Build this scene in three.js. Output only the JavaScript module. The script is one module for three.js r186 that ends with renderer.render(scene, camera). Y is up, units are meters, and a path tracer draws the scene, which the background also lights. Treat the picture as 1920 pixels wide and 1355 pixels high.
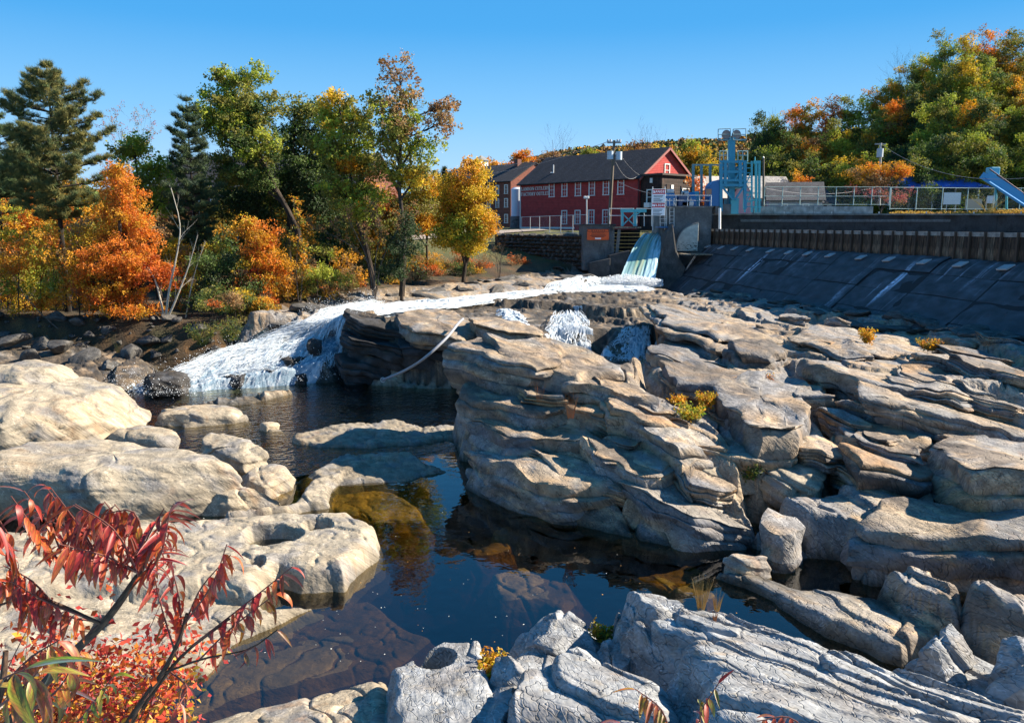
import * as THREE from 'three';
import { mergeGeometries, mergeVertices, toCreasedNormals } from 'three/addons/utils/BufferGeometryUtils.js';
import { RoundedBoxGeometry } from 'three/addons/geometries/RoundedBoxGeometry.js';
import { TextGeometry } from 'three/addons/geometries/TextGeometry.js';
import { FontLoader } from 'three/addons/loaders/FontLoader.js';

// ---------- camera, sky, sun, exposure ----------
const scene = new THREE.Scene();
const F = 1480, PITCH = 9.8 * Math.PI / 180, EYE = 9;                 // focal length in photo pixels, tilt down, eye above the pool
const camera = new THREE.PerspectiveCamera(2 * Math.atan(677.5 / F) * 180 / Math.PI, 1920 / 1355, 0.1, 9000);
camera.position.set(0, EYE, 0);
camera.rotation.set(-PITCH, 0, 0);
scene.add(camera);
const renderer = new THREE.WebGLRenderer({ antialias: true });
renderer.toneMapping = THREE.LinearToneMapping;
renderer.toneMappingExposure = 2.85;
renderer.shadowMap.enabled = true;
const SUN = new THREE.Vector3(0.80, 0.56, -0.33).normalize();
const sun = new THREE.DirectionalLight(new THREE.Color(1.0, 0.89, 0.72), 5);
sun.position.copy(SUN).multiplyScalar(300); sun.castShadow = true; sun.shadow.radius = 1;
sun.shadow.camera.left = -140; sun.shadow.camera.right = 140; sun.shadow.camera.top = 140; sun.shadow.camera.bottom = -140; sun.shadow.camera.far = 900;
sun.shadow.mapSize.set(4096, 4096);
scene.add(sun); sun.target.position.set(0, 0, -60); scene.add(sun.target);
{ // clear autumn sky: pale at the horizon, deep blue overhead
  const W = 256, H = 256, d = new Float32Array(W * H * 4);
  const stops = [[0, .2, .307, .405], [4, .165, .28, .40], [7.4, .10, .237, .39], [13, .033, .164, .348], [18, .026, .145, .325], [25, .021, .128, .30], [35, .018, .112, .272], [55, .015, .092, .23], [90, .012, .075, .2]];
  for (let j = 0; j < H; j++) {
    const e = Math.max(0, ((j + .5) / H - .5) * 180);
    let k = 0; while (k < stops.length - 2 && stops[k + 1][0] < e) k++;
    const a = stops[k], b = stops[k + 1], t = Math.min(1, (e - a[0]) / (b[0] - a[0]));
    for (let i = 0; i < W; i++) { const o = (j * W + i) * 4; for (let c = 0; c < 3; c++) d[o + c] = .93 * (a[c + 1] + (b[c + 1] - a[c + 1]) * t); d[o + 3] = 1; }
  }
  const t = new THREE.DataTexture(d, W, H, THREE.RGBAFormat, THREE.FloatType); t.mapping = THREE.EquirectangularReflectionMapping; t.magFilter = THREE.LinearFilter; t.needsUpdate = true;
  scene.background = t; scene.environment = t;
}

// ---------- small tools ----------
function rng(seed) { let s = seed | 0; return () => { s = (s + 0x6d2b79f5) | 0; let t = Math.imul(s ^ (s >>> 15), 1 | s); t = (t + Math.imul(t ^ (t >>> 7), 61 | t)) ^ t; return ((t ^ (t >>> 14)) >>> 0) / 4294967296; }; }
const V = (x, y, z) => new THREE.Vector3(x, y, z);
const clamp = (x, a = 0, b = 1) => x < a ? a : x > b ? b : x;
const lerp = (a, b, t) => a + (b - a) * t;
const sstep = (a, b, x) => { const t = clamp((x - a) / (b - a)); return t * t * (3 - 2 * t); };
const CP = Math.cos(PITCH), SP = Math.sin(PITCH);
function ray(px, py) { const u = (677.5 - py) / F; return V((px - 960) / F, u * CP - SP, -(CP + u * SP)); }
function atY(px, py, y) { const r = ray(px, py), t = (y - EYE) / r.y; return V(r.x * t, y, r.z * t); }           // photo pixel -> place at a height
function atD(px, py, d) { const r = ray(px, py), t = d / -r.z; return V(r.x * t, EYE + r.y * t, -d); }            // photo pixel -> place at a distance
const PERM = new Uint8Array(512); { const r = rng(77), p = [...Array(256).keys()]; for (let i = 255; i > 0; i--) { const j = Math.floor(r() * (i + 1)); [p[i], p[j]] = [p[j], p[i]]; } for (let i = 0; i < 512; i++) PERM[i] = p[i & 255]; }
const G3 = [1,1,0,-1,1,0,1,-1,0,-1,-1,0,1,0,1,-1,0,1,1,0,-1,-1,0,-1,0,1,1,0,-1,1,0,1,-1,0,-1,-1,1,1,0,-1,1,0,0,-1,1,0,-1,-1];
const G2X = new Float32Array(256), G2Y = new Float32Array(256); for (let i = 0; i < 256; i++) { G2X[i] = Math.cos(i * 2.39996); G2Y[i] = Math.sin(i * 2.39996); }
function n2(x, y) {
  const X = Math.floor(x), Y = Math.floor(y), fx = x - X, fy = y - Y, a = X & 255, b = Y & 255;
  const u = fx * fx * fx * (fx * (fx * 6 - 15) + 10), v = fy * fy * fy * (fy * (fy * 6 - 15) + 10);
  const A = PERM[a] + b, B = PERM[a + 1] + b, h0 = PERM[A], h1 = PERM[B], h2 = PERM[A + 1], h3 = PERM[B + 1];
  const p = G2X[h0] * fx + G2Y[h0] * fy, q = G2X[h1] * (fx - 1) + G2Y[h1] * fy, r = G2X[h2] * fx + G2Y[h2] * (fy - 1), s = G2X[h3] * (fx - 1) + G2Y[h3] * (fy - 1);
  const l = p + u * (q - p), m = r + u * (s - r);
  return 1.4 * (l + v * (m - l));
}
function n3(x, y, z) {
  const X = Math.floor(x), Y = Math.floor(y), Z = Math.floor(z), fx = x - X, fy = y - Y, fz = z - Z, a = X & 255, b = Y & 255, c = Z & 255;
  const u = fx * fx * (3 - 2 * fx), v = fy * fy * (3 - 2 * fy), w = fz * fz * (3 - 2 * fz);
  const g = (h, x, y, z) => { h = (h & 15) * 3; return G3[h] * x + G3[h + 1] * y + G3[h + 2] * z; };
  const A = PERM[a] + b, AA = PERM[A] + c, AB = PERM[A + 1] + c, B = PERM[a + 1] + b, BA = PERM[B] + c, BB = PERM[B + 1] + c;
  return lerp(lerp(lerp(g(PERM[AA], fx, fy, fz), g(PERM[BA], fx - 1, fy, fz), u), lerp(g(PERM[AB], fx, fy - 1, fz), g(PERM[BB], fx - 1, fy - 1, fz), u), v),
    lerp(lerp(g(PERM[AA + 1], fx, fy, fz - 1), g(PERM[BA + 1], fx - 1, fy, fz - 1), u), lerp(g(PERM[AB + 1], fx, fy - 1, fz - 1), g(PERM[BB + 1], fx - 1, fy - 1, fz - 1), u), v), w);
}
const fbm2 = (x, y, o = 4) => { let s = 0, a = .5, f = 1; for (let i = 0; i < o; i++) { s += a * n2(x * f + i * 17.3, y * f - i * 9.1); f *= 2.03; a *= .5; } return s; };
const fbm3 = (x, y, z, o = 4) => { let s = 0, a = .5, f = 1; for (let i = 0; i < o; i++) { s += a * n3(x * f + i * 17.3, y * f - i * 9.1, z * f + i * 5.7); f *= 2.03; a *= .5; } return s; };
const ridge2 = (x, y) => { const n = 1 - Math.abs(n2(x, y)) * 1.6; return n * n; };
// cells of a jittered grid: distance to the nearest border, the cell's centre and a number of its own
const CELL = { e: 0, cx: 0, cy: 0, id: 0 };
function cells(x, y) {
  const X = Math.floor(x), Y = Math.floor(y); let d1 = 9, d2 = 9;
  for (let j = -1; j < 2; j++) for (let i = -1; i < 2; i++) {
    const h = PERM[(PERM[(X + i) & 255] + Y + j) & 255], h2 = PERM[h + 31], cx = X + i + .12 + h / 335, cy = Y + j + .12 + h2 / 335, dx = x - cx, dy = y - cy, d = Math.sqrt(dx * dx + dy * dy);
    if (d < d1) { d2 = d1; d1 = d; CELL.cx = cx; CELL.cy = cy; CELL.id = h; } else if (d < d2) d2 = d;
  }
  CELL.e = d2 - d1; return CELL;
}
const lin = (r, g, b) => new THREE.Color().setRGB(r, g, b);
const hexLin = (h) => { const c = new THREE.Color(h); return [c.r, c.g, c.b]; };
const std = (color, roughness = .85, more = {}) => new THREE.MeshStandardMaterial({ color: Array.isArray(color) ? lin(...color) : color, roughness, ...more });
const names = new Map();
function numbered(name) { const n = names.get(name) ?? 0; names.set(name, n + 1); return n ? `${name}_${String(n).padStart(3, '0')}` : name; }
function shade(o) { o.traverse((m) => { if (m.isMesh) { m.castShadow = true; m.receiveShadow = true; } }); return o; }
function tag(o, label, category, group) { o.userData.label = label; o.userData.category = category; if (group) o.userData.group = group; return o; }
function thing(name, label, category, group, pos) { const o = new THREE.Group(); o.name = numbered(name); tag(o, label, category, group); if (pos) o.position.copy(pos); scene.add(o); return o; }
function part(name, geo, mat, parent) { const m = new THREE.Mesh(geo, mat); m.name = name; m.castShadow = m.receiveShadow = true; parent.add(m); return m; }
function single(name, geo, mat, label, category, group) { const m = part(numbered(name), geo, mat, scene); return tag(m, label, category, group); }
function struct(name, geo, mat, label) { const m = part(numbered(name), geo, mat, scene); m.userData.kind = 'structure'; if (label) m.userData.label = label; return m; }
function stuff(o, label, category) { o.userData.kind = 'stuff'; if (label) o.userData.label = label; if (category) o.userData.category = category; return o; }
function box(w, h, d, x = 0, y = 0, z = 0) { const g = new THREE.BoxGeometry(w, h, d); g.translate(x, y, z); return g; }
function bar(a, b, r, n = 6, r2 = r) { // rod from a to b
  const d = b.clone().sub(a), L = d.length(), g = new THREE.CylinderGeometry(r2, r, L, n, 1); g.translate(0, L / 2, 0);
  g.applyQuaternion(new THREE.Quaternion().setFromUnitVectors(V(0, 1, 0), d.normalize())); g.translate(a.x, a.y, a.z); return g;
}
function beam(a, b, w, h = w) { // square beam from a to b
  const d = b.clone().sub(a), L = d.length(), g = new THREE.BoxGeometry(w, h, L), m = new THREE.Matrix4().lookAt(b, a, Math.abs(d.y / L) > .98 ? V(1, 0, 0) : V(0, 1, 0));
  g.applyMatrix4(m); const c = a.clone().add(b).multiplyScalar(.5); g.translate(c.x, c.y, c.z); return g;
}
const merge = (list) => mergeGeometries(list.map((g) => { g = g.index ? g.toNonIndexed() : g; for (const k of Object.keys(g.attributes)) if (!['position', 'normal', 'uv'].includes(k)) g.deleteAttribute(k); return g; }));
// computed textures
function tex(n, fn, srgb = true) {
  const d = new Uint8Array(n * n * 4);
  for (let j = 0; j < n; j++) for (let i = 0; i < n; i++) { const c = fn(i / n, j / n), o = (j * n + i) * 4; for (let k = 0; k < 3; k++) d[o + k] = clamp(c[k] ?? c[0]) * 255; d[o + 3] = 255; }
  const t = new THREE.DataTexture(d, n, n); t.wrapS = t.wrapT = THREE.RepeatWrapping; t.magFilter = THREE.LinearFilter; if (srgb) t.colorSpace = THREE.SRGBColorSpace; t.needsUpdate = true; return t;
}
const TAU = Math.PI * 2;
// noise that repeats every 1 in u and v
const tn = (u, v, f, z = 0) => { // blend four shifted lookups
  const a = n3(u * f, v * f, z), b = n3((u - 1) * f, v * f, z), c = n3(u * f, (v - 1) * f, z), d = n3((u - 1) * f, (v - 1) * f, z);
  const k = sstep(0, 1, u), l = sstep(0, 1, v); return lerp(lerp(a, b, k), lerp(c, d, k), l) * 1.25;
};
const tfbm = (u, v, f, o = 4, z = 0) => { let s = 0, a = .5; for (let i = 0; i < o; i++) { s += a * tn(u, v, f, z + i * 7.7); f *= 2; a *= .55; } return s; };
function canvasTex(w, h, draw) { const c = document.createElement('canvas'); c.width = w; c.height = h; const g = c.getContext('2d'); draw(g, w, h); const t = new THREE.CanvasTexture(c); t.colorSpace = THREE.SRGBColorSpace; t.magFilter = THREE.LinearFilter; return t; }
const rep = (t, x, y = x) => { const c = t.clone(); c.wrapS = c.wrapT = THREE.RepeatWrapping; c.repeat.set(x, y); c.needsUpdate = true; return c; };
// ---------- the river bed: one height function built from ledges ----------
function feature(pts, o = {}) {
  const w = pts.map(([px, py, h]) => atY(px, py, h)), n = w.length;
  // best plane through the corners
  let mx = 0, mz = 0, mh = 0; for (const p of w) { mx += p.x / n; mz += p.z / n; mh += p.y / n; }
  let xx = 1e-3, xz = 0, zz = 1e-3, xh = 0, zh = 0; for (const p of w) { const a = p.x - mx, b = p.z - mz, c = p.y - mh; xx += a * a; xz += a * b; zz += b * b; xh += a * c; zh += b * c; }
  const det = xx * zz - xz * xz; let A = (xh * zz - zh * xz) / det, B = (zh * xx - xh * xz) / det; if (o.flat) A = B = 0;
  const f = { x: w.map(p => p.x), z: w.map(p => p.z), n, mx, mz, mh, A, B, r: .35, k: 1, s: 2.2, zone: 0, strat: 1, ...o };
  f.reach = o.reach ?? 6;
  f.x0 = Math.min(...f.x) - f.reach; f.x1 = Math.max(...f.x) + f.reach; f.z0 = Math.min(...f.z) - f.reach; f.z1 = Math.max(...f.z) + f.reach;
  return f;
}
function polySD(f, x, z) { // negative inside
  let d = 1e9, ins = false; const X = f.x, Z = f.z, n = f.n;
  for (let i = 0, j = n - 1; i < n; j = i++) {
    const ax = X[j], az = Z[j], ex = X[i] - ax, ez = Z[i] - az, px = x - ax, pz = z - az; let t = (px * ex + pz * ez) / (ex * ex + ez * ez); t = t < 0 ? 0 : t > 1 ? 1 : t;
    const qx = px - ex * t, qz = pz - ez * t, q = qx * qx + qz * qz; if (q < d) d = q;
    if ((Z[i] > z) !== (az > z) && x < ex * (z - az) / ez + ax) ins = !ins;
  }
  d = Math.sqrt(d); return ins ? -d : d;
}
// zone: 0 right ledges (tan, foliated), 1 pale smooth slabs, 2 grey front rock, 3 dark wet rock
const FEATURES = [
  feature([[876,690,3.1],[892,662,3.7],[940,640,4.1],[1010,646,4.1],[1075,672,3.8],[1200,700,3.2],[1180,745,3.0],[1060,745,3.0],[960,730,2.9],[892,722,2.9]], { s: 4, r: .5, drop: .05 }),
  feature([[890,738,2.4],[960,735,2.7],[1080,745,2.8],[1200,745,2.8],[1300,770,2.6],[1385,865,1.8],[1395,925,1.4],[1290,905,1.4],[1200,860,1.7],[1110,850,1.7],[1000,822,1.7],[920,806,1.7]], { s: 3.5, r: .5, drop: .05 }),
  feature([[872,868,.9],[905,842,1.2],[1000,850,1.4],[1100,882,1.2],[1160,935,.8],[1195,985,.4],[1140,988,.15],[1060,962,.2],[960,932,.35],[900,905,.5]], { s: 3, r: .2, strat: .6, drop: .1 }),
  feature([[1190,900,1.3],[1300,930,1.1],[1400,950,1.0],[1425,1000,.5],[1335,1028,.1],[1250,1020,.1],[1200,992,.35]], { s: 3, r: .25 }),
  feature([[1205,690,3.0],[1240,600,3.2],[1290,543,3.3],[1450,562,3.4],[1600,582,3.8],[1920,618,4.2],[2300,650,4.4],[2300,770,3.3],[1920,745,3.1],[1700,740,3.0],[1500,690,3.1],[1350,725,2.9]], { s: 1.6, r: .8, strat: .72 }),
  feature([[1330,735,2.9],[1460,700,3.1],[1520,760,2.7],[1562,832,2.1],[1425,862,1.9],[1370,800,2.3]], { s: 4, r: .3 }),
  feature([[1480,690,3.1],[1700,718,3.0],[1920,758,2.8],[2250,790,2.7],[2250,830,2.4],[1900,812,2.4],[1730,806,2.4],[1690,855,2.0],[1575,835,2.1]], { s: 3.5, r: .4 }),
  feature([[1560,842,1.8],[1750,822,2.1],[1920,834,2.1],[2200,860,2.2],[2250,1020,1.2],[1920,1000,1.2],[1780,925,1.5],[1640,885,1.6]], { s: 2.2, r: .6 }),
  feature([[1425,955,.95],[1620,930,1.1],[1850,960,1.15],[1920,1000,1.0],[2250,1050,1.0],[2250,1090,.7],[1920,1062,.6],[1700,1064,.5],[1625,1058,.5],[1590,990,.85],[1430,985,.8]], { s: 4, r: .3, strat: .8 }),
  feature([[1338,1060,.35],[1400,1045,.45],[1500,1070,.55],[1620,1080,.55],[1800,1098,.6],[1920,1090,.7],[2250,1100,.9],[2250,1230,1],[1920,1180,.9],[1780,1146,.7],[1700,1185,.8],[1560,1145,.65],[1440,1095,.4]], { s: 2.5, r: .25 }),
  feature([[1145,1122,1.45],[1180,1112,1.55],[1260,1132,1.55],[1300,1122,1.65],[1370,1116,1.75],[1440,1142,1.8],[1640,1200,1.9],[1800,1250,2.1],[2150,1330,2.4],[2300,1700,3],[1400,1750,3],[1290,1330,2.2],[1270,1210,2.0],[1165,1190,1.4]], { s: 2.5, r: .5, zone: 2 }),
  feature([[960,1168,.85],[1100,1152,.95],[1140,1182,.95],[1120,1260,1.15],[1250,1330,1.5],[1300,1750,2.4],[890,1750,2.2],[895,1290,1.15],[950,1235,.95]], { s: 3, r: .5, zone: 2 }),
  feature([[745,1248,.85],[830,1192,.85],[905,1192,.85],[915,1290,1.05],[910,1750,2.0],[760,1750,1.8],[742,1330,1.05]], { s: 3.5, r: .15, zone: 2, strat: .5 }),
  feature([[1690,1195,1.6],[1760,1157,1.7],[1850,1172,1.8],[1920,1202,1.9],[2200,1260,2],[2200,1370,2.2],[1920,1315,2.0],[1780,1265,1.8]], { s: 3, r: .5, zone: 2 }),
  feature([[-350,1015,1.0],[0,985,1.0],[340,968,.9],[420,957,.9],[520,955,.8],[600,960,.72],[662,960,.68],[690,985,.66],[694,1015,.62],[672,1042,.6],[640,1060,.7],[600,1062,.68],[560,1060,.72],[520,1044,.78],[490,1052,.8],[480,1090,.75],[300,1092,.7],[-350,1130,.7]], { s: 3, r: .4, zone: 1, strat: .1 }),
  feature([[-350,1100,.5],[300,1082,.55],[480,1085,.5],[500,1125,.32],[585,1137,.02],[440,1205,.05],[390,1258,.05],[250,1262,.25],[-350,1420,.6]], { s: 1, r: .3, zone: 1, strat: .1 }),
  feature([[430,945,.5],[540,935,.5],[600,882,.4],[640,868,.25],[632,905,.15],[612,942,.15],[540,950,.3]], { s: 2, r: .2, zone: 1, strat: .2 }),
  feature([[330,1362,.15],[480,1302,.25],[700,1267,.25],[742,1262,.35],[760,1750,1.2],[200,1750,.8]], { s: 1.2, r: .4, zone: 1, strat: .15 }),
  feature([[548,815,.12],[600,796,.28],[680,788,.3],[740,776,.42],[790,795,.3],[862,796,.2],[850,822,.1],[700,834,.15],[560,832,.08]], { s: 1.4, r: .1, zone: 1, strat: .35 }),
  feature([[585,884,.16],[650,848,.2],[760,850,.2],[828,878,.14],[760,897,.1],[690,901,.1],[640,908,.08],[600,902,.1]], { s: .8, r: .06, zone: 1, strat: .08 }),
  feature([[296,768,.35],[340,758,.55],[400,762,.5],[462,772,.3],[462,785,.1],[400,794,.1],[340,795,.2]], { s: 2, r: .25, zone: 1, strat: .2 }),
  feature([[420,745,.2],[500,728,.4],[545,726,.35],[520,738,.2],[470,752,.15],[370,766,.1],[310,760,.12]], { s: 1.4, r: .2, zone: 0, strat: .4 }),
  feature([[480,802,.16],[505,795,.3],[526,800,.15],[500,809,.05]], { s: 2, r: .2, zone: 1, strat: .1 }),
  // shallow ledges under the water
  feature([[610,925,-.12],[740,918,-.12],[790,960,-.12],[800,980,-.2],[740,990,-.35],[640,975,-.3]], { s: .5, r: .2, zone: 5, strat: .1 }),
  feature([[920,1080,-.12],[985,1068,-.3],[1060,1090,-.34],[1085,1125,-.36],[1050,1145,-.36],[940,1110,-.1]], { s: 1.5, r: .05, zone: 6, strat: .2 }),
  feature([[560,1145,-.25],[700,1130,-.45],[800,1195,-.4],[740,1250,-.25],[480,1290,-.15],[340,1350,-.15],[400,1250,-.1]], { s: .9, r: .2, zone: 6, strat: .1 }),
  feature([[1180,1080,-.25],[1290,1058,-.3],[1400,1090,-.2],[1330,1130,-.2],[1230,1110,-.25]], { s: .8, r: .2, zone: 5, strat: .3 }),
  feature([[830,1005,-.5],[960,985,-.4],[960,1035,-.5],[880,1040,-.5]], { s: .8, r: .2, zone: 5, strat: .3 }),
  // rapids, ledge and fall
  feature([[690,578,3.25],[850,560,3.4],[1000,545,3.55],[1100,538,3.5],[1250,543,3.3],[1300,560,3.3],[1240,600,3.15],[1150,612,3.1],[1040,612,3.1],[1010,634,3.0],[900,625,3.05],[760,620,3.0],[650,604,3.15]], { s: 3, r: .3, zone: 3, strat: 1.1 }),
  feature([[700,578,3.2],[650,602,3.15],[640,650,1.6],[612,714,.0],[300,746,-.2],[240,738,-.1],[480,642,1.7],[600,592,3.0]], { s: 1.2, r: .2, zone: 3, strat: .5 }),
  feature([[650,640,1.7],[760,630,1.9],[900,640,1.8],[1000,650,1.8],[1000,690,.7],[850,690,.8],[700,690,.5],[640,690,.5]], { s: 2, r: .3, zone: 3, strat: 1 }),
  feature([[700,715,.15],[760,700,.4],[850,700,.4],[855,725,.15],[780,728,.1]], { s: 1, r: .3, zone: 1, strat: .3 }),
  feature([[1020,612,3.1],[1105,612,3.1],[1112,668,1.5],[1050,660,1.5]], { s: 2, r: .2, zone: 3, strat: .6 }),
  feature([[1150,612,3.1],[1220,612,3.1],[1225,682,1.5],[1120,682,1.5]], { s: 2, r: .2, zone: 3, strat: .6 }),
  // shore below the far bank
  feature([[-400,650,1.2],[0,650,1.2],[100,640,1.4],[240,655,1.3],[285,690,.7],[220,742,.1],[-400,730,.4]], { s: .7, r: .4, zone: 3, strat: .7 }),
  feature([[470,590,3.1],[560,566,3.5],[680,548,3.7],[800,535,3.8],[960,520,4.0],[1110,508,4.2],[1130,530,3.7],[1000,540,3.6],[850,553,3.5],[700,572,3.35],[600,590,3.15],[480,612,2.4]], { s: 1.5, r: .4, zone: 0, strat: 1 }),
];
// ground of the far bank (leaf litter, lawn) and everything beyond
const BANK = feature([[-700,606,2.6],[0,604,2.6],[250,602,2.65],[400,604,2.6],[470,588,3.0],[560,564,3.5],[680,546,3.9],[800,533,4.0],[960,517,4.2],[1100,503,4.5],[1112,495,4.8]], {});
{ // close the polygon far behind
  BANK.x.push(8.5, 8, 8, 300, 300, -900, -900); BANK.z.push(-84, -90, -100, -120, -2600, -2600, -45); BANK.n += 7;
}
function bankTop(x, z) {
  const D = -z, t = sstep(lerp(54, 72, sstep(-24, -4, x)), 106, D - Math.max(0, -x - 10) * .25);
  return lerp(2.75, 3.85, sstep(-21, -13, x)) + t * 4.5 + fbm2(x * .12, z * .12, 3) * .5 * (1 - t * .8) + sstep(100, 130, D) * .2;
}
const POTHOLES = [ // centre pixel at a height, radius across and along, depth
  [508, 998, .78, .82, .66, .85], [597, 985, .7, .42, .36, .4], [498, 957, .75, .5, .3, .16], [360, 963, .85, .75, .35, .5], [478, 1046, .75, .22, .22, .4],
  [815, 1232, .9, .42, .48, .75], [170, 1152, .55, .4, .4, .4], [1850, 1112, .6, 1.35, .75, .9], [1760, 1090, .6, .5, .3, .3],
].map(([px, py, h, rx, rz, d]) => { const p = atY(px, py, h); return { x: p.x, z: p.z, rx, rz, d }; });
const terr = (s, T, sharp) => { const q = s / T, f = Math.floor(q), t = q - f; return (f + sstep(sharp, 1, t)) * T; };
const HOUT = { h: 0, zone: 0, bank: 0, raw: 0 };
function river(x, z) {
  let h = -1.7 + fbm2(x * .25, z * .25, 3) * .5, zone = 4, strat = .3, best = h, depth = 0;
  if (z < -60) h = best = -1;
  const wx = x + n2(x * .55, z * .55) * .28 + n2(x * 1.9, z * 1.9 + 7) * .05, wz = z + n2(x * .55 + 31, z * .55) * .28 + n2(x * 1.9 + 11, z * 1.9) * .05;
  for (const f of FEATURES) {
    if (x < f.x0 || x > f.x1 || z < f.z0 || z > f.z1) continue;
    const sd = polySD(f, wx, wz); let y = f.mh - (f.drop ?? 0) + f.A * clamp(x - f.mx, -40, 40) + f.B * (z - f.mz);
    if (sd > 0) y -= f.k * f.r + f.s * sd; else if (sd > -f.r) { const t = 1 + sd / f.r; y -= f.k * f.r * (1 - Math.sqrt(1 - t * t)); }
    const k = .12, dd = y - h;
    if (y > best) { best = y; zone = f.zone; strat = f.strat; depth = -sd; }
    h = dd > k ? y : dd < -k ? h : h + (dd + k) * (dd + k) / (4 * k);
  }
  HOUT.raw = h;
  // broken bedding: blocks on three scales, each a tilted plane, dipping right with their broken edges to the left
  if (strat > .15 || (zone !== 1 && zone < 4)) {
    const th = .305 + n2(x * .05 + 4, z * .05) * .6, ct = Math.cos(th), st = Math.sin(th), ox = x - 14, oz = z + 28, a = ox * st + oz * ct, c = ox * ct - oz * st;   // along and across the grain, which swings
    const w1 = n2(x * .35, z * .35) * .2 + n2(x * 1.1, z * 1.1) * .07, pick = sstep(-.2, .25, n2(x * .15 + 50, z * .15)), dip = zone === 3 ? .25 : .5, far = .45 + .55 * sstep(-66, -46, z);
    const lay = (fu, fv, off, h0, tu, tv, gap, dep) => { const u = c * fu + w1 + off, v = a * fv + w1 * .6 + off * 1.7; cells(u, v); const id = CELL.id, e = CELL.e, du = u - CELL.cx, dv = v - CELL.cy; return ((id / 255 - .5) * h0 + du * tu * (.35 + ((id * 7) % 255) / 255) + dv * tv * (((id * 13) % 255) / 255 - .5)) * sstep(-.02, gap * 2.6, e) - (1 - sstep(0, gap, e)) * dep; };
    h += (lay(.24, .12, 0, .5, -dip * .9, .9, .03, .3) + lay(.62, .26, 31, .26, -dip * .5, .45, .04, .14) * (.5 + .5 * pick) + lay(1.9, .7, 57, .09, -dip * .16, .12, .06, .05) * (.25 + .75 * pick)) * strat * far;
    h += (ridge2(c * 2.6 + w1 * 3, a * .18 + 9) - .5) * .05 * strat * pick;
  }
  const soft = zone === 1 || zone >= 4;
  h += fbm2(x * .9 + 5, z * .9, 4) * (soft ? .1 : .05) + fbm2(x * 4, z * 4, 3) * (soft ? .012 : .02);
  if (soft) {
    const w = fbm2(x * .4, z * .4, 2) * 1.2, cl = cells(x * .33 + w * .4 + 3, z * .42 - w * .3); h -= (1 - sstep(0, .035, cl.e)) * .06; h += (CELL.id / 255 - .5) * .06;
    const sc = ridge2(x * 1.1 + z * .5, z * 1.6 - x * .3 + 4); h -= sstep(.7, 1, sc) * .05;
  }
  for (const p of POTHOLES) {
    const dx = (x - p.x) / p.rx, dz = (z - p.z) / p.rz, q = Math.sqrt(dx * dx + dz * dz) + n2(x * 2, z * 2) * .12;
    if (q < 1.3) h -= p.d * (1 - sstep(.84, 1.0, q));
  }
  HOUT.h = h; HOUT.zone = zone; return HOUT;
}
function ground(x, z) { // height of everything, and whether it is bank
  const o = river(x, z); let h = o.h; HOUT.bank = -9;
  if (z < -40 && x < 120) {
    const sd = polySD(BANK, x + n2(x * .4, z * .4) * .6, z + n2(x * .4 + 9, z * .4) * .6);
    const y = (sd > 0 ? bankTop(x, z) - sd * .95 : bankTop(x, z)) + fbm2(x * .8, z * .8, 3) * .18;
    HOUT.bank = y - h; if (y > h) h = y;
  }
  HOUT.h = h; return HOUT;
}
const T_GRAIN_SHADE = tex(512, (u, v) => { const a = tfbm(u, v, 8, 5), b = tn(u, v, 64, 3), s = tfbm(u * 1, v, 24, 3, 9); const q = tn(u, v * .35, 16, 5) + tn(u, v, 30, 8) * .3, w = tn(u * 1, v * .5, 9, 31) + tn(u, v, 24, 33) * .25; const k = .80 + a * .36 + b * .12 + (s > .28 ? -.12 : 0) - (Math.abs(q) < .02 ? .13 : 0) + (Math.abs(w) < .012 ? .2 : 0); return [k * 1.0, k * .985, k * .965]; });  // mineral grain and pale veins, with crack shade painted in as dark lines
const T_BUMP = tex(512, (u, v) => { const a = tfbm(u, v, 14, 5, 2), s = tfbm(u, v * .18, 34, 4, 6), q = tn(u, v * .35, 16, 5) + tn(u, v, 30, 8) * .3; const q2 = tn(u, v * .22, 22, 15) + tn(u, v, 26, 18) * .2; return [.55 + a * .36 + s * .16 - (Math.abs(q) < .03 ? .3 * (1 - Math.abs(q) / .03) : 0) - (Math.abs(q2) < .025 ? .25 * (1 - Math.abs(q2) / .025) : 0)]; }, false);
const T_SOFT = tex(512, (u, v) => [.5 + tfbm(u, v, 16, 5, 21) * .45 + tn(u, v, 100, 3) * .05 - Math.max(0, tn(u, v, 26, 9) - .45) * .8], false);
const ROCK = new THREE.MeshStandardMaterial({ vertexColors: true, roughness: .82, map: rep(T_GRAIN_SHADE, .3), bumpMap: rep(T_BUMP, .3), bumpScale: .085 });
const SMOOTH = new THREE.MeshStandardMaterial({ vertexColors: true, roughness: .85, map: rep(T_GRAIN_SHADE, .31), bumpMap: rep(T_SOFT, .36), bumpScale: .045 });
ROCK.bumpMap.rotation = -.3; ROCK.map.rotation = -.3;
const PAL = {
  tan: [.52, .37, .23], rust: [.38, .19, .075], grey: [.29, .288, .3], slate: [.095, .098, .11], pale: [.46, .405, .32], cream: [.52, .435, .32], ash: [.37, .395, .43], dark: [.032, .028, .026], brown: [.13, .09, .048], silt: [.06, .05, .025], lichen: [.07, .07, .062],
};
const mixc = (a, b, t) => [lerp(a[0], b[0], t), lerp(a[1], b[1], t), lerp(a[2], b[2], t)];
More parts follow.
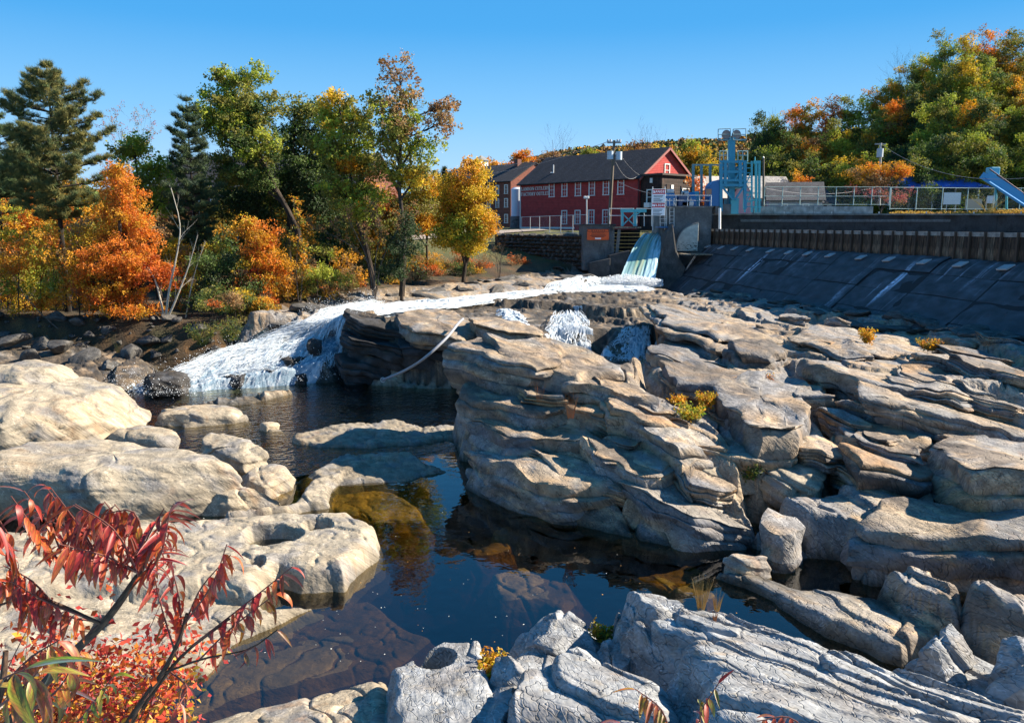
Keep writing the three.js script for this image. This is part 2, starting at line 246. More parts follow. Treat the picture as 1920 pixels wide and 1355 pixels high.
function rockColor(x, y, z, zone, raw) {
  const n1 = fbm2(x * .28 + 3, z * .28, 4), nb = fbm2(x * 1.1 + y * .8, z * 1.1 - y, 4), nc = fbm2(x * 3.3 + y * 2, z * 3.3 + 8, 3);
  let c;
  if (zone === 1) { c = mixc(PAL.pale, PAL.cream, sstep(-.2, .3, n1)); c = mixc(c, PAL.grey, sstep(-.02, .3, nb) * .75); c = mixc(c, PAL.rust, sstep(.16, .42, nc * .8 + n1 * .5) * .38); c = mixc(c, PAL.slate, sstep(.3, .5, fbm2(x * 1.7 + 60, z * 1.7 + y, 4)) * .5); }
  else if (zone === 2) { c = mixc(PAL.ash, PAL.grey, sstep(-.1, .35, nb)); c = mixc(c, PAL.pale, sstep(.15, .4, nc) * .45); c = mixc(c, PAL.rust, sstep(.32, .55, n1 + nc * .4) * .35); }
  else if (zone === 5) c = mixc([.36, .24, .04], [.2, .15, .04], sstep(-.2, .3, nb));
  else if (zone === 6) c = mixc([.19, .14, .09], [.11, .085, .06], sstep(-.2, .3, nb));
  else if (zone === 4) { c = mixc(PAL.silt, PAL.brown, sstep(-.2, .3, nb)); }
  else { // bands that follow the bedding
    const band = n2((y + x * .3) * 2.6 + n1 * 2, z * .12 + n1), b2 = n2((y + x * .3) * 8 + nb * 2, z * .3);
    c = mixc(PAL.tan, PAL.grey, sstep(-.26, .24, band + nb * .7 + n1 * .5)); c = mixc(c, PAL.rust, sstep(.18, .5, nc * .7 + b2 * .5) * .45); c = mixc(c, PAL.pale, sstep(.1, .5, b2 - nc * .5) * .5); c = mixc(c, PAL.slate, sstep(.12, .4, -band + nc * .5) * .75); c = mixc(c, PAL.cream, sstep(.05, .4, -n1 + nc * .4) * .5);
  }
  if (zone === 3) { const wet = sstep(-.25, .25, nb + .2 - (x > 9 ? sstep(9, 20, x) : 0)); c = mixc(c, mixc(PAL.dark, PAL.brown, sstep(-.1, .4, nc)), wet * .9); }
  if (zone < 4) { // dark water line
    const wl = sstep(.34, .06, y + nb * .22); c = mixc(c, mixc(PAL.dark, PAL.silt, .5), wl * (zone === 1 ? .45 : .85)); if (y < -.04) c = mixc(c, PAL.silt, .85);
  }
  return c;
}
function polarSheet(r0, r1, a0, a1, nr, na, rowFn, fn) { // vertices at (radius, angle) round the viewer's foot; fn(x,z) -> {y, c, keep}
  const pos = new Float32Array(nr * na * 3), col = new Float32Array(nr * na * 3), uv = new Float32Array(nr * na * 2), keep = new Uint8Array(nr * na);
  for (let i = 0; i < nr; i++) for (let j = 0; j < na; j++) {
    const r = rowFn(i / (nr - 1)), a = lerp(a0, a1, j / (na - 1)), x = Math.sin(a) * r, z = -Math.cos(a) * r, q = fn(x, z), k = i * na + j;
    pos[k * 3] = x; pos[k * 3 + 1] = q.y; pos[k * 3 + 2] = z; col.set(q.c, k * 3); uv[k * 2] = x + q.y * .5; uv[k * 2 + 1] = z - q.y * .9; keep[k] = q.keep;
  }
  const idx = [], soft = []; for (let i = 0; i < nr - 1; i++) for (let j = 0; j < na - 1; j++) { const a = i * na + j, b = a + 1, c = a + na, d = c + 1; const kk = keep[a] | keep[b] | keep[c] | keep[d]; if (kk) (keep[a] === 2 ? soft : idx).push(a, b, c, b, d, c); }
  const g = new THREE.BufferGeometry(); g.setAttribute('position', new THREE.BufferAttribute(pos, 3)); g.setAttribute('color', new THREE.BufferAttribute(col, 3)); g.setAttribute('uv', new THREE.BufferAttribute(uv, 2)); const first = idx.length; for (const v of soft) idx.push(v); g.setIndex(idx); if (soft.length) { g.addGroup(0, first, 0); g.addGroup(first, soft.length, 1); } g.computeVertexNormals(); return g;
}
const DEG = Math.PI / 180;
const rows = (r0, r1) => (t) => { const inv = 1 / lerp(1 / r0, 1 / r1, t), lg = r0 * Math.pow(r1 / r0, t); return 1 / (.55 / inv + .45 / lg); };
struct('bedrock', polarSheet(7, 98, -43 * DEG, 43 * DEG, 680, 800, rows(7, 98), (x, z) => {
  const o = ground(x, z), h = o.h, bank = o.bank, zone = o.zone;
  let c = rockColor(x, h, z, zone, o.raw); if (bank > -.1) c = mixc(c, PAL.brown, .7);
  return { y: h, c, keep: bank < .35 ? (zone === 1 || zone > 3 ? 2 : 1) : 0 };
}), [ROCK, SMOOTH], 'foliated river bedrock worn into ledges, slabs and potholes');
console.log('bedrock');
// ---------- pools, rapids, falls ----------
const T_RIPPLE = tex(512, (u, v) => { const a = tfbm(u, v * 1, 10, 4, 1), b = tfbm(u, v, 22, 3, 6); return [.5 + a * .5 + b * .3]; }, false);
const T_CALM = tex(256, (u, v) => [.5 + tfbm(u, v, 5, 3, 4) * .6], false);
function waterMat(bump, scale, rx, ry, tint) { return new THREE.MeshPhysicalMaterial({ color: lin(...tint), roughness: .0, transmission: 1, thickness: 0, ior: 1.62, specularIntensity: 1, bumpMap: rep(bump, rx, ry), bumpScale: scale }); }
function flatSheet(pts, y) { const g = new THREE.ShapeGeometry(new THREE.Shape(pts.map(([x, z]) => new THREE.Vector2(x, -z)))); g.rotateX(-Math.PI / 2); g.translate(0, y, 0); const p = g.attributes.position, uv = g.attributes.uv; for (let i = 0; i < p.count; i++) uv.setXY(i, p.getX(i), p.getZ(i)); g.computeVertexNormals(); return g; }
const LOW = [[-16, -9], [20, -9], [24, -24], [10, -30.5], [-2.3, -30.8], [-4.5, -29.3], [-8, -27.5], [-22, -25]];
const HIGH = [[-2.3, -30.8], [10, -30.5], [10, -46], [-6, -52], [-34, -50], [-34, -25], [-22, -25], [-8, -27.5], [-4.5, -29.3]];
const lower = struct('pool_water', flatSheet(LOW, 0), waterMat(T_CALM, .006, .5, .5, [.62, .56, .4]), 'still dark pool mirroring the blue sky between the ledges');
const upper = struct('pool_water', flatSheet(HIGH, 0), waterMat(T_RIPPLE, .1, .22, .3, [.6, .54, .36]), 'rippled brown pool below the falls');
// the water's own colour, deeper where it is thicker
const TEA = new THREE.MeshPhysicalMaterial({ color: lin(.68, .61, .46), roughness: 0, transmission: 1, thickness: 0, ior: 1.0, specularIntensity: 0 });
for (const y of [-.25, -.5, -.8, -1.15]) { part('water_depth', flatSheet(LOW, y), TEA, lower); part('water_depth', flatSheet(HIGH, y), TEA, upper); }

// white water: a lumpy skin over the rock, that lets the rock through where it thins
const FOAM = new THREE.MeshPhysicalMaterial({ color: lin(.62, .66, .70), roughness: .6, transmission: .25, thickness: 0, vertexColors: true });
function whiteWater(pts, nr, na, thick, cover, streak, o = {}) { // pts: outline [px,py,h]; thick: metres; streak: flow direction in x,z
  const f = feature(pts, { reach: 1 }), sx = streak[0], sz = streak[1];
  const x0 = Math.min(...f.x), x1 = Math.max(...f.x), z0 = Math.min(...f.z), z1 = Math.max(...f.z), pos = [], idx = [], col = [], id = new Int32Array(nr * na).fill(-1);
  for (let i = 0; i < nr; i++) for (let j = 0; j < na; j++) {
    const x = lerp(x0, x1, j / (na - 1)), z = lerp(z0, z1, i / (nr - 1)), sd = polySD(f, x + n2(x * 1.2, z * 1.2) * .35, z + n2(x * 1.2 + 5, z * 1.2) * .35);
    if (sd > .25) continue;
    const al = x * sx + z * sz, ac = -x * sz + z * sx, gr = o.smoothBed ? river(x, z).raw * .7 + river(x, z).h * .3 : river(x, z).h;
    const lump = fbm2(al * .7, ac * 1.5, 4), fine = fbm2(al * 3.5 + 4, ac * 6, 4), edge = sstep(.25, -.55, sd);
    const str = fbm2(al * .55 + 8, ac * 7, 3), tiny = fbm2(al * 9, ac * 14 + 3, 2); let t = (cover - 1 + edge) * thick + lump * thick * .9 + fine * thick * .3 + str * thick * .34 + tiny * thick * .12;
    id[i * na + j] = pos.length / 3; pos.push(x, gr + t, z);
    const q = sstep(-.35, .3, fine * .7 + str + lump * .5 + (o.white ?? 0)); col.push(lerp(.30, 1, q), lerp(.42, 1, q), lerp(.52, 1, q));
  }
  for (let i = 0; i < nr - 1; i++) for (let j = 0; j < na - 1; j++) { const a = id[i * na + j], b = id[i * na + j + 1], c = id[(i + 1) * na + j], d = id[(i + 1) * na + j + 1]; if (a < 0 || b < 0 || c < 0 || d < 0) continue; idx.push(a, c, b, b, c, d); }
  const g = new THREE.BufferGeometry(); g.setAttribute('position', new THREE.Float32BufferAttribute(pos, 3)); g.setAttribute('color', new THREE.Float32BufferAttribute(col, 3)); g.setAttribute('uv', new THREE.Float32BufferAttribute(pos.flatMap((v, i) => i % 3 === 1 ? [] : [v]), 2)); g.setIndex(idx); g.computeVertexNormals(); return g;
}
function droplets(n, seed, place, r0, r1) { // spray thrown off white water
  const g = new THREE.IcosahedronGeometry(1, 0), m = new THREE.InstancedMesh(g, SPRAY, n), r = rng(seed), M = new THREE.Matrix4();
  for (let i = 0; i < n; i++) { const p = place(r), s = lerp(r0, r1, r() ** 3); M.compose(p, new THREE.Quaternion(), V(s * (.6 + r() * .8), s * (.6 + r() * .9), s)); m.setMatrixAt(i, M); }
  m.castShadow = m.receiveShadow = true; return m;
}
const SPRAY = std([.72, .75, .78], .5);
// strands of falling water between a left and a right path
function strands(parent, left, right, n, seed, o = {}) {
  const r = rng(seed), cv = (p) => new THREE.CatmullRomCurve3(p.map(([x, y, h]) => atY(x, y, h)), false, 'centripetal'), A = cv(left), B = cv(right), pos = [], idx = [], col = [], W0 = o.w ?? .03, K = 7;
  const at = (s, t) => { const p = A.getPoint(t).lerp(B.getPoint(t), s), g = river(p.x, p.z).raw; p.y = lerp(p.y, Math.max(g, p.y - .4), o.hug ?? .5) + (o.lift ?? .12); return p; };
  for (let i = 0; i < n; i++) {
    const s = r(), t0 = r() * (o.t1 ?? .95); if (n2(s * 5 + seed, t0 * 3.5) < (o.gap ?? -.15)) continue; const len = (o.len ?? .3) * (.3 + r() * .9), b = pos.length / 3, w = W0 * (.3 + r() * r() * 2), up = Math.pow(r(), 2) * (o.up ?? .22), ds = (r() - .5) * (o.wander ?? .06), q = .45 + .55 * r();
    for (let k = 0; k <= K; k++) { const t = Math.min(1, t0 + len * k / K), p = at(clamp(s + ds * k / K), t), p2 = at(clamp(s + ds * k / K) , Math.min(1, t + .01)), dir = p2.sub(p), tip = Math.sin(Math.PI * clamp((k + .4) / (K + .8))), side = V(dir.z, 0, -dir.x).normalize(); if (!(side.length() > .5)) side.set(1, 0, 0); p.y += up * tip + n2(i * 3.1, k * .9) * .035; p.x += n2(i * 1.7 + 9, k * .7) * .03; for (const e of [-1, 0, 1]) { pos.push(p.x + side.x * w * tip * e, p.y - Math.abs(e) * w * .6, p.z + side.z * w * tip * e); col.push(lerp(.5, 1, q), lerp(.62, 1, q), lerp(.7, 1, q)); } if (k) for (const e of [0, 1]) { const a = b + (k - 1) * 3 + e, c = a + 3; idx.push(a, a + 1, c, a + 1, c + 1, c); } }
  }
  const g = new THREE.BufferGeometry(); g.setAttribute('position', new THREE.Float32BufferAttribute(pos, 3)); g.setAttribute('color', new THREE.Float32BufferAttribute(col, 3)); g.setIndex(idx); g.computeVertexNormals(); const m = part('water_strands', g, STRAND, parent); m.userData.kind = 'stuff'; return m;
}
const STRAND = new THREE.MeshPhysicalMaterial({ color: lin(.74, .77, .80), roughness: .5, transmission: .3, thickness: 0, vertexColors: true });
const fallOutline = [[705,574,3.2],[652,602,3.15],[648,640,1.9],[622,690,.7],[600,716,.0],[420,738,-.05],[330,752,-.05],[255,752,-.05],[235,736,-.05],[330,695,.8],[400,668,1.2],[480,636,1.9],[560,606,2.8],[620,585,3.15]];
const fall = struct('waterfall', whiteWater(fallOutline, 300, 380, .34, .62, [-.72, .7], { smoothBed: true, white: -.3 }), FOAM, 'broad white waterfall pouring over the ledge into the brown pool');
const rapid = struct('rapids', whiteWater([[690,580,3.3],[850,560,3.4],[1000,544,3.55],[1080,535,3.5],[1100,528,3.5],[1225,530,3.4],[1225,546,3.4],[1090,547,3.4],[1000,552,3.45],[880,567,3.35],[760,581,3.3],[660,598,3.2]], 240, 460, .16, .78, [-.8, .55]), FOAM, 'white rapids running from the sluice to the falls');
const casc = struct('cascade', whiteWater([[1035,585,3.2],[1090,580,3.25],[1108,615,3.1],[1112,670,1.45],[1085,676,1.4],[1020,640,2.6],[1025,612,3.1]], 170, 150, .13, .4, [.1, 1]), FOAM, 'small cascade slipping through a notch above the middle ledge');
const casc2 = struct('cascade', whiteWater([[1180,608,3.15],[1218,610,3.1],[1226,684,1.4],[1115,682,1.4],[1125,655,2.0],[1160,640,2.6]], 170, 150, .12, .36, [-.2, 1]), FOAM, 'thin lacy cascade over dark rock beside the smaller notch');
const casc3 = struct('cascade', whiteWater([[925,574,3.3],[965,576,3.3],[1000,606,3.1],[985,612,3.1],[940,590,3.2]], 120, 120, .16, .6, [.3, 1]), FOAM, 'trickle of white water crossing the flat ledge top');
strands(fall, [[720,570,3.25],[620,585,3.15],[560,606,2.8],[480,636,1.9],[400,668,1.2],[330,695,.8],[240,738,-.05]], [[735,588,3.2],[690,596,3.2],[652,604,3.1],[646,640,2.0],[634,670,1.2],[616,698,.5],[600,716,.0]], 8500, 71, { w: .026, len: .13, up: .4, lift: .14, wander: .1 });
strands(rapid, [[1225,531,3.45],[1100,529,3.5],[1000,543,3.55],[850,559,3.4],[690,578,3.25],[600,592,3.1]], [[1225,545,3.4],[1095,549,3.4],[1000,557,3.4],[880,574,3.35],[760,586,3.25],[665,602,3.1]], 2200, 73, { w: .05, len: .09, up: .22, lift: .12, hug: 1, wander: .2 });
strands(casc, [[1040,584,3.2],[1030,606,3.1],[1024,630,2.7],[1040,652,2.0],[1052,664,1.5]], [[1088,582,3.2],[1104,606,3.1],[1106,630,2.6],[1108,652,2.0],[1110,672,1.5]], 900, 75, { w: .022, len: .14, lift: .08, up: .16, wander: .25 });
strands(casc2, [[1170,612,3.1],[1160,630,2.7],[1140,652,2.1],[1120,680,1.5]], [[1216,608,3.1],[1218,630,2.7],[1222,655,2.1],[1226,682,1.5]], 620, 77, { w: .02, len: .12, lift: .07, up: .16, wander: .3 });
{ // spray along the fall
  const f = feature(fallOutline, { reach: 1 });
  const m = droplets(7000, 5, (r) => { for (;;) { const x = lerp(f.x0, f.x1, r()), z = lerp(f.z0, f.z1, r()), sd = polySD(f, x, z); if (sd > .8 + r() * .6) continue; const y = Math.max(0, river(x, z).raw) + .25 + Math.pow(r(), 4) * .9 + (sd > -.5 ? r() * .3 : 0); return V(x, y, z); } }, .008, .024);
  m.name = 'spray'; m.userData.kind = 'stuff'; fall.add(m);
}
for (const [px, py, h, rx, rz, y] of [[508, 998, .78, .74, .57, .36], [597, 985, .7, .37, .31, .5]]) { const c = atY(px, py, h), g = new THREE.CircleGeometry(1, 28); g.rotateX(-Math.PI / 2); g.scale(rx, 1, rz); g.translate(c.x, y, c.z); struct('pothole_water', g, waterMat(T_CALM, .004, .5, .5, [.5, .5, .42]), 'still water standing in a round pothole of the pale slab'); }
{ // leaves and froth adrift on the pools
  const r = rng(19), n = 150, m = new THREE.InstancedMesh(new THREE.CircleGeometry(1, 6).rotateX(-Math.PI / 2), std([1, 1, 1], .7), n), M = new THREE.Matrix4(), c = new THREE.Color(); let k = 0;
  while (k < n) { const p = atY(lerp(380, 1400, r()), lerp(760, 1240, Math.pow(r(), .7)), .006); if (river(p.x, p.z).h > -.03) continue; const s = .007 + r() * r() * .022; M.compose(p, new THREE.Quaternion().setFromEuler(new THREE.Euler(0, r() * 6, 0)), V(s, 1, s * (.5 + r() * .5))); m.setMatrixAt(k, M); m.setColorAt(k++, r() < .7 ? c.setRGB(.6, .6, .56) : c.setRGB(.5, .24, .05)); }
  m.name = 'floating_leaves'; stuff(m, 'specks of froth and fallen leaves adrift on the pools', 'leaves'); scene.add(m);
}
console.log('water');
// ---------- ground beyond the rock ----------
const T_LITTER = tex(512, (u, v) => { const a = tfbm(u, v, 30, 4, 3), b = tn(u, v, 90, 1); const k = .72 + a * .5 + b * .3; return [k, k * .97, k * .93]; });
const SOIL = new THREE.MeshStandardMaterial({ vertexColors: true, roughness: .95, map: rep(T_LITTER, .35), bumpMap: rep(T_BUMP, .5), bumpScale: .08 });
function landHeight(x, z) {
  const D = -z, r = Math.hypot(x, z);
  let h;
  if (x > 8 + Math.max(0, D - 86) * -.1 && D > 84 && x > 4) { // right bank and the wooded hillside
    h = lerp(8.3, 9.95, sstep(18, 24, x)) + sstep(48, 78, x - (D - 117) * .15) * clamp(D - 117, 0, 45) * .3 * sstep(420, 220, r) + clamp(x - 62, 0, 60) * .1 * sstep(114, 130, D) * sstep(400, 250, r);
  } else h = bankTop(x, z);
  const a = Math.atan2(x, D);
  h += sstep(190, 1500, r) * (34 + 72 * sstep(-.16, .1, a) + 16 * sstep(.1, .3, a) + fbm2(x * .0022 + 3, z * .0022, 4) * 18 + n2(a * 14, 2) * 5) + sstep(160, 320, r) * 5;
  if (r > 1500) h -= (r - 1500) * .05;
  return h;
}
struct('ground', polarSheet(42, 2400, -62 * DEG, 62 * DEG, 300, 420, (t) => 42 * Math.pow(2400 / 42, t), (x, z) => {
  const D = -z; let h, keep = 1;
  if (x < 22 && D < 100) { const o = ground(x, z); h = o.h - (o.bank > .4 ? 0 : .25); keep = o.bank > .1 ? 1 : 0; if (x > 6 && D < 92) keep = 0; if (D > 84) h = lerp(h, landHeight(x, z), sstep(84, 100, D)); }
  else { h = landHeight(x, z); if (x > 6 && D < 88.6) keep = 0; }
  const n = fbm2(x * .3, z * .3, 4), m = fbm2(x * 1.4, z * 1.4, 3);
  let c = mixc([.095, .062, .03], [.05, .042, .022], sstep(-.2, .3, n)); c = mixc(c, [.34, .17, .05], sstep(-.05, .35, m) * .6); c = mixc(c, [.075, .085, .025], sstep(.0, .35, fbm2(x * .5 + 40, z * .5, 3)) * .7);
  const lawn = sstep(80, 90, D) * sstep(-.5, .1, n + .4); c = mixc(c, mixc([.13, .15, .035], [.2, .19, .06], sstep(-.2, .3, m)), lawn * (x > -26 ? 1 : .4));
  if (D > 150) c = mixc(c, mixc([.085, .085, .025], [.17, .085, .025], sstep(-.2, .3, fbm2(x * .02, z * .02, 4))), .9);
  return { y: h, c, keep };
}), SOIL, 'leaf strewn river bank with lawn behind, rising to wooded hills');
// dry grass mound and path in front of the pavilion, path by the mill
{
  const pts = []; for (let i = 0; i <= 40; i++) { const t = i / 40, p = atD(lerp(640, 1020, t), lerp(463, 447, t), lerp(90, 104, t)); pts.push(p); }
  const pos = [], idx = []; pts.forEach((p, i) => { const q = pts[Math.min(i + 1, 40)].clone().sub(pts[Math.max(i - 1, 0)]).normalize(), nx = -q.z, nz = q.x, w = 1.5; for (const s of [-1, 1]) { const x = p.x + nx * w * s, z = p.z + nz * w * s; pos.push(x, Math.max(landHeight(x, z), bankTop(x, z)) + .12, z); } if (i) { const a = i * 2; idx.push(a - 2, a - 1, a, a - 1, a + 1, a); } });
  const g = new THREE.BufferGeometry(); g.setAttribute('position', new THREE.Float32BufferAttribute(pos, 3)); g.setAttribute('uv', new THREE.Float32BufferAttribute(pos.flatMap((v, i) => i % 3 === 1 ? [] : [v]), 2)); g.setIndex(idx); g.computeVertexNormals();
  struct('path', g, std([.42, .36, .32], .95, { map: rep(T_GRAIN_SHADE, .4) }), 'pale gravel path behind the bank trees');
}
// ---------- dam, walls, sluice ----------
const T_CONC = tex(512, (u, v) => { const a = tfbm(u, v, 6, 5, 2), b = tfbm(u, v, 40, 3, 8), st = tfbm(u, v * .12, 30, 3, 5); const k = .78 + a * .35 + b * .18 - Math.max(0, st - .15) * .6; return [k, k * .99, k * .97]; });
const T_APRON = tex(1024, (u, v) => { // u along the dam, v down the face: lime runs over black biofilm
  const base = .255 + tfbm(u, v, 20, 4, 2) * .2; const run = Math.max(0, tfbm(u, v * .06, 26, 4, 11) - .16) * sstep(.5, .0, tn(u, v, 4, 7)); const pick = sstep(-.12, .22, tn(u, v * .2, 7, 3));
  const thin = Math.max(0, tfbm(u, v * .04, 60, 3, 17) - .2) * sstep(-.1, .3, tn(u, v, 5, 19)), patch = Math.max(0, tfbm(u, v, 12, 4, 23) - .1) * .3; const fl = tfbm(u, v, 60, 2, 6); const k = base + thin * 1.5 + patch + run * 2.4 * pick * (fl > -.1 ? 1 : .5); return [k * .93, k * .97, k * 1.05];
});
const T_WOOD = tex(512, (u, v) => { const g = tfbm(u, v * .08, 40, 4, 4), b = tfbm(u, v, 9, 4, 9); const k = .62 + g * .55 + b * .5; return [k, k * .93, k * .85]; });
const CONC = std([.27, .265, .26], .9, { map: T_CONC, bumpMap: T_BUMP, bumpScale: .02 });
const CONC_D = std([.085, .085, .09], .85, { map: T_CONC, bumpMap: T_BUMP, bumpScale: .03 });
const RUST = std([.06, .035, .022], .8), STEEL = std([.42, .44, .45], .5, { metalness: .4 }), GALV = std([.52, .54, .55], .45, { metalness: .5 });
const TEAL = std([.03, .24, .36], .5), TEAL_L = std([.07, .36, .42], .5), BLUE = std([.02, .13, .32], .45), WHITE = std([.72, .72, .70], .6), DARK = std([.02, .02, .022], .6);
function boxUV(g, s = 1) { const p = g.attributes.position, n = g.attributes.normal, uv = new Float32Array(p.count * 2); for (let i = 0; i < p.count; i++) { const ax = Math.abs(n.getX(i)), ay = Math.abs(n.getY(i)), az = Math.abs(n.getZ(i)); const x = p.getX(i), y = p.getY(i), z = p.getZ(i); if (ay > ax && ay > az) { uv[i * 2] = x * s; uv[i * 2 + 1] = z * s; } else if (ax > az) { uv[i * 2] = z * s; uv[i * 2 + 1] = y * s; } else { uv[i * 2] = x * s; uv[i * 2 + 1] = y * s; } } g.setAttribute('uv', new THREE.BufferAttribute(uv, 2)); return g; }
function cbox(x0, x1, y0, y1, z0, z1, s = .25) { return boxUV(box(x1 - x0, y1 - y0, z1 - z0, (x0 + x1) / 2, (y0 + y1) / 2, (z0 + z1) / 2), s); }
const DAM_A = V(20, 7.2, -82), DAM_DIR = V(6, 0, 42).normalize(), DAM_OUT = V(-DAM_DIR.z, 0, DAM_DIR.x), DAM_L = 58; // out: downstream
const damP = (t, out, y) => V(DAM_A.x + DAM_DIR.x * t + DAM_OUT.x * out, y, DAM_A.z + DAM_DIR.z * t + DAM_OUT.z * out);
const apron = (s) => { const y = 7.2 - .25 * s - .75 * s * s * .28 - .12 * Math.max(0, s - 1) * 2; return [s, y]; }; // ogee: metres out -> height
function ogee(s) { return s < .8 ? 7.2 - .22 * s - .35 * s * s : 7.2 - .4 - .92 * (s - .8); }
{
  const dam = thing('dam', 'long concrete dam with black sloping face streaked with lime', 'dam');
  const face = std([.82, .80, .80], .75, { map: T_APRON, bumpMap: T_BUMP, bumpScale: .02 });
  const rowsS = [[.02, 1.35], [1.35, 2.5], [2.5, 3.7], [3.7, 6.2]], cols = 11, r = rng(8);
  const body = []; { const pos = [], idx = []; const S = [0, .5, 1, 1.5, 2.5, 3.7, 6.2]; for (const t of [0, DAM_L]) for (const s of S) { const p = damP(t, s, ogee(s) - .07); pos.push(p.x, p.y, p.z); } for (let i = 0; i < S.length - 1; i++) { const a = i, b = i + 1, c = i + S.length, d = c + 1; idx.push(a, b, c, b, d, c); } const g = new THREE.BufferGeometry(); g.setAttribute('position', new THREE.Float32BufferAttribute(pos, 3)); g.setIndex(idx); g.computeVertexNormals(); part('dam_core', g, std([.012, .012, .014], .9), dam); }
  for (let k = 0; k < rowsS.length; k++) for (let c = 0; c < cols; c++) {
    const off = k % 2 ? 0 : .0, w = DAM_L / cols, t0 = c * w + (c ? .035 : 0) + (k === 1 ? r() * .2 : 0), t1 = (c + 1) * w - .01, [s0, s1] = rowsS[k], pos = [], uv = [], idx = [], N = 8, M = 10, lift = (r() - .5) * .12;
    for (let i = 0; i <= N; i++) for (let j = 0; j <= M; j++) { const s = lerp(s0 + .02, s1 - .02, i / N), t = lerp(t0, t1, j / M), edge = (i === 0 || i === N || j === 0 || j === M) ? -.03 : 0, p = damP(t - s * .06, s, ogee(s) + lift + edge + n2(t * .5, s * .7) * .06 + n2(t * 2.1, s * 2.3) * .02); pos.push(p.x, p.y, p.z); uv.push(t / 19, s / 9); }
    for (let i = 0; i < N; i++) for (let j = 0; j < M; j++) { const a = i * (M + 1) + j, b = a + 1, d = a + M + 1, e = d + 1; idx.push(a, d, b, b, d, e); }
    const g = new THREE.BufferGeometry(); g.setAttribute('position', new THREE.Float32BufferAttribute(pos, 3)); g.setAttribute('uv', new THREE.Float32BufferAttribute(uv, 2)); g.setIndex(idx); g.computeVertexNormals(); part('face_panel', g, face, dam);
  }
  const pad = std([.33, .33, .34], .9); for (let i = 0; i < 16; i++) { const t = 2 + i * 3.3 + r() * .6, s = .75, p = damP(t, s, ogee(s) + .04), g = new RoundedBoxGeometry(.75, .1, .55, 2, .03); g.rotateY(Math.atan2(DAM_DIR.x, DAM_DIR.z) + Math.PI / 2); g.rotateZ(0); const m = part('socket_block', g, pad, dam); m.position.copy(p); m.rotation.z = .45; }
  // flashboards: planks between steel posts
  const fb = thing('flashboard_fence', 'row of weathered brown flashboards between rusty posts along the dam crest', 'flashboards');
  const woods = [[.17, .12, .085], [.12, .085, .062], [.21, .155, .115], [.26, .22, .18]].map((c) => std(c, .9, { map: rep(T_WOOD, .5, .35), bumpMap: T_WOOD, bumpScale: .02 })), pale = std([.40, .38, .36], .9, { map: T_CONC });
  const ang = Math.atan2(DAM_DIR.x, DAM_DIR.z), nb = 50, bw = DAM_L / nb;
  for (let i = 0; i < nb; i++) {
    const t = (i + .5) * bw;
    for (let k = 0; k < 2; k++) { const g = boxUV(box(.09, 1.28, bw / 2 - .03), .6), m = part('board', g, woods[Math.floor(r() * 4)], fb); m.position.copy(damP(t + (k - .5) * bw / 2, -.05 + r() * .03, 7.76)); m.rotation.y = ang; }
    { const m = part('cap_board', boxUV(box(.1, .2 + r() * .06, bw - .06), .6), pale, fb); m.position.copy(damP(t, -.03 + r() * .03, 8.5)); m.rotation.y = ang; m.rotation.x = (r() - .5) * .02; }
    const m = part('post', box(.12, 1.55, .1), RUST, fb); m.position.copy(damP(i * bw, .12, 7.85)); m.rotation.y = ang; m.rotation.z = (r() - .5) * .03;
  }
  // reservoir behind the boards
  const a = damP(-2, -.2, 0), b = damP(DAM_L, -.2, 0);
  struct('reservoir_water', flatSheet([[a.x, a.z], [a.x - 1, -87.6], [120, -87.6], [120, b.z], [b.x, b.z]], 8.3), waterMat(T_RIPPLE, .05, .2, .2, [.25, .25, .2]), 'reservoir held behind the flashboards');
  struct('reservoir_bed', flatSheet([[a.x + .3, a.z], [a.x - .7, -87.6], [120, -87.6], [120, b.z], [b.x + .3, b.z]], 6.9), std([.03, .035, .03], .9), 'dark bed of the reservoir');
}
const WALL_D = std([.045, .047, .055], .9, { map: T_CONC, bumpMap: T_BUMP, bumpScale: .03 });
// far retaining wall
{
  const w = thing('retaining_wall', 'dark concrete river wall behind the flashboards with a pale coping', 'wall');
  const x0 = atD(1338, 400, 88).x; for (let i = 0; i < 12; i++) { const a = x0 + i * 5.2, b = a + 5.17; part('wall_panel', cbox(a, b, 6.8, 10.08, -89, -88 + (i % 3) * .012, .2), WALL_D, w); part('coping', cbox(a, b, 10.084, 10.24, -89.1, -87.86, .2), CONC, w); part('rail_stub', box(.1, .22, .1, a + 2.6, 10.35, -88.1), STEEL, w); }
  part('waler', cbox(x0 + 3, x0 + 26, 9.35, 9.62, -87.99, -87.87, .2), std([.16, .17, .19], .8, { map: T_CONC }), w);
}
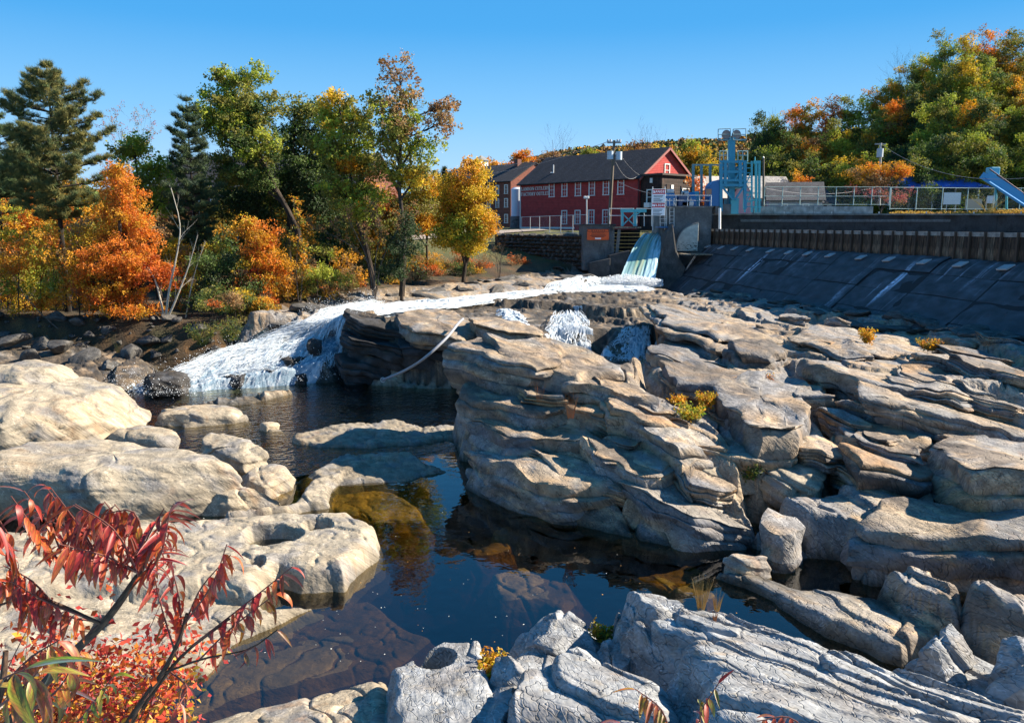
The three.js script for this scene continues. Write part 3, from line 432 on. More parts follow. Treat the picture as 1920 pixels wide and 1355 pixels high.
// right sluice pier
const D80 = (px, py) => atD(px, py, 80);
{
  const p = thing('sluice_pier', 'tall grey concrete pier with white lime runs beside the sluice', 'pier');
  const xa = D80(1256, 0).x, xb = D80(1352, 0).x;
  const T_PIER = tex(512, (u, v) => { const a = tfbm(u, v, 6, 5, 2), b = tfbm(u, v, 40, 3, 8), st = Math.max(0, tfbm(u, v * .1, 34, 3, 5) - .22) * sstep(.2, .75, v); const k = .70 + a * .35 + b * .18 + st * 1.6; return [k, k, k]; });
  part('pier_wall', cbox(xa, xb, 2.6, 10.7, -86, -80, .14), std([.23, .235, .235], .9, { map: T_PIER, bumpMap: T_BUMP, bumpScale: .03 }), p);
  part('coping', cbox(xa - .12, xb + .1, 10.702, 10.86, -86.1, -79.85, .3), CONC, p);
  part('drain_pipe', merge([bar(D80(1349, 390).setZ(-79.85), D80(1349, 432).setZ(-79.85), .13, 8)]), WHITE, p);
  // buttress beside the chute
  const sh = new THREE.Shape([[1246,436],[1254,424],[1259,470],[1276,502],[1260,536],[1222,536]].map(([a, b]) => { const q = D80(a, b); return new THREE.Vector2(q.x, q.y); }));
  const g = new THREE.ExtrudeGeometry(sh, { depth: 2, bevelEnabled: true, bevelSize: .15, bevelThickness: .15, bevelSegments: 2 }); g.translate(0, 0, -80.2); part('buttress', boxUV(g.toNonIndexed(), .2), std([.13, .125, .125], .9, { map: T_CONC, bumpMap: T_BUMP, bumpScale: .04 }), p);
  // rail on top
  const rails = []; for (const y of [.55, 1.05]) rails.push(bar(V(xa + .1, 10.86 + y, -80.1), V(xb - .1, 10.86 + y, -80.1), .035)); rails.push(bar(V(xb - .1, 11.91, -80.1), V(xb - .1, 11.91, -85), .035), bar(V(xb - .1, 11.4, -80.1), V(xb - .1, 11.4, -85), .035));
  for (let i = 0; i < 5; i++) rails.push(bar(V(lerp(xa + .1, xb - .1, i / 4), 10.86, -80.1), V(lerp(xa + .1, xb - .1, i / 4), 11.91, -80.1), .035));
  part('railing', merge(rails), GALV, p);
  const gate = thing('sluice_gate', 'white quarter round steel gate leaf on the pier face', 'gate');
  const c = D80(1307, 470), R = c.x - D80(1266, 470).x, q = new THREE.Shape(); q.moveTo(0, 0); q.lineTo(-R, 0); q.quadraticCurveTo(-R * 1.0, R * .75, -R * .55, R * 1.06); q.quadraticCurveTo(-R * .3, R * 1.2, 0, R * 1.27); q.lineTo(0, 0);
  const gg = new THREE.ExtrudeGeometry(q, { depth: .16, bevelEnabled: true, bevelSize: .02, bevelThickness: .02, bevelSegments: 1 });
  const T_GATE = tex(256, (u, v) => { const k = .9 + tfbm(u, v, 8, 4, 3) * .25, s = tfbm(u, v, 22, 3, 1) > .16 && v < .3 ? .15 : 1; return [k * s, k * s * .98, k * s * .95]; });
  const gm = part('gate_leaf', boxUV(gg, .35), std([.62, .62, .57], .6, { map: T_GATE }), gate); gm.position.set(c.x, c.y, -79.9);
  part('seal_rim', (() => { const pts = q.getPoints(14).map((v) => V(v.x + c.x, v.y + c.y, -79.72)); return new THREE.TubeGeometry(new THREE.CatmullRomCurve3(pts.slice(1, -1)), 30, .06, 5); })(), std([.2, .2, .19], .8), gate);
  const pl = thing('work_platform', 'grey plank platform on slanting struts beside the gate leaf', 'platform');
  const z0 = -79.6, z1 = -76.6; for (let i = 0; i < 6; i++) { const za = lerp(z0, z1, i / 6), zb = lerp(z0, z1, (i + 1) / 6) - .04; const A = atD(1270, 467, 79.6), B = atD(1356, 467, 79.6); part('plank', cbox(A.x, B.x, A.y - .5 + (i % 2) * .01, A.y - .38 + (i % 2) * .01, za, zb, .5), std([.6, .57, .5], .9, { map: rep(T_WOOD, .6) }), pl); }
  for (const px of [1296, 1322, 1346]) part('strut', beam(atD(px + 8, 480, 77.2), atD(px - 10, 507, 78.5), .14), std([.4, .37, .35], .8), pl);
}
// left sluice pier, low walls, stop logs
{
  const p = thing('sluice_pier', 'low concrete pier carrying the orange warning board', 'pier');
  const xa = D80(1100, 0).x, xb = D80(1162, 0).x, top = D80(0, 423).y; part('pier_wall', cbox(xa, xb, 4.5, top, -85, -80, .2), std([.2, .205, .215], .9, { map: T_CONC, bumpMap: T_BUMP, bumpScale: .03 }), p); part('coping', cbox(xa - .1, xb + .12, top + .002, top + .16, -85, -79.85, .3), CONC_D, p);
  const w = thing('wing_wall', 'dark stepped concrete wing wall at the foot of the sluice', 'wall');
  const st = [[1112, 1150, 492], [1150, 1188, 478]]; st.forEach(([a, b, y], i) => { const A = D80(a, 0).x, B = D80(b, 0).x, Y = D80(0, y).y; const sh = new THREE.Shape([[A, 2.8], [B, 2.8], [B, Y + .45], [A, Y]].map((v) => new THREE.Vector2(...v))); const g = new THREE.ExtrudeGeometry(sh, { depth: 1.2, bevelEnabled: true, bevelSize: .05, bevelThickness: .05, bevelSegments: 1 }); g.translate(0, 0, -79.6 + i * -.35); part('wall_step', boxUV(g, .2), CONC_D, w); });
  const t = thing('stop_logs', 'dark stacked timber stop logs closing the bay beside the fall', 'stop logs'); for (let i = 0; i < 8; i++) { const y = D80(0, 486).y + i * .37; part('log', cbox(D80(1160, 0).x, D80(1222, 0).x, y, y + .34, -83.6 + (i % 2) * .03, -83.2 + (i % 2) * .03, .4), std([.05, .05, .055], .85, { map: rep(T_WOOD, .3) }), t); }
  part('slot_post', beam(D80(1161, 430), D80(1155, 492), .3), CONC, t);
}
// water sliding from the sluice
{
  const N = 60, M = 44, pos = [], col = [], idx = [], L0 = atD(1212, 436, 83), R0 = atD(1249, 436, 83), L1 = atD(1158, 536, 75.5), R1 = atD(1226, 540, 75.5);
  for (let i = 0; i <= N; i++) for (let j = 0; j <= M; j++) { const t = i / N, s = j / M, a = L0.clone().lerp(R0, s), b = L1.clone().lerp(R1, s); const x = lerp(a.x, b.x, Math.pow(t, .8)), z = lerp(a.z, b.z, Math.pow(t, .7)), y = lerp(a.y, b.y, Math.pow(t, 1.45)); const st = fbm2(s * 14, t * 1.2, 3), fr = sstep(.45, .9, s) * (.5 + fbm2(s * 20, t * 9, 3)) + sstep(.55, 1, t) * .4 + sstep(.1, .0, s) * .6; pos.push(x, y + st * .14 + Math.max(0, fbm2(s * 22, t * 14, 3)) * .22 * fr, z + st * .05); const f = clamp(.1 + fr * .9 + st * .55); const c = mixc(mixc([.10, .24, .22], [.22, .25, .08], sstep(.1, .45, st + (Math.abs(s - .42) < .14 ? .35 : 0))), [.55, .75, .85], f); col.push(...c); }
  for (let i = 0; i < N; i++) for (let j = 0; j < M; j++) { const a = i * (M + 1) + j, b = a + 1, c = a + M + 1, d = c + 1; idx.push(a, c, b, b, c, d); }
  const g = new THREE.BufferGeometry(); g.setAttribute('position', new THREE.Float32BufferAttribute(pos, 3)); g.setAttribute('color', new THREE.Float32BufferAttribute(col, 3)); g.setIndex(idx); g.computeVertexNormals();
  const sw = struct('sluice_water', g, new THREE.MeshPhysicalMaterial({ vertexColors: true, roughness: .12, ior: 1.33, clearcoat: .6, clearcoatRoughness: .1 }), 'smooth green sheet of water pouring from the sluice');
  const foot = L1.clone().lerp(R1, .45); const m = droplets(15000, 15, (r) => { const a = r() * TAU, q = Math.sqrt(r()), x = foot.x - .9 + Math.cos(a) * q * 3.6, z = foot.z + .4 + Math.sin(a) * q * 1.3; return V(x, 3.3 + Math.pow(r(), 2) * (1.2 - q * .6), z); }, .015, .07); m.name = 'spray'; m.userData.kind = 'stuff'; sw.add(m);
}
// signs
const font = await new FontLoader().loadAsync('fonts/droid/droid_sans_bold.typeface.json'), serif = await new FontLoader().loadAsync('fonts/droid/droid_serif_bold.typeface.json');
function board(name, label, px0, px1, py0, py1, d, draw, w, h, edge = WHITE) {
  const a = atD(px0, py0, d), b = atD(px1, py1, d), o = thing(name, label, 'sign', undefined, V((a.x + b.x) / 2, (a.y + b.y) / 2, a.z)), W = b.x - a.x, H = a.y - b.y;
  part('sign_panel', new RoundedBoxGeometry(W, H, .06, 2, .02), edge, o); const m = part('sign_print', new THREE.PlaneGeometry(W * .97, H * .97), std(lin(1, 1, 1), .6, { map: canvasTex(w, h, draw) }), o); m.position.z = .036; return o;
}
const danger = (word) => (g, w, h) => { g.fillStyle = '#e9ebee'; g.fillRect(0, 0, w, h); g.fillStyle = '#c2242a'; g.fillRect(6, 6, w - 12, h * .36); g.fillStyle = '#fff'; g.font = `bold ${h * .26}px sans-serif`; g.textAlign = 'center'; g.fillText('\u26A0 '.slice(0, 0) + word, w / 2 + 14, h * .29); g.beginPath(); g.moveTo(22, h * .3); g.lineTo(40, h * .1); g.lineTo(58, h * .3); g.fill(); g.fillStyle = '#222a33'; for (const [y, l] of [[.5, .72], [.6, .66], [.72, .5], [.83, .7], [.91, .6]]) g.fillRect(w * .1, h * y, w * l, h * .045); };
board('danger_sign', 'red and white danger sign with english text above the spanish one', 1223, 1248, 354, 379, 79.4, danger('DANGER'), 256, 256);
board('danger_sign', 'red and white sign reading peligro mounted under its english twin', 1222, 1247, 379.6, 404, 79.4, danger('PELIGRO'), 256, 256);
board('warning_sign', 'orange warning board on the low concrete pier', 1101, 1142, 429, 450, 79.7, (g, w, h) => { g.fillStyle = '#d9541a'; g.fillRect(0, 0, w, h); g.strokeStyle = '#2a1206'; g.lineWidth = 5; g.strokeRect(4, 4, w - 8, h * .22); g.fillStyle = '#2a1206'; g.textAlign = 'center'; g.font = `bold ${h * .18}px sans-serif`; g.fillText('W A R N I N G', w / 2, h * .2); g.font = `bold ${h * .12}px sans-serif`; g.fillText('WATER RISES FAST', w / 2, h * .38); g.fillRect(w * .18, h * .46, w * .64, h * .05); g.fillRect(w * .12, h * .57, w * .76, h * .05); g.fillRect(w * .2, h * .68, w * .6, h * .05); g.fillStyle = '#e8e8e8'; g.fillRect(w * .36, h * .8, w * .28, h * .13); }, 256, 144, std([.5, .12, .03], .7));
// ladders, walkway and rails round the sluice
{
  const s = thing('sign_frame', 'galvanised post frame and ladder behind the danger signs', 'frame');
  const g = []; for (const px of [1224, 1247]) g.push(bar(D80(px, 350), D80(px, 432), .05)); for (const px of [1238, 1250, 1256, 1264]) g.push(bar(D80(px, 372), D80(px, 425), .04)); for (let y = 376; y < 424; y += 7) g.push(bar(D80(1256, y), D80(1264, y), .025)); for (const y of [410, 418]) g.push(bar(D80(1237, y), D80(1250, y), .03)); part('ladder_frame', merge(g), GALV, s);
  const a = D80(1236, 423), b = D80(1262, 427); part('grating', cbox(a.x, b.x, b.y, b.y + .12, -82, -79.5, .5), BLUE, s);
  const f = thing('gate_hoist', 'small teal braced hoist frame left of the sluice', 'hoist frame');
  const q = (x, y, d = 80) => atD(x, y, d), P = []; for (const d of [80, 83]) { for (const x of [1167, 1191]) P.push(beam(q(x, 396, d), q(x, 424, d), .22)); P.push(beam(q(1164, 395, d), q(1212, 395, d), .3)); P.push(beam(q(1167, 400, d), q(1190, 423, d), .1), beam(q(1167, 423, d), q(1190, 400, d), .1), beam(q(1192, 403, d), q(1203, 396, d), .12)); } part('frame', merge(P), TEAL_L, f); part('deck', cbox(q(1158, 0).x, q(1213, 0).x, q(0, 425).y - .16, q(0, 425).y, -84, -79.6, .4), std([.45, .43, .4], .9, { map: rep(T_WOOD, .5) }), f);
  const r = thing('pipe_railing', 'white pipe railing on the abutment next to the utility pole', 'railing'), R = []; for (const [y, x0, x1] of [[391, 1143, 1188], [404, 1143, 1165], [391, 1193, 1222], [404, 1193, 1222]]) R.push(bar(q(x0, y), q(x1, y), .045)); for (const x of [1143, 1165, 1188, 1194, 1208, 1222]) R.push(bar(q(x, 390), q(x, 424), .045)); part('rail', merge(R), GALV, r);
}
// hoist tower
{
  const T = thing('hoist_tower', 'tall teal steel hoist tower with twin round floodlights on top', 'tower'), d = 84, q = (x, y, dd = d) => atD(x, y, dd);
  part('mast', boxUV(beam(q(1372, 258), q(1371, 383), .58, .62)), TEAL, T);
  const fr = []; for (const dd of [83, 87]) { for (const [x, y0, y1] of [[1352, 306, 396], [1397, 302, 392], [1360, 300, 345], [1388, 300, 350]]) fr.push(beam(q(x, y0, dd), q(x, y1, dd), .3)); for (const y of [303, 322, 338, 347]) fr.push(beam(q(1350, y, dd), q(1400, y, dd), .24)); fr.push(beam(q(1352, 347, dd), q(1375, 375, dd), .18), beam(q(1397, 347, dd), q(1378, 375, dd), .18), beam(q(1354, 305, dd), q(1370, 338, dd), .12), beam(q(1396, 305, dd), q(1378, 338, dd), .12)); } for (const x of [1352, 1397]) for (const y of [303, 347]) fr.push(beam(q(x, y, 83), q(x, y, 87), .22));
  part('frame', merge(fr), TEAL, T);
  const bl = q(1352, 338), bh = q(1396, 352); part('drive_housing', cbox(bl.x, bh.x, bh.y, bl.y, -86.5, -83.5, .4), std([.04, .2, .3], .5), T);
  for (const [x, y, s] of [[1362, 326, .5], [1385, 320, .6], [1384, 334, .7], [1366, 315, .4]]) { const g = new THREE.CylinderGeometry(s * .7, s * .7, s * 1.5, 12); g.rotateZ(Math.PI / 2); const m = part('winch_drum', g, std([.08, .14, .18], .5, { metalness: .3 }), T); m.position.copy(q(x, y, 85)); }
  const rail = []; for (const dd of [83, 87]) for (const [x0, x1] of [[1350, 1364], [1384, 1402]]) { for (const y of [283, 291]) rail.push(bar(q(x0, y, dd), q(x1, y, dd), .05)); for (const x of [x0, (x0 + x1) / 2, x1]) rail.push(bar(q(x, 282, dd), q(x, 303, dd), .05)); } for (const y of [362, 376]) rail.push(bar(q(1396, y), q(1424, y), .06)); part('railing', merge(rail), std([.25, .42, .42], .5), T);
  const lat = []; for (const x of [1397, 1410]) lat.push(beam(q(x, 302, 83), q(x, 398, 83), .16)); for (let y = 306; y < 396; y += 9) lat.push(bar(q(1397, y, 83), q(1410, y, 83), .05)); lat.push(beam(q(1397, 350, 83), q(1410, 320, 83), .1), beam(q(1397, 390, 83), q(1410, 352, 83), .1)); part('ladder', merge(lat), TEAL_L, T);
  const sp = []; for (const x of [1418, 1424]) sp.push(beam(q(x, 303), q(x, 398), .22)); sp.push(beam(q(1414, 304), q(1426, 304), .3), bar(q(1416, 294), q(1416, 304), .05), beam(q(1410, 375), q(1428, 375), .14), beam(q(1410, 388), q(1428, 388), .14)); part('side_post', merge(sp), TEAL_L, T);
  for (const [x0, x1, lx] of [[1347, 1370, 1361], [1375, 1399, 1380]]) { const c = []; for (const dd of [83.6, 84.8]) for (const [a, b] of [[[x0, 242], [x1, 241]], [[x0, 262], [x1, 262]], [[x0, 242], [x0, 262]], [[x1, 241], [x1, 262]], [[x0, 252], [x1, 252]]]) c.push(bar(q(...a, dd), q(...b, dd), .045)); const cage = part('lamp_cage', merge(c), std([.2, .3, .32], .5), T); const g = new THREE.CylinderGeometry(.46, .36, .55, 20); g.rotateX(Math.PI / 2); const L = part('floodlight', g, std([.16, .15, .17], .4, { metalness: .4 }), T); L.position.copy(q(lx, 252.5, 84)); const lens = part('lens', new THREE.CircleGeometry(.4, 20), std([.22, .16, .15], .2), L); lens.position.z = .28; }
  part('lamp_arm', beam(q(1350, 262), q(1398, 262), .16), TEAL, T); part('base_block', cbox(q(1354, 0).x, q(1384, 0).x, q(0, 401).y, q(0, 383).y, -86, -83, .3), std([.18, .19, .2], .9, { map: T_CONC }), T); part('base_housing', cbox(q(1384.5, 0).x, q(1400, 0).x, q(0, 401).y, q(0, 372).y, -86, -83.2, .3), TEAL_L, T);
  const H = thing('gate_housing', 'blue curved steel housing left of the hoist tower', 'housing'), sh = new THREE.Shape(); const A = q(1326, 386), B = q(1347, 338); sh.moveTo(A.x, A.y); sh.lineTo(A.x, lerp(A.y, B.y, .75)); sh.quadraticCurveTo(A.x + .2, B.y - .1, B.x, B.y); sh.lineTo(B.x, A.y); const hg = new THREE.ExtrudeGeometry(sh, { depth: 2, bevelEnabled: true, bevelSize: .04, bevelThickness: .04, bevelSegments: 2 }); hg.translate(0, 0, -85); part('shell', hg, BLUE, H); part('shell_window', box(.6, .55, .06, q(1339, 0).x, q(0, 360).y, -82.9), std([.3, .16, .1], .5), H);
  const G = thing('steel_portal', 'row of slim teal portal posts between the mill and the hoist tower', 'portal'); for (const x of [1300, 1315.5, 1332]) { part('post', beam(q(x, 309, 86), q(x, 374, 86), .24), std([.12, .25, .28], .5), G); } part('lintel', beam(q(1298, 309, 86), q(1348, 309, 86), .16), std([.2, .32, .33], .5), G);
  // gear on the pier deck
  const r = rng(4); for (let i = 0; i < 7; i++) { const x = [1262, 1272, 1284, 1296, 1306, 1318, 1290][i], h = .5 + r() * .9, o = thing('gate_motor', ['blue gate motor nearest the danger signs', 'teal gate motor second from the danger signs', 'navy gate motor third from the danger signs', 'bare steel gate motor in the deck centre', 'blue gate motor beside the steel one', 'teal gate motor next to the curved blue housing', 'navy gate motor near the middle of the pier deck'][i], 'motor', undefined, V(q(x, 0).x, 10.86, -82.6 - (i % 3) * .9)); part('motor_body', new RoundedBoxGeometry(.9 + r() * .4, h, .9, 2, .12).translate(0, h / 2, 0), [BLUE, TEAL, std([.03, .06, .14], .5), STEEL][i % 4], o); const g = new THREE.CylinderGeometry(.25, .25, .7, 12); g.rotateZ(Math.PI / 2); g.translate(.1, h + .18, 0); part('gearbox', g, [STEEL, BLUE, TEAL_L][i % 3], o); part('bracket', box(.12, h + .9, .12, -.4, (h + .9) / 2, .3), DARK, o); }
}
console.log('dam');
// ---------- buildings ----------
const T_SIDING = tex(256, (u, v) => { const k = .86 + tfbm(u, v, 6, 4, 1) * .2 + tn(u, v, 50, 2) * .06; return [k, k, k]; });
const T_LAP = tex(128, (u, v) => { const t = (v * 8) % 1; return [t * .9]; }, false);
const T_BRICK = tex(256, (u, v) => { const k = .8 + tfbm(u, v, 30, 3, 1) * .5 + tfbm(u, v, 5, 3, 4) * .25; return [k, k * .96, k * .94]; });
const T_SHINGLE = tex(256, (u, v) => { const row = Math.floor(v * 24), k = .75 + tn(u, v, 60, 2) * .25 + n2(row * 7.3, Math.floor(u * 40 + (row % 2) * .5) * 3.1) * .3 + tfbm(u, v, 4, 3, 8) * .3; return [k, k, k * 1.02]; });
const GLASS = std([.02, .026, .03], .06), SASH = std([.78, .76, .70], .7), TRIM = std([.7, .68, .63], .7);
const ROOF = std([.030, .031, .040], .92, { map: rep(T_SHINGLE, .25), bumpMap: rep(T_SHINGLE, .25), bumpScale: .02 });
function windowPart(parent, x, y, z, w, h, o = {}) { // sash window facing +z of its parent
  const win = new THREE.Group(); win.name = 'window'; win.position.set(x, y, z); if (o.turn) win.rotation.y = o.turn; parent.add(win); const t = o.t ?? .13, fr = o.mat ?? SASH;
  part('frame', merge([box(w, t, .14, 0, h / 2 - t / 2, 0), box(w + .14, t * .8, .2, 0, -h / 2 + t * .4, 0), box(t, h - t * 2, .14, -w / 2 + t / 2, 0, 0), box(t, h - t * 2, .14, w / 2 - t / 2, 0, 0)]), fr, win);
  part('glazing_bar', merge([box(w - t * 2, .07, .1, 0, 0, -.02), ...(o.plain ? [] : [box(.035, h - t * 2, .07, 0, 0, -.03), box(w - t * 2, .035, .07, 0, h * .25, -.03), box(w - t * 2, .035, .07, 0, -h * .25, -.03)])]), fr, win);
  for (const s of [1, -1]) part('pane', box(w - t * 2, h / 2 - t - .02, .03, 0, s * (h / 4 - t / 4), -.055), o.glass ?? GLASS, win);
  return win;
}
function gablePrism(L, W, H, R) { // walls of a gabled house; x along the front, z from 0 (front) to -W
  const pos = [], uv = [], q = (a, b, c, d) => { for (const p of [a, b, c, a, c, d]) { pos.push(...p); uv.push((Math.abs(a[0] - b[0]) > .01 ? p[0] : p[2]), p[1]); } };
  q([0, 0, 0], [L, 0, 0], [L, H, 0], [0, H, 0]); q([L, 0, -W], [0, 0, -W], [0, H, -W], [L, H, -W]);
  for (const x of [0, L]) { q([x, 0, -W], [x, 0, 0], [x, H, 0], [x, H, -W]); pos.push(x, H, 0, x, H, -W, x, H + R, -W / 2); uv.push(0, H, -W, H, -W / 2, H + R); }
  const g = new THREE.BufferGeometry(); g.setAttribute('position', new THREE.Float32BufferAttribute(pos, 3)); g.setAttribute('uv', new THREE.Float32BufferAttribute(uv, 2)); g.computeVertexNormals(); return g;
}
function gableRoof(L, W, H, R, ov, th, mat, parent, name = 'roof') {
  const sl = Math.hypot(W / 2 + ov, R * (W / 2 + ov) / (W / 2)), an = Math.atan2(R, W / 2);
  for (const s of [1, -1]) { const g = boxUV(new RoundedBoxGeometry(L + ov * 2, th, sl, 1, .02), 1), m = part(name, g, mat, parent); m.position.set(L / 2, H + R / 2 - ov * R / W + th * .6, -W / 2 + s * (W / 4 + ov / 2)); m.rotation.x = s * an; }
}
{ // red clapboard mill
  const B = thing('red_mill', 'long dark red clapboard mill with black roof and white window trim', 'building', undefined, V(1.3, 8.25, -122)); B.rotation.y = -48.2 * DEG;
  const L = 22.8, W = 11.6, H = 6.85, R = 4.0, red = std([.52, .05, .045], .8, { map: rep(T_SIDING, .3), bumpMap: rep(T_LAP, .5, .55), bumpScale: .03 });
  part('wall', gablePrism(L, W, H, R), red, B); gableRoof(L, W, H, R, .45, .2, ROOF, B);
  for (const u of [6.75, 9.35, 11.98, 14.6, 17.2, 19.8]) windowPart(B, u, 5.75, .03, 1.12, 2.05);
  for (const u of [9.35, 11.98, 14.6, 17.2]) windowPart(B, u, 1.85, .03, 1.12, 2.0);
  part('corner_board', box(.16, H, .16, 0, H / 2, .02), TRIM, B); part('corner_board', box(.16, H, .16, L, H / 2, .02), std([.12, .02, .02], .8), B); part('skirt_board', box(L * .5, .25, .06, L * .25, .35, .03), TRIM, B);
  const gw = windowPart(B, L + .03, H + 1.15, -W / 2, 1.15, 1.75, { turn: Math.PI / 2, plain: true, glass: std([.35, .4, .45], .3) });
  for (const s of [1, -1]) { const sl = Math.hypot(W / 2 + .45, R * 1.08), m = part('rake_board', box(.08, .28, sl), std([.30, .09, .08], .7), B); m.position.set(L + .47, H + R / 2 - .18, -W / 2 + s * (W / 4 + .22)); m.rotation.x = s * Math.atan2(R, W / 2); }
  // painted lettering
  const let1 = new TextGeometry('LAMSON CUTLERY', { font: serif, size: .5, depth: .02, curveSegments: 2 }), let2 = new TextGeometry('FACTORY OUTLET', { font: serif, size: .5, depth: .02, curveSegments: 2 });
  for (const [g, y] of [[let1, 5.85], [let2, 5.08]]) { g.computeBoundingBox(); const w = g.boundingBox.max.x - g.boundingBox.min.x; g.scale(6.0 / w, 1, 1); g.translate(.18, y, .04); }
  part('lettering', merge([let1, let2]), std([.68, .66, .6], .7), B);
  part('vent_pipe', merge([bar(V(5.2, 8.3, -1.8), V(5.2, 9.5, -1.8), .08), bar(V(5.2, 8.35, -1.8), V(4.8, 8.35, -1.6), .08)]), WHITE, B);
  const ann = std([.075, .042, .036], .85, { map: rep(T_WOOD, .3), bumpMap: rep(T_LAP, .5), bumpScale: .02 });
  const A = thing('brown_annex', 'brown board annex with a flat roof at the gable end of the red mill', 'building', undefined, V(1.3, 8.25, -122)); A.rotation.y = -48.2 * DEG;
  const a0 = 22.9, a1 = 26.3, v0 = .3, v1 = 7.0; part('wall', cbox(a0, a1, 0, 7.0, -v1, -v0, .5), ann, A); part('roof', cbox(a0 - .02, a1 + .3, 7.002, 7.25, -v1 - .3, -v0 + .3, .5), std([.05, .035, .03], .8), A);
  windowPart(A, 24.4, 4.3, -v0 + .03, .95, 2.0, { plain: true, glass: std([.15, .16, .15], .2) }); part('air_conditioner', box(.85, .6, .5, 24.4, 3.3, .05), WHITE, A); part('vent', box(.4, .6, .08, 24.6, 6.4, -v0 + .03), TRIM, A);
  windowPart(A, a1 + .03, 4.7, -5.3, 1.5, 1.6, { turn: Math.PI / 2, plain: true }); part('light_box', box(.1, .5, .5, a1 + .05, 5.6, -2.4), WHITE, A); part('wall_lamp', box(.14, .35, .5, a1 + .06, 6.4, -5.2), std([.5, .45, .3], .6), A);
  // yard things
  const t = thing('storage_tank', 'white vertical tank at the far end of the red mill', 'tank', undefined, atD(969, 428, 128).setY(8.2)); part('tank_body', new THREE.CylinderGeometry(.9, .9, 4.2, 20).translate(0, 4.3, 0), std([.62, .68, .76], .5), t); part('tank_stand', new THREE.CylinderGeometry(1, 1.1, 2.2, 12).translate(0, 1.1, 0), CONC, t); part('tank_lid', new THREE.CylinderGeometry(.5, .92, .3, 20).translate(0, 6.55, 0), std([.55, .6, .68], .5), t);
}
function brickMill(name, label, pos, turn, L, W, H, R, cols, rowsY, o = {}) {
  const B = thing(name, label, 'building', undefined, pos); B.rotation.y = turn; const br = std(o.color ?? [.28, .10, .07], .9, { map: rep(T_BRICK, .5), bumpMap: rep(T_BRICK, .5), bumpScale: .02 });
  part('wall', gablePrism(L, W, H, R), br, B); gableRoof(L, W, H, R, .3, .22, ROOF, B);
  for (const y of rowsY) for (let i = 0; i < cols; i++) windowPart(B, L * (i + .5) / cols, y, .03, o.ww ?? 1.0, o.wh ?? 2.0);
  return B;
}
{
  const B = brickMill('brick_mill', 'tall brick mill with slate roof and cupola behind the red mill', V(-16.9, 8.2, -168.6), -48.2 * DEG, 25, 12.4, 8.8, 3.6, 10, [2.0, 4.9, 7.4], { wh: 1.7 });
  const c = part('cupola', merge([box(2, 1.5, 2, 9, 13, -6.2)]), TRIM, B); part('cupola_roof', (() => { const g = new THREE.ConeGeometry(1.75, 1.1, 4); g.rotateY(Math.PI / 4); g.translate(9, 14.3, -6.2); return g; })(), std([.16, .17, .18], .7), c); part('louvre', box(.8, .9, .06, 9, 13, -5.17), std([.3, .3, .3], .8), c);
  part('chimney', box(1, 1.8, 1, 21, 12.4, -5.4), std([.16, .07, .055], .9), B);
  brickMill('brick_factory', 'long brick factory half hidden behind the riverside trees', V(-44, 5.4, -98), -12 * DEG, 27, 13, 8.0, 4.0, 11, [2.2, 5.6], { wh: 2.2, color: [.21, .075, .05] });
  const S = thing('red_shed', 'small dark red shed with a low roof left of the yellow maple', 'building', undefined, atD(760, 425, 125).setY(7.9)); part('wall', gablePrism(5.5, 5, 2.9, 1.3), std([.19, .03, .035], .85), S); gableRoof(5.5, 5, 2.9, 1.3, .3, .14, std([.10, .03, .035], .8), S); part('door', box(1.8, 2.1, .08, 3.2, 1.05, .04), std([.05, .02, .02], .8), S);
}
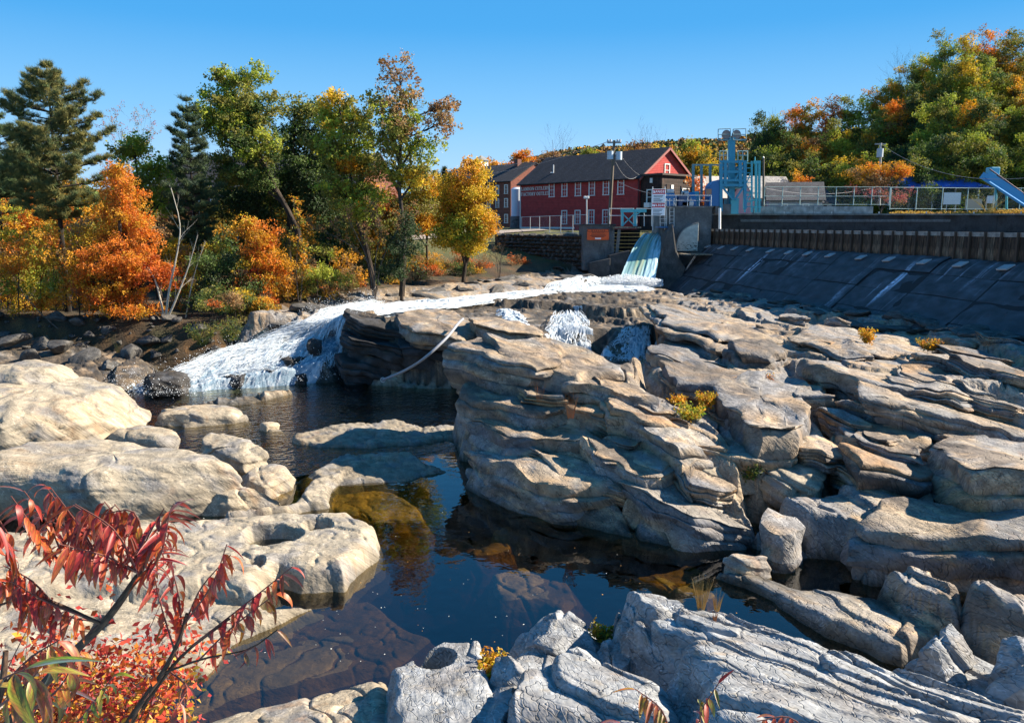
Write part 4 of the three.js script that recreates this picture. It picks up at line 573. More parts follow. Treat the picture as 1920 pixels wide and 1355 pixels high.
{ // right bank: houses, pavilion, slide
  const house = (name, label, px, py, d, W, L, H, R, turn, wall, roof) => { const h = thing(name, label, 'building', undefined, atD(px, py, d).setY(9.9)); h.rotation.y = turn * DEG; part('wall', gablePrism(L, W, H, R), std(wall, .8), h); gableRoof(L, W, H, R, .4, .18, std(roof, .85, { map: rep(T_SHINGLE, .3) }), h); windowPart(h, L * .3, H * .55, .03, .9, 1.2); windowPart(h, L * .7, H * .55, .03, .9, 1.2); return h; };
  house('white_house', 'pale house with light roof right of the hoist tower', 1415, 380, 118, 6, 7, 3.2, 3.0, 18, [.55, .54, .5], [.42, .40, .37]);
  house('grey_house', 'low house with patched grey roof behind the fence', 1442, 380, 112, 6, 7, 2.6, 2.3, -14, [.3, .32, .36], [.13, .125, .125]);
  house('dark_house', 'small dark house with steep roof below the wooded hill', 1528, 378, 116, 5.5, 4.5, 2.4, 2.4, 30, [.06, .05, .05], [.035, .035, .04]);
  const lr = thing('long_shed', 'long shed with pale ribbed metal roof behind the hoist tower', 'building', undefined, atD(1268, 400, 128).setY(9)); part('wall', cbox(0, 17, 0, 4.4, -8, 0, .5), std([.10, .04, .035], .85), lr); { const g = []; const T = std([.46, .42, .37], .7); for (let i = 0; i < 17; i++) { const m = part('roof_sheet', boxUV(box(.96, .1, 9.6), .3), i % 3 ? T : std([.36, .30, .25], .75), lr); m.position.set(i + .5, 6.1 + (i % 2) * .012, -3.6); m.rotation.x = .42; } }
  const pv = thing('pavilion', 'open pavilion with bright blue metal hip roof and white walls', 'building', undefined, atD(1700, 388, 112).setY(9.9)); const W = 10.6, Dp = 7, EH = 4.3; part('back_wall', cbox(.6, W - .4, 0, EH, -Dp, -Dp + .2, .4), std([.6, .62, .66], .8), pv); for (let i = 0; i < 4; i++) part('post', box(.18, EH, .18, .5 + i * (W - 1) / 3, EH / 2, -.4), WHITE, pv);
  { const rid = [[1.2, EH + 2, -Dp / 2], [W - 3.2, EH + 2, -Dp / 2]], c = [[-.6, EH, .6], [W + .6, EH, .6], [W + .6, EH, -Dp - .6], [-.6, EH, -Dp - .6]], pos = [], uv = []; const tri = (...p) => p.forEach((v) => { pos.push(...v); uv.push(v[0] * .5, v[1] * .5); }); tri(c[0], c[1], rid[1]); tri(c[0], rid[1], rid[0]); tri(c[1], c[2], rid[1]); tri(c[2], c[3], rid[0]); tri(c[2], rid[0], rid[1]); tri(c[3], c[0], rid[0]); const g = new THREE.BufferGeometry(); g.setAttribute('position', new THREE.Float32BufferAttribute(pos, 3)); g.setAttribute('uv', new THREE.Float32BufferAttribute(uv, 2)); g.computeVertexNormals(); part('roof', g, std([.035, .13, .52], .35), pv); part('fascia', merge([box(W + 1.2, .2, .08, W / 2, EH - .1, .6), box(.08, .2, Dp + 1.2, W + .6, EH - .1, -Dp / 2)]), std([.03, .06, .2], .5), pv); }
  for (let i = 0; i < 3; i++) { const y = thing('wall_poster', ['white poster board on the pavilion', 'tan display panel at the foot of the slide', 'pale notice board beside the slide'][i], 'board', undefined, atD([1786, 1826, 1861][i], [372, 383, 374][i], [104, 98, 98][i])); part('board_panel', box([2.2, 2.0, 1.2][i], [1.5, 1.3, .9][i], .08), std([[.65, .68, .72], [.46, .36, .27], [.6, .64, .7]][i], .7), y); part('board_leg', merge([box(.08, 3, .08, -.6, -1.2, -.1), box(.08, 3, .08, .6, -1.2, -.1)]), STEEL, y); }
  const sl = thing('water_slide', 'bright blue slide chute slanting down at the edge of the far bank', 'slide'), a = atD(1846, 334, 92), b = atD(1935, 392, 88); const dir = b.clone().sub(a); part('chute', beam(a, b, 1.1, .16), std([.05, .27, .50], .4), sl); for (const s of [-1, 1]) part('chute_side', beam(a.clone().add(V(0, .4, s * .55)), b.clone().add(V(0, .4, s * .55)), .1, .75), std([.07, .33, .58], .4), sl); part('stripe', beam(a.clone().add(V(.2, .95, .6)), b.clone().add(V(0, .72, .6)), .12, .14), std([.08, .03, .06], .5), sl); part('slide_top', new RoundedBoxGeometry(1.0, .9, 1.2, 2, .1).translate(a.x + .9, a.y + .75, a.z), std([.12, .4, .52], .5), sl); for (const [x, y] of [[1868, 352], [1888, 364]]) part('support', bar(atD(x, y, 91), atD(x, 392, 91), .13, 8), TEAL_L, sl);
}
// poles, wires, fences
{
  const P = thing('utility_pole', 'leaning grey utility pole with transformers in front of the red mill', 'utility pole'), q = (x, y, d = 96) => atD(x, y, d);
  part('pole', bar(q(1142, 424), q(1152, 263), .22, 10, .15), std([.36, .33, .30], .9, { map: rep(T_WOOD, 1, .3) }), P); part('crossarm', beam(q(1139, 267), q(1165, 267), .16, .2), std([.3, .28, .26], .9), P); for (const x of [1140, 1145, 1158, 1163]) part('insulator', new THREE.CylinderGeometry(.1, .14, .35, 8).translate(q(x, 264).x, q(x, 264).y, -96), std([.4, .4, .42], .4), P); for (const [x, y] of [[1144.5, 291], [1160.5, 292]]) { const g = new THREE.CylinderGeometry(.38, .38, .95, 14); const m = part('transformer', g, std([.42, .5, .58], .5), P); m.position.copy(q(x, y)); }
  part('transformer_bracket', beam(q(1144, 288), q(1161, 288), .1), STEEL, P);
  const P2 = thing('utility_pole', 'grey utility pole standing against the wooded hillside', 'utility pole'); part('pole', bar(atD(1649, 385, 106), atD(1652, 268, 106), .2, 8, .15), std([.38, .36, .34], .9), P2); part('crossarm', beam(atD(1641, 270, 106), atD(1662, 270, 106), .15), std([.3, .28, .26], .9), P2); part('transformer', new THREE.CylinderGeometry(.4, .4, 1.1, 12).translate(atD(1648, 287, 106).x, atD(1648, 287, 106).y, -105.6), std([.42, .46, .5], .5), P2);
  const P3 = thing('utility_pole', 'thin brown pole beside the right side of the hoist tower', 'utility pole'); part('pole', bar(atD(1432, 400, 90), atD(1432, 295, 90), .14, 8, .11), std([.12, .10, .08], .9), P3); part('pole_cap', new THREE.ConeGeometry(.13, .2, 8).translate(atD(1432, 294, 90).x, atD(1432, 294, 90).y, -90), STEEL, P3);
  const wire = (a, b, sag, label, r = .02) => { const pts = []; for (let i = 0; i <= 16; i++) { const t = i / 16, p = a.clone().lerp(b, t); p.y -= sag * 4 * t * (1 - t); pts.push(p); } const w = single('power_line', new THREE.TubeGeometry(new THREE.CatmullRomCurve3(pts), 24, r, 4), std([.25, .25, .27], .6), label, 'wire'); };
  wire(q(1140, 265), atD(820, 330, 130), 1.2, 'upper wire running from the leaning pole over the yellow maple'); wire(q(1145, 265), atD(820, 322, 130), .8, 'lower wire running from the leaning pole over the yellow maple'); wire(q(1160, 285), atD(1199, 328, 104), .3, 'service wire from transformer down to the roof corner of the mill'); wire(q(1153, 300), atD(1194, 331, 104), 1, 'slack cable from the leaning pole to the mill eave', .025); wire(atD(1160, 341, 97), atD(1260, 366, 90), .4, 'cable passing behind the danger signs', .02); wire(atD(1655, 272, 106), atD(2050, 310, 70), 2.5, 'wire from the hillside pole passing above the blue roof', .02); wire(atD(1645, 350, 106), atD(1432, 352, 90), .8, 'low wire between the thin brown pole and the hillside', .02);
  // chain link
  const T_LINK = tex(128, (u, v) => { const a = Math.abs(((u + v) * 4) % 1 - .5), b = Math.abs(((u - v + 2) * 4) % 1 - .5), k = a < .022 || b < .022 ? 1 : 0; return [k]; }, false);
  const LINK = new THREE.MeshStandardMaterial({ color: lin(.5, .52, .54), roughness: .5, metalness: .3, alphaMap: rep(T_LINK, 3), transparent: true, side: THREE.DoubleSide });
  function fence(label, pts, h, n, mat = GALV, mid = true) { // pts: world base points
    const o = thing('chain_link_fence', label, 'fence'); for (let k = 0; k < pts.length - 1; k++) { const a = pts[k], b = pts[k + 1], L = a.distanceTo(b), m = Math.max(1, Math.round(L / n)); for (let i = 0; i <= (k === pts.length - 2 ? m : m - 1); i++) { const p = a.clone().lerp(b, i / m); part('post', bar(p, p.clone().setY(p.y + h), .05), mat, o); } for (const y of mid ? [h, h * .5, .1] : [h, .1]) part('rail', bar(a.clone().setY(a.y + y), b.clone().setY(b.y + y), .03, 5), mat, o); const g = new THREE.PlaneGeometry(L, h - .1), uv = g.attributes.uv; for (let i = 0; i < 4; i++) uv.setXY(i, uv.getX(i) * L, uv.getY(i) * h); const me = part('mesh_panel', g, LINK, o); me.position.copy(a.clone().lerp(b, .5)); me.position.y += h / 2; me.rotation.y = Math.atan2(-(b.z - a.z), b.x - a.x); } return o;
  }
  const Y = 10.24; fence('tall green chain link fence on the pale wall opposite', [atD(1432, 400, 89).setY(Y + .9), atD(1666, 400, 89).setY(Y + .9)], 2.0, 2.1, std([.3, .4, .38], .6)); fence('tall chain link fence before the blue roofed pavilion', [atD(1668, 400, 92).setY(Y + .5), atD(1812, 400, 94).setY(Y + .5), atD(1960, 400, 94).setY(Y + .5)], 2.5, 3.0, std([.28, .42, .44], .6), false);
  fence('low chain link fence in front of the red mill', [atD(978, 431, 112).setY(8.0), atD(1099, 431, 86).setY(8.0)], 2.1, 4.5, GALV, false);
  const bw = thing('bath_wall', 'pale concrete wall under the tall fence opposite', 'wall'); for (let i = 0; i < 6; i++) { const a = atD(1434, 0, 88.8).x, b = atD(1668, 0, 88.8).x, w = (b - a) / 6; part('wall_panel', cbox(a + i * w, a + (i + 1) * w - .03, 10.2, 11.05, -89.6, -88.75, .3), std([.42, .46, .47], .9, { map: T_CONC }), bw); }
  // camera mast by the mill wall
  const cm = thing('camera_mast', 'thin white mast with camera heads at the end of the stone wall', 'mast'); part('mast', bar(atD(1100, 428, 84), atD(1100, 372, 84), .07, 8), GALV, cm); for (const x of [1097, 1102]) part('camera_head', new RoundedBoxGeometry(.3, .26, .4, 2, .08).translate(atD(x, 370, 84).x, atD(x, 370, 84).y, -84), WHITE, cm);
}
console.log('buildings');
// ---------- trees ----------
function limb(pts, r0, r1, seg = 6, sides = 6) {
  const c = new THREE.CatmullRomCurve3(pts), pos = [], idx = [], uv = []; let nrm = V(1, 0, 0.3).normalize();
  for (let i = 0; i <= seg; i++) { const t = i / seg, p = c.getPoint(t), d = c.getTangent(t); nrm.sub(d.clone().multiplyScalar(nrm.dot(d))).normalize(); const b = d.clone().cross(nrm), r = lerp(r0, r1, t); for (let j = 0; j <= sides; j++) { const a = j / sides * TAU, k = r * (1 + n2(j * 1.7 + pts[0].x, i * 2.3) * .12); pos.push(p.x + (nrm.x * Math.cos(a) + b.x * Math.sin(a)) * k, p.y + (nrm.y * Math.cos(a) + b.y * Math.sin(a)) * k, p.z + (nrm.z * Math.cos(a) + b.z * Math.sin(a)) * k); uv.push(j / sides, t * seg * .3); } }
  for (let i = 0; i < seg; i++) for (let j = 0; j < sides; j++) { const a = i * (sides + 1) + j, b = a + 1, d = a + sides + 1, e = d + 1; idx.push(a, b, d, b, e, d); }
  const g = new THREE.BufferGeometry(); g.setAttribute('position', new THREE.Float32BufferAttribute(pos, 3)); g.setAttribute('uv', new THREE.Float32BufferAttribute(uv, 2)); g.setIndex(idx); g.computeVertexNormals(); return g;
}
const T_BARK = tex(128, (u, v) => { const k = .7 + tfbm(u, v * .3, 16, 4, 1) * .8; return [k, k * .96, k * .92]; });
const BARK = std([.085, .066, .052], .95, { map: T_BARK, bumpMap: T_BARK, bumpScale: .03 }), BARK_G = std([.17, .15, .135], .95, { map: T_BARK }), BIRCH = std([.58, .54, .47], .8, { map: tex(128, (u, v) => { const k = .88 + tn(u, v, 10, 1) * .2; return tfbm(u * .6, v, 20, 2, 3) > .3 ? [.25, .22, .2] : [k, k * .98, k * .94]; }) }), BARK_D = std([.03, .024, .02], .95, { map: T_BARK });
function clumpGeo(seed, n, size, spread, narrow = .55) { // a spray of small folded leaves
  const r = rng(seed), pos = [], nor = [], idx = [];
  for (let i = 0; i < n; i++) {
    const c = V(r() - .5, r() - .5, r() - .5).multiplyScalar(spread * 2), q = new THREE.Quaternion().setFromEuler(new THREE.Euler((r() - .5) * 2.2, r() * TAU, (r() - .5) * 2.2)), L = size * (.7 + r() * .6), w = L * narrow;
    const p = [[0, 0, -L / 2], [w / 2, L * .12, 0], [0, 0, L / 2], [-w / 2, L * .12, 0]].map((v) => V(...v).applyQuaternion(q).add(c)), b = pos.length / 3, up = V(0, 1, 0).applyQuaternion(q);
    for (const v of p) { pos.push(v.x, v.y, v.z); nor.push(up.x, up.y, up.z); } idx.push(b, b + 2, b + 1, b, b + 3, b + 2);
  }
  const g = new THREE.BufferGeometry(); g.setAttribute('position', new THREE.Float32BufferAttribute(pos, 3)); g.setAttribute('normal', new THREE.Float32BufferAttribute(nor, 3)); g.setIndex(idx); return g;
}
function needleGeo(seed, n, L, w) { const r = rng(seed), pos = [], idx = []; for (let i = 0; i < n; i++) { const d = V(r() - .5, r() * .7 + .05, r() - .5).normalize().multiplyScalar(L * (.7 + r() * .5)), o = V(r() - .5, (r() - .5) * .4, r() - .5).multiplyScalar(L * .8), s = V(r() - .5, r() - .5, r() - .5).cross(d).normalize().multiplyScalar(w), b = pos.length / 3; for (const v of [o.clone().add(s), o.clone().sub(s), o.clone().add(d)]) pos.push(v.x, v.y, v.z); idx.push(b, b + 1, b + 2); } const g = new THREE.BufferGeometry(); g.setAttribute('position', new THREE.Float32BufferAttribute(pos, 3)); g.setIndex(idx); g.computeVertexNormals(); return g; }
const LEAF = new THREE.MeshPhysicalMaterial({ color: lin(1, 1, 1), roughness: .9, transmission: .42, thickness: 0, specularIntensity: .4 });
const NEEDLE = std([1, 1, 1], .8);
const CL = { near: clumpGeo(1, 9, .15, .17), mid: clumpGeo(2, 10, .19, .24), far: clumpGeo(3, 12, .32, .42), round: clumpGeo(4, 9, .17, .2, .8), bush: clumpGeo(5, 9, .10, .13), pine: needleGeo(6, 34, .32, .012), pineF: needleGeo(7, 30, .5, .03) };
const C = { orange: [.64, .20, .014], deep: [.56, .13, .014], gold: [.60, .30, .016], yellow: [.58, .40, .025], lime: [.32, .36, .035], olive: [.21, .20, .03], green: [.09, .14, .026], dkgreen: [.042, .075, .022], brown: [.26, .14, .05], tan: [.36, .22, .09], red: [.42, .035, .025], pink: [.42, .11, .09], pine: [.05, .075, .02], pineo: [.11, .105, .022], blue: [.022, .045, .022] };
const NTH = ['first', 'second', 'third', 'fourth', 'fifth', 'sixth', 'seventh', 'eighth', 'ninth', 'tenth', 'eleventh', 'twelfth', 'thirteenth'], seenKind = new Map(), nth = (key) => { const n = seenKind.get(key) ?? 0; seenKind.set(key, n + 1); return NTH[n]; };
const M4 = new THREE.Matrix4(), QQ = new THREE.Quaternion(), EU = new THREE.Euler();
function leaves(list, geo, mat = LEAF) { // list of [Vector3, scale, colour]
  const m = new THREE.InstancedMesh(geo, mat, list.length), r = rng(list.length + 3), col = new THREE.Color();
  list.forEach(([p, s, c, e], i) => { QQ.setFromEuler(e ?? EU.set(r() * TAU, r() * TAU, r() * TAU)); M4.compose(p, QQ, V(s, s, s)); m.setMatrixAt(i, M4); m.setColorAt(i, col.setRGB(c[0], c[1], c[2])); });
  m.castShadow = m.receiveShadow = true; m.name = 'crown'; m.userData.kind = 'stuff'; return m;
}
const footY = (x, z) => (x > 8 && z < -84) || z < -98 ? landHeight(x, z) : ground(x, z).h;
function broad(o) { // o: name,label,group,base [px,py],d,lobes [[px,py,rx,ry,colour(s)]],n clumps per m3, geo
  if (o.base[0] < 560 && o.d < 58) o.d += 4.5;
  const r = rng(o.seed ?? Math.round(o.base[0] * 7 + o.base[1])), d = o.d, k = d / F, b = atD(o.base[0], o.base[1], d); if (!o.keepY) b.y = footY(b.x, b.z) - .15;
  const T = thing(o.name ?? 'tree', o.label, o.cat ?? 'tree', o.group, b), wood = [], list = [];
  const lobes = o.lobes.map(([x, y, rx, ry, c, dens]) => { const p = atD(x, y, d); return { c: p.sub(b), rx: rx * k, ry: ry * k, rz: (rx * .8 + ry * .2) * k * (o.deep ?? 1), col: Array.isArray(c[0]) ? c : [c], dens: dens ?? 1 }; });
  const top = Math.max(...lobes.map((l) => l.c.y + l.ry)), hi = lobes.reduce((a, l) => l.c.y > a.c.y ? l : a), tr = o.r ?? top * .018 + .04;
  for (const l of lobes) l.c.z += (r() - .5) * l.rz * .9;
  const bend = o.bend ? o.bend.map(([x, y]) => atD(x, y, d).sub(b)) : [V(hi.c.x * .25 + (r() - .5) * .3, top * .3, (r() - .5) * .3), V(hi.c.x * .6, top * .6, (r() - .5) * .5)];
  const tpts = [V(0, 0, 0), ...bend, V(hi.c.x, hi.c.y, hi.c.z)], tc = new THREE.CatmullRomCurve3(tpts);
  wood.push(limb([V(0, -.3, 0), ...tpts], tr * 1.15, tr * .2, 12, 8));
  for (const l of lobes) {
    let tt = clamp((l.c.y - l.ry * 1.1 - l.rx * .5) / Math.max(1, hi.c.y), .12, .9); const a = tc.getPoint(tt), mid = a.clone().lerp(l.c, .5); mid.y += (l.c.y - a.y) * .12; mid.x += (r() - .5) * .4;
    const lr = tr * (1 - tt * .75) * .6; if (l !== hi) wood.push(limb([a, mid, l.c], lr, lr * .3, 6, 5));
    const nb = o.twigs ?? 10; for (let i = 0; i < nb; i++) { const th = r() * TAU, ph = Math.acos(1 - 1.7 * r()), e = V(Math.sin(ph) * Math.cos(th) * l.rx, Math.cos(ph) * l.ry, Math.sin(ph) * Math.sin(th) * l.rz).multiplyScalar(.85).add(l.c), s = a.clone().lerp(l.c, .35 + r() * .6), m = s.clone().lerp(e, .5); m.y += .1 + r() * .2; wood.push(limb([s, m, e], lr * .4 + .008, .006, 4, 4)); }
    const vol = l.rx * l.ry * l.rz * 4.19, n = Math.min(o.max ?? 5200, Math.round(vol * (o.n ?? 26) * l.dens * .78) + 20), nc = Math.max(6, Math.round(n / 26)), cl = [];
    for (let i = 0; i < nc; i++) { const th = r() * TAU, u = r() * 2 - 1, q = Math.pow(r(), .45), s = Math.sqrt(1 - u * u), w = 1 + .3 * n3(Math.cos(th) * s * 2 + l.c.x, u * 2, Math.sin(th) * s * 2 + l.c.z) * 2; cl.push([V(Math.cos(th) * s * l.rx * q * w, u * l.ry * q * w, Math.sin(th) * s * l.rz * q * w).add(l.c), .35 + r() * .45, r()]); }
    const gs = Math.cbrt(vol / nc) * .52;
    for (let i = 0; i < n; i++) { const [cc, cs, cv] = cl[Math.floor(r() * nc)], g = () => (r() + r() + r() - 1.5) * 1.15; const p = V(g() * gs * 1.25, g() * gs * .75, g() * gs * 1.25).add(cc), ci = l.col[Math.floor(Math.pow(cv, 1.2) * l.col.length * .999)], j = .72 + r() * .55, j2 = .85 + r() * .3; list.push([p, (o.s ?? 1) * (.7 + r() * .6), [ci[0] * j * j2, ci[1] * j, ci[2] * j]]); }
  }
  part('trunk', merge(wood), o.bark ?? BARK, T); T.add(leaves(list, o.geo ?? CL.mid)); return T;
}
function pine(o) { // o: base, top pixels, d, half-width profile [[y px, half px]], colours
  if (o.base[0] < 560 && o.d < 58) o.d += 4.5;
  const r = rng(o.seed ?? 5), d = o.d, k = d / F, b = atD(o.base[0], o.base[1], d); b.y = footY(b.x, b.z) - .2; const T = thing('pine_tree', o.label, 'tree', o.group, b), top = atD(o.top[0], o.top[1], d).sub(b), wood = [], list = [];
  const mid = V(top.x * (o.lean ?? .5), top.y * .5, 0), tc = new THREE.CatmullRomCurve3([V(0, 0, 0), mid, top]); wood.push(limb([V(0, -.3, 0), V(0, 0, 0), mid, top], o.r ?? .3, .03, 12, 8));
  const half = (y) => { const P = o.prof; for (let i = 0; i < P.length - 1; i++) if (y >= P[i][0] && y <= P[i + 1][0]) return lerp(P[i][1], P[i + 1][1], (y - P[i][0]) / (P[i + 1][0] - P[i][0])) * k; return 0; };
  const y0 = o.prof[0][0], y1 = o.prof[o.prof.length - 1][0], nW = o.whorls ?? 24;
  for (let w = 0; w < nW; w++) { const py = lerp(y0, y1, Math.pow(w / (nW - 1), .85)), h = half(py), Y = atD(0, py, d).y - b.y, t = clamp(Y / top.y), c = tc.getPoint(t), nb = 4 + Math.floor(r() * 3), a0 = r() * TAU;
    for (let i = 0; i < nb; i++) { const a = a0 + i / nb * TAU + (r() - .5) * .6, L = h * (.55 + r() * .65); if (L < .15 || r() < .1) continue; const up = lerp(.35, -.02, 1 - t) + (r() - .5) * .16, e = V(Math.cos(a) * L, L * up + .1 * L, Math.sin(a) * L).add(c), m = c.clone().lerp(e, .55); m.y -= L * .07; wood.push(limb([c, m, e], .025 + L * .012, .008, 5, 4)); const bc = new THREE.CatmullRomCurve3([c, m, e]), n = Math.ceil(L * (o.n ?? 16)); for (let q = 0; q < n; q++) { const u = .28 + .74 * Math.pow(r(), .8), p = bc.getPoint(Math.min(1, u)), sp = L * .17 * (1.25 - u) + .12; p.add(V((r() + r() - 1) * sp * 1.4, (r() - .35) * .22, (r() + r() - 1) * sp * 1.4)); const ci = o.col[Math.floor(r() * o.col.length)], j = .7 + r() * .6; list.push([p, (o.s ?? 1) * (.75 + r() * .5), [ci[0] * j, ci[1] * j, ci[2] * j], EU.clone().set((r() - .5) * .5, r() * TAU, (r() - .5) * .5)]); } } }
  part('trunk', merge(wood), o.bark ?? BARK_D, T); T.add(leaves(list, o.geo ?? CL.pine, NEEDLE)); return T;
}
function bare(o) { // leafless or nearly so: recursive twigs
  if (o.base[0] < 560 && o.d < 58) o.d += 4.5;
  const r = rng(o.seed), d = o.d, b = atD(o.base[0], o.base[1], d); b.y = footY(b.x, b.z) - .1; const T = thing(o.name ?? 'bare_tree', o.label, o.cat ?? 'tree', o.group, b), wood = [], list = [];
  for (const st of o.stems) { const pts = [V(0, -.2, 0), ...st.map(([x, y]) => atD(x, y, d).sub(b).add(V(0, 0, (r() - .5) * .4)))], cv = new THREE.CatmullRomCurve3(pts), L = cv.getLength(), R = o.r ?? .07; wood.push(limb(pts, R, R * .2, 12, 6));
    const go = (p, dir, len, rad, lv) => { const e = p.clone().add(dir.clone().multiplyScalar(len)), m = p.clone().lerp(e, .5).add(V((r() - .5), r() * .6 - .1, (r() - .5)).multiplyScalar(len * .16)); wood.push(limb([p, m, e], rad, rad * .35, 4, 4)); if (o.leaf) for (let i = 0; i < (o.ln ?? 2); i++) if (r() < .8) list.push([m.clone().lerp(e, r()).add(V(r() - .5, r() - .5, r() - .5).multiplyScalar(.25)), (o.s ?? 1) * (.6 + r() * .6), o.leaf[Math.floor(r() * o.leaf.length)].map((v) => v * (.7 + r() * .5))]); if (lv > 0) for (let i = 0; i < 3; i++) go(m.clone().lerp(e, r()), dir.clone().add(V(r() - .5, r() * .8 - .25, r() - .5).multiplyScalar(1.1)).normalize(), len * (.45 + r() * .3), Math.max(.005, rad * .5), lv - 1); };
    const n = o.n ?? 10; for (let i = 0; i < n; i++) { const t = .3 + .68 * (i + r()) / n, p = cv.getPoint(t), tg = cv.getTangent(t); go(p, tg.clone().add(V(r() - .5, r() * .5, r() - .5).multiplyScalar(1.7)).normalize(), L * (o.bl ?? .22) * (1.1 - t * .6), R * .4 * (1.1 - t), o.lv ?? 2); } }
  part('trunk', merge(wood), o.bark ?? BARK_G, T); if (list.length) T.add(leaves(list, o.geo ?? CL.mid)); return T;
}
// --- left bank, near to far ---
pine({ label: 'tall broad white pine at the left edge of the wood', base: [128, 588], top: [86, 122], d: 52, lean: .35, r: .33, prof: [[126, 10], [160, 45], [210, 78], [260, 84], [320, 96], [370, 80], [410, 48]], whorls: 22, n: 19, col: [C.pineo, C.pine, C.pineo, C.pine, [.16, .14, .03]], seed: 3 });
pine({ label: 'slender dark pine between the lime tree and the green cottonwood', base: [376, 572], top: [348, 188], d: 62, lean: .6, r: .22, prof: [[190, 6], [240, 26], [300, 40], [360, 46], [420, 44], [470, 30]], whorls: 22, n: 18, col: [C.blue, C.dkgreen, C.pine], seed: 9 });
pine({ label: 'dark pine cut by the left edge behind the tall one', base: [8, 570], top: [-10, 225], d: 64, r: .25, prof: [[228, 20], [290, 60], [340, 66], [400, 40]], whorls: 16, n: 17, col: [C.pine, C.dkgreen], seed: 12 });
broad({ name: 'maple_tree', label: 'brilliant orange maple standing before the white birches', base: [232, 612], d: 49, lobes: [[222, 322, 24, 28, [C.orange, C.gold]], [218, 372, 40, 42, [C.orange, C.gold]], [228, 430, 52, 42, [C.orange, C.gold, C.orange]], [218, 486, 64, 34, [C.orange, C.gold]], [262, 512, 54, 32, [C.orange, C.deep]], [205, 530, 58, 30, [C.orange, C.gold, C.deep]], [240, 566, 62, 26, [C.gold, C.orange, C.orange]], [300, 520, 26, 24, [C.deep]]], n: 62, geo: CL.near, s: .95, twigs: 14 });
broad({ name: 'lime_tree', label: 'lime green tree rising behind the orange maple', base: [300, 575], d: 66, lobes: [[245, 285, 38, 32, [C.lime, C.olive]], [292, 312, 30, 32, [C.lime]], [268, 350, 40, 34, [C.lime, C.olive]], [305, 375, 28, 26, [C.lime]]], n: 26, geo: CL.round });
bare({ label: 'leafless pinkish tree top behind the lime tree', base: [215, 560], d: 72, stems: [[[215, 420], [222, 300], [228, 245]], [[240, 400], [262, 290], [270, 240]]], n: 12, seed: 21, r: .07, bl: .2, leaf: [C.pink, C.tan], ln: 1, s: .5 });
broad({ name: 'cottonwood_tree', label: 'high green cottonwood with glossy crown above the brick factory', base: [572, 528], d: 67, bend: [[560, 440], [515, 350], [480, 270]], r: .34, lobes: [[452, 148, 50, 28, [C.olive, C.lime]], [420, 178, 34, 26, [C.olive, C.lime]], [438, 215, 62, 38, [C.lime, C.olive]], [398, 222, 26, 26, [C.lime, C.olive]], [480, 205, 40, 40, [C.olive, C.green]], [462, 270, 62, 46, [C.lime, C.olive, C.green]], [430, 320, 46, 40, [C.green, C.olive]], [490, 330, 40, 30, [C.green]]], n: 22, geo: CL.round });
broad({ name: 'locust_tree', label: 'dark green locust spreading between the two cottonwoods', base: [545, 520], d: 71, bend: [[540, 440], [548, 340]], r: .3, lobes: [[555, 205, 42, 24, [C.green, C.olive]], [595, 228, 38, 34, [C.green]], [545, 258, 56, 36, [C.green, C.dkgreen]], [600, 300, 56, 46, [C.dkgreen, C.green]], [535, 340, 62, 40, [C.dkgreen, C.green]], [470, 390, 56, 40, [C.dkgreen]], [605, 370, 56, 40, [C.dkgreen]], [430, 370, 40, 40, [C.dkgreen, C.olive]]], n: 17, geo: CL.mid });
broad({ name: 'cottonwood_tree', label: 'olive yellow cottonwood with leaning dark limb near the bare bushes', base: [700, 535], d: 64, bend: [[688, 470], [662, 385], [655, 300]], r: .27, lobes: [[632, 178, 24, 26, [C.yellow, C.olive]], [626, 220, 40, 34, [C.lime, C.yellow]], [668, 252, 48, 38, [C.lime, C.olive]], [632, 292, 48, 44, [C.olive, C.lime]], [680, 318, 40, 38, [C.olive, C.gold]], [650, 360, 48, 36, [C.lime, C.olive]], [690, 385, 34, 36, [C.lime]]], n: 24, geo: CL.round });
broad({ name: 'cottonwood_tree', label: 'tallest tree with thin brownish top and long right hand limb', base: [752, 528], d: 62, bend: [[758, 440], [748, 350], [752, 240]], r: .26, lobes: [[748, 140, 32, 28, [C.brown, C.tan], .5], [722, 185, 34, 38, [C.tan, C.olive, C.brown], .6], [772, 195, 26, 36, [C.tan, C.olive], .5], [735, 245, 46, 40, [C.olive, C.lime, C.tan]], [838, 195, 26, 26, [C.brown, C.tan], .65], [832, 232, 24, 24, [C.tan, C.brown], .7], [785, 262, 30, 40, [C.lime, C.olive]], [740, 310, 44, 40, [C.olive, C.lime]], [785, 330, 26, 34, [C.yellow, C.olive]]], n: 22, geo: CL.round });
broad({ name: 'maple_tree', label: 'glowing yellow maple beside the red mill', base: [868, 505], d: 72, keepY: false, lobes: [[890, 322, 26, 22, [C.gold, C.yellow]], [862, 350, 40, 30, [C.yellow, C.gold]], [898, 372, 32, 36, [C.yellow, C.gold]], [850, 395, 42, 34, [C.yellow, C.gold]], [890, 415, 44, 34, [C.yellow, C.gold]], [858, 440, 48, 32, [C.yellow, C.lime]], [892, 450, 34, 28, [C.yellow]]], n: 34, geo: CL.mid, s: .9 });
broad({ name: 'sapling', label: 'orange and yellow sapling at the head of the falls', base: [492, 592], d: 52, r: .06, lobes: [[450, 425, 30, 26, [C.gold, C.yellow]], [495, 450, 34, 32, [C.gold, C.orange]], [512, 495, 38, 40, [C.gold, C.orange]], [478, 500, 30, 36, [C.yellow, C.orange]], [462, 530, 30, 32, [C.deep, C.orange, C.red]], [520, 540, 24, 26, [C.orange, C.gold]]], n: 44, geo: CL.near, twigs: 8 });
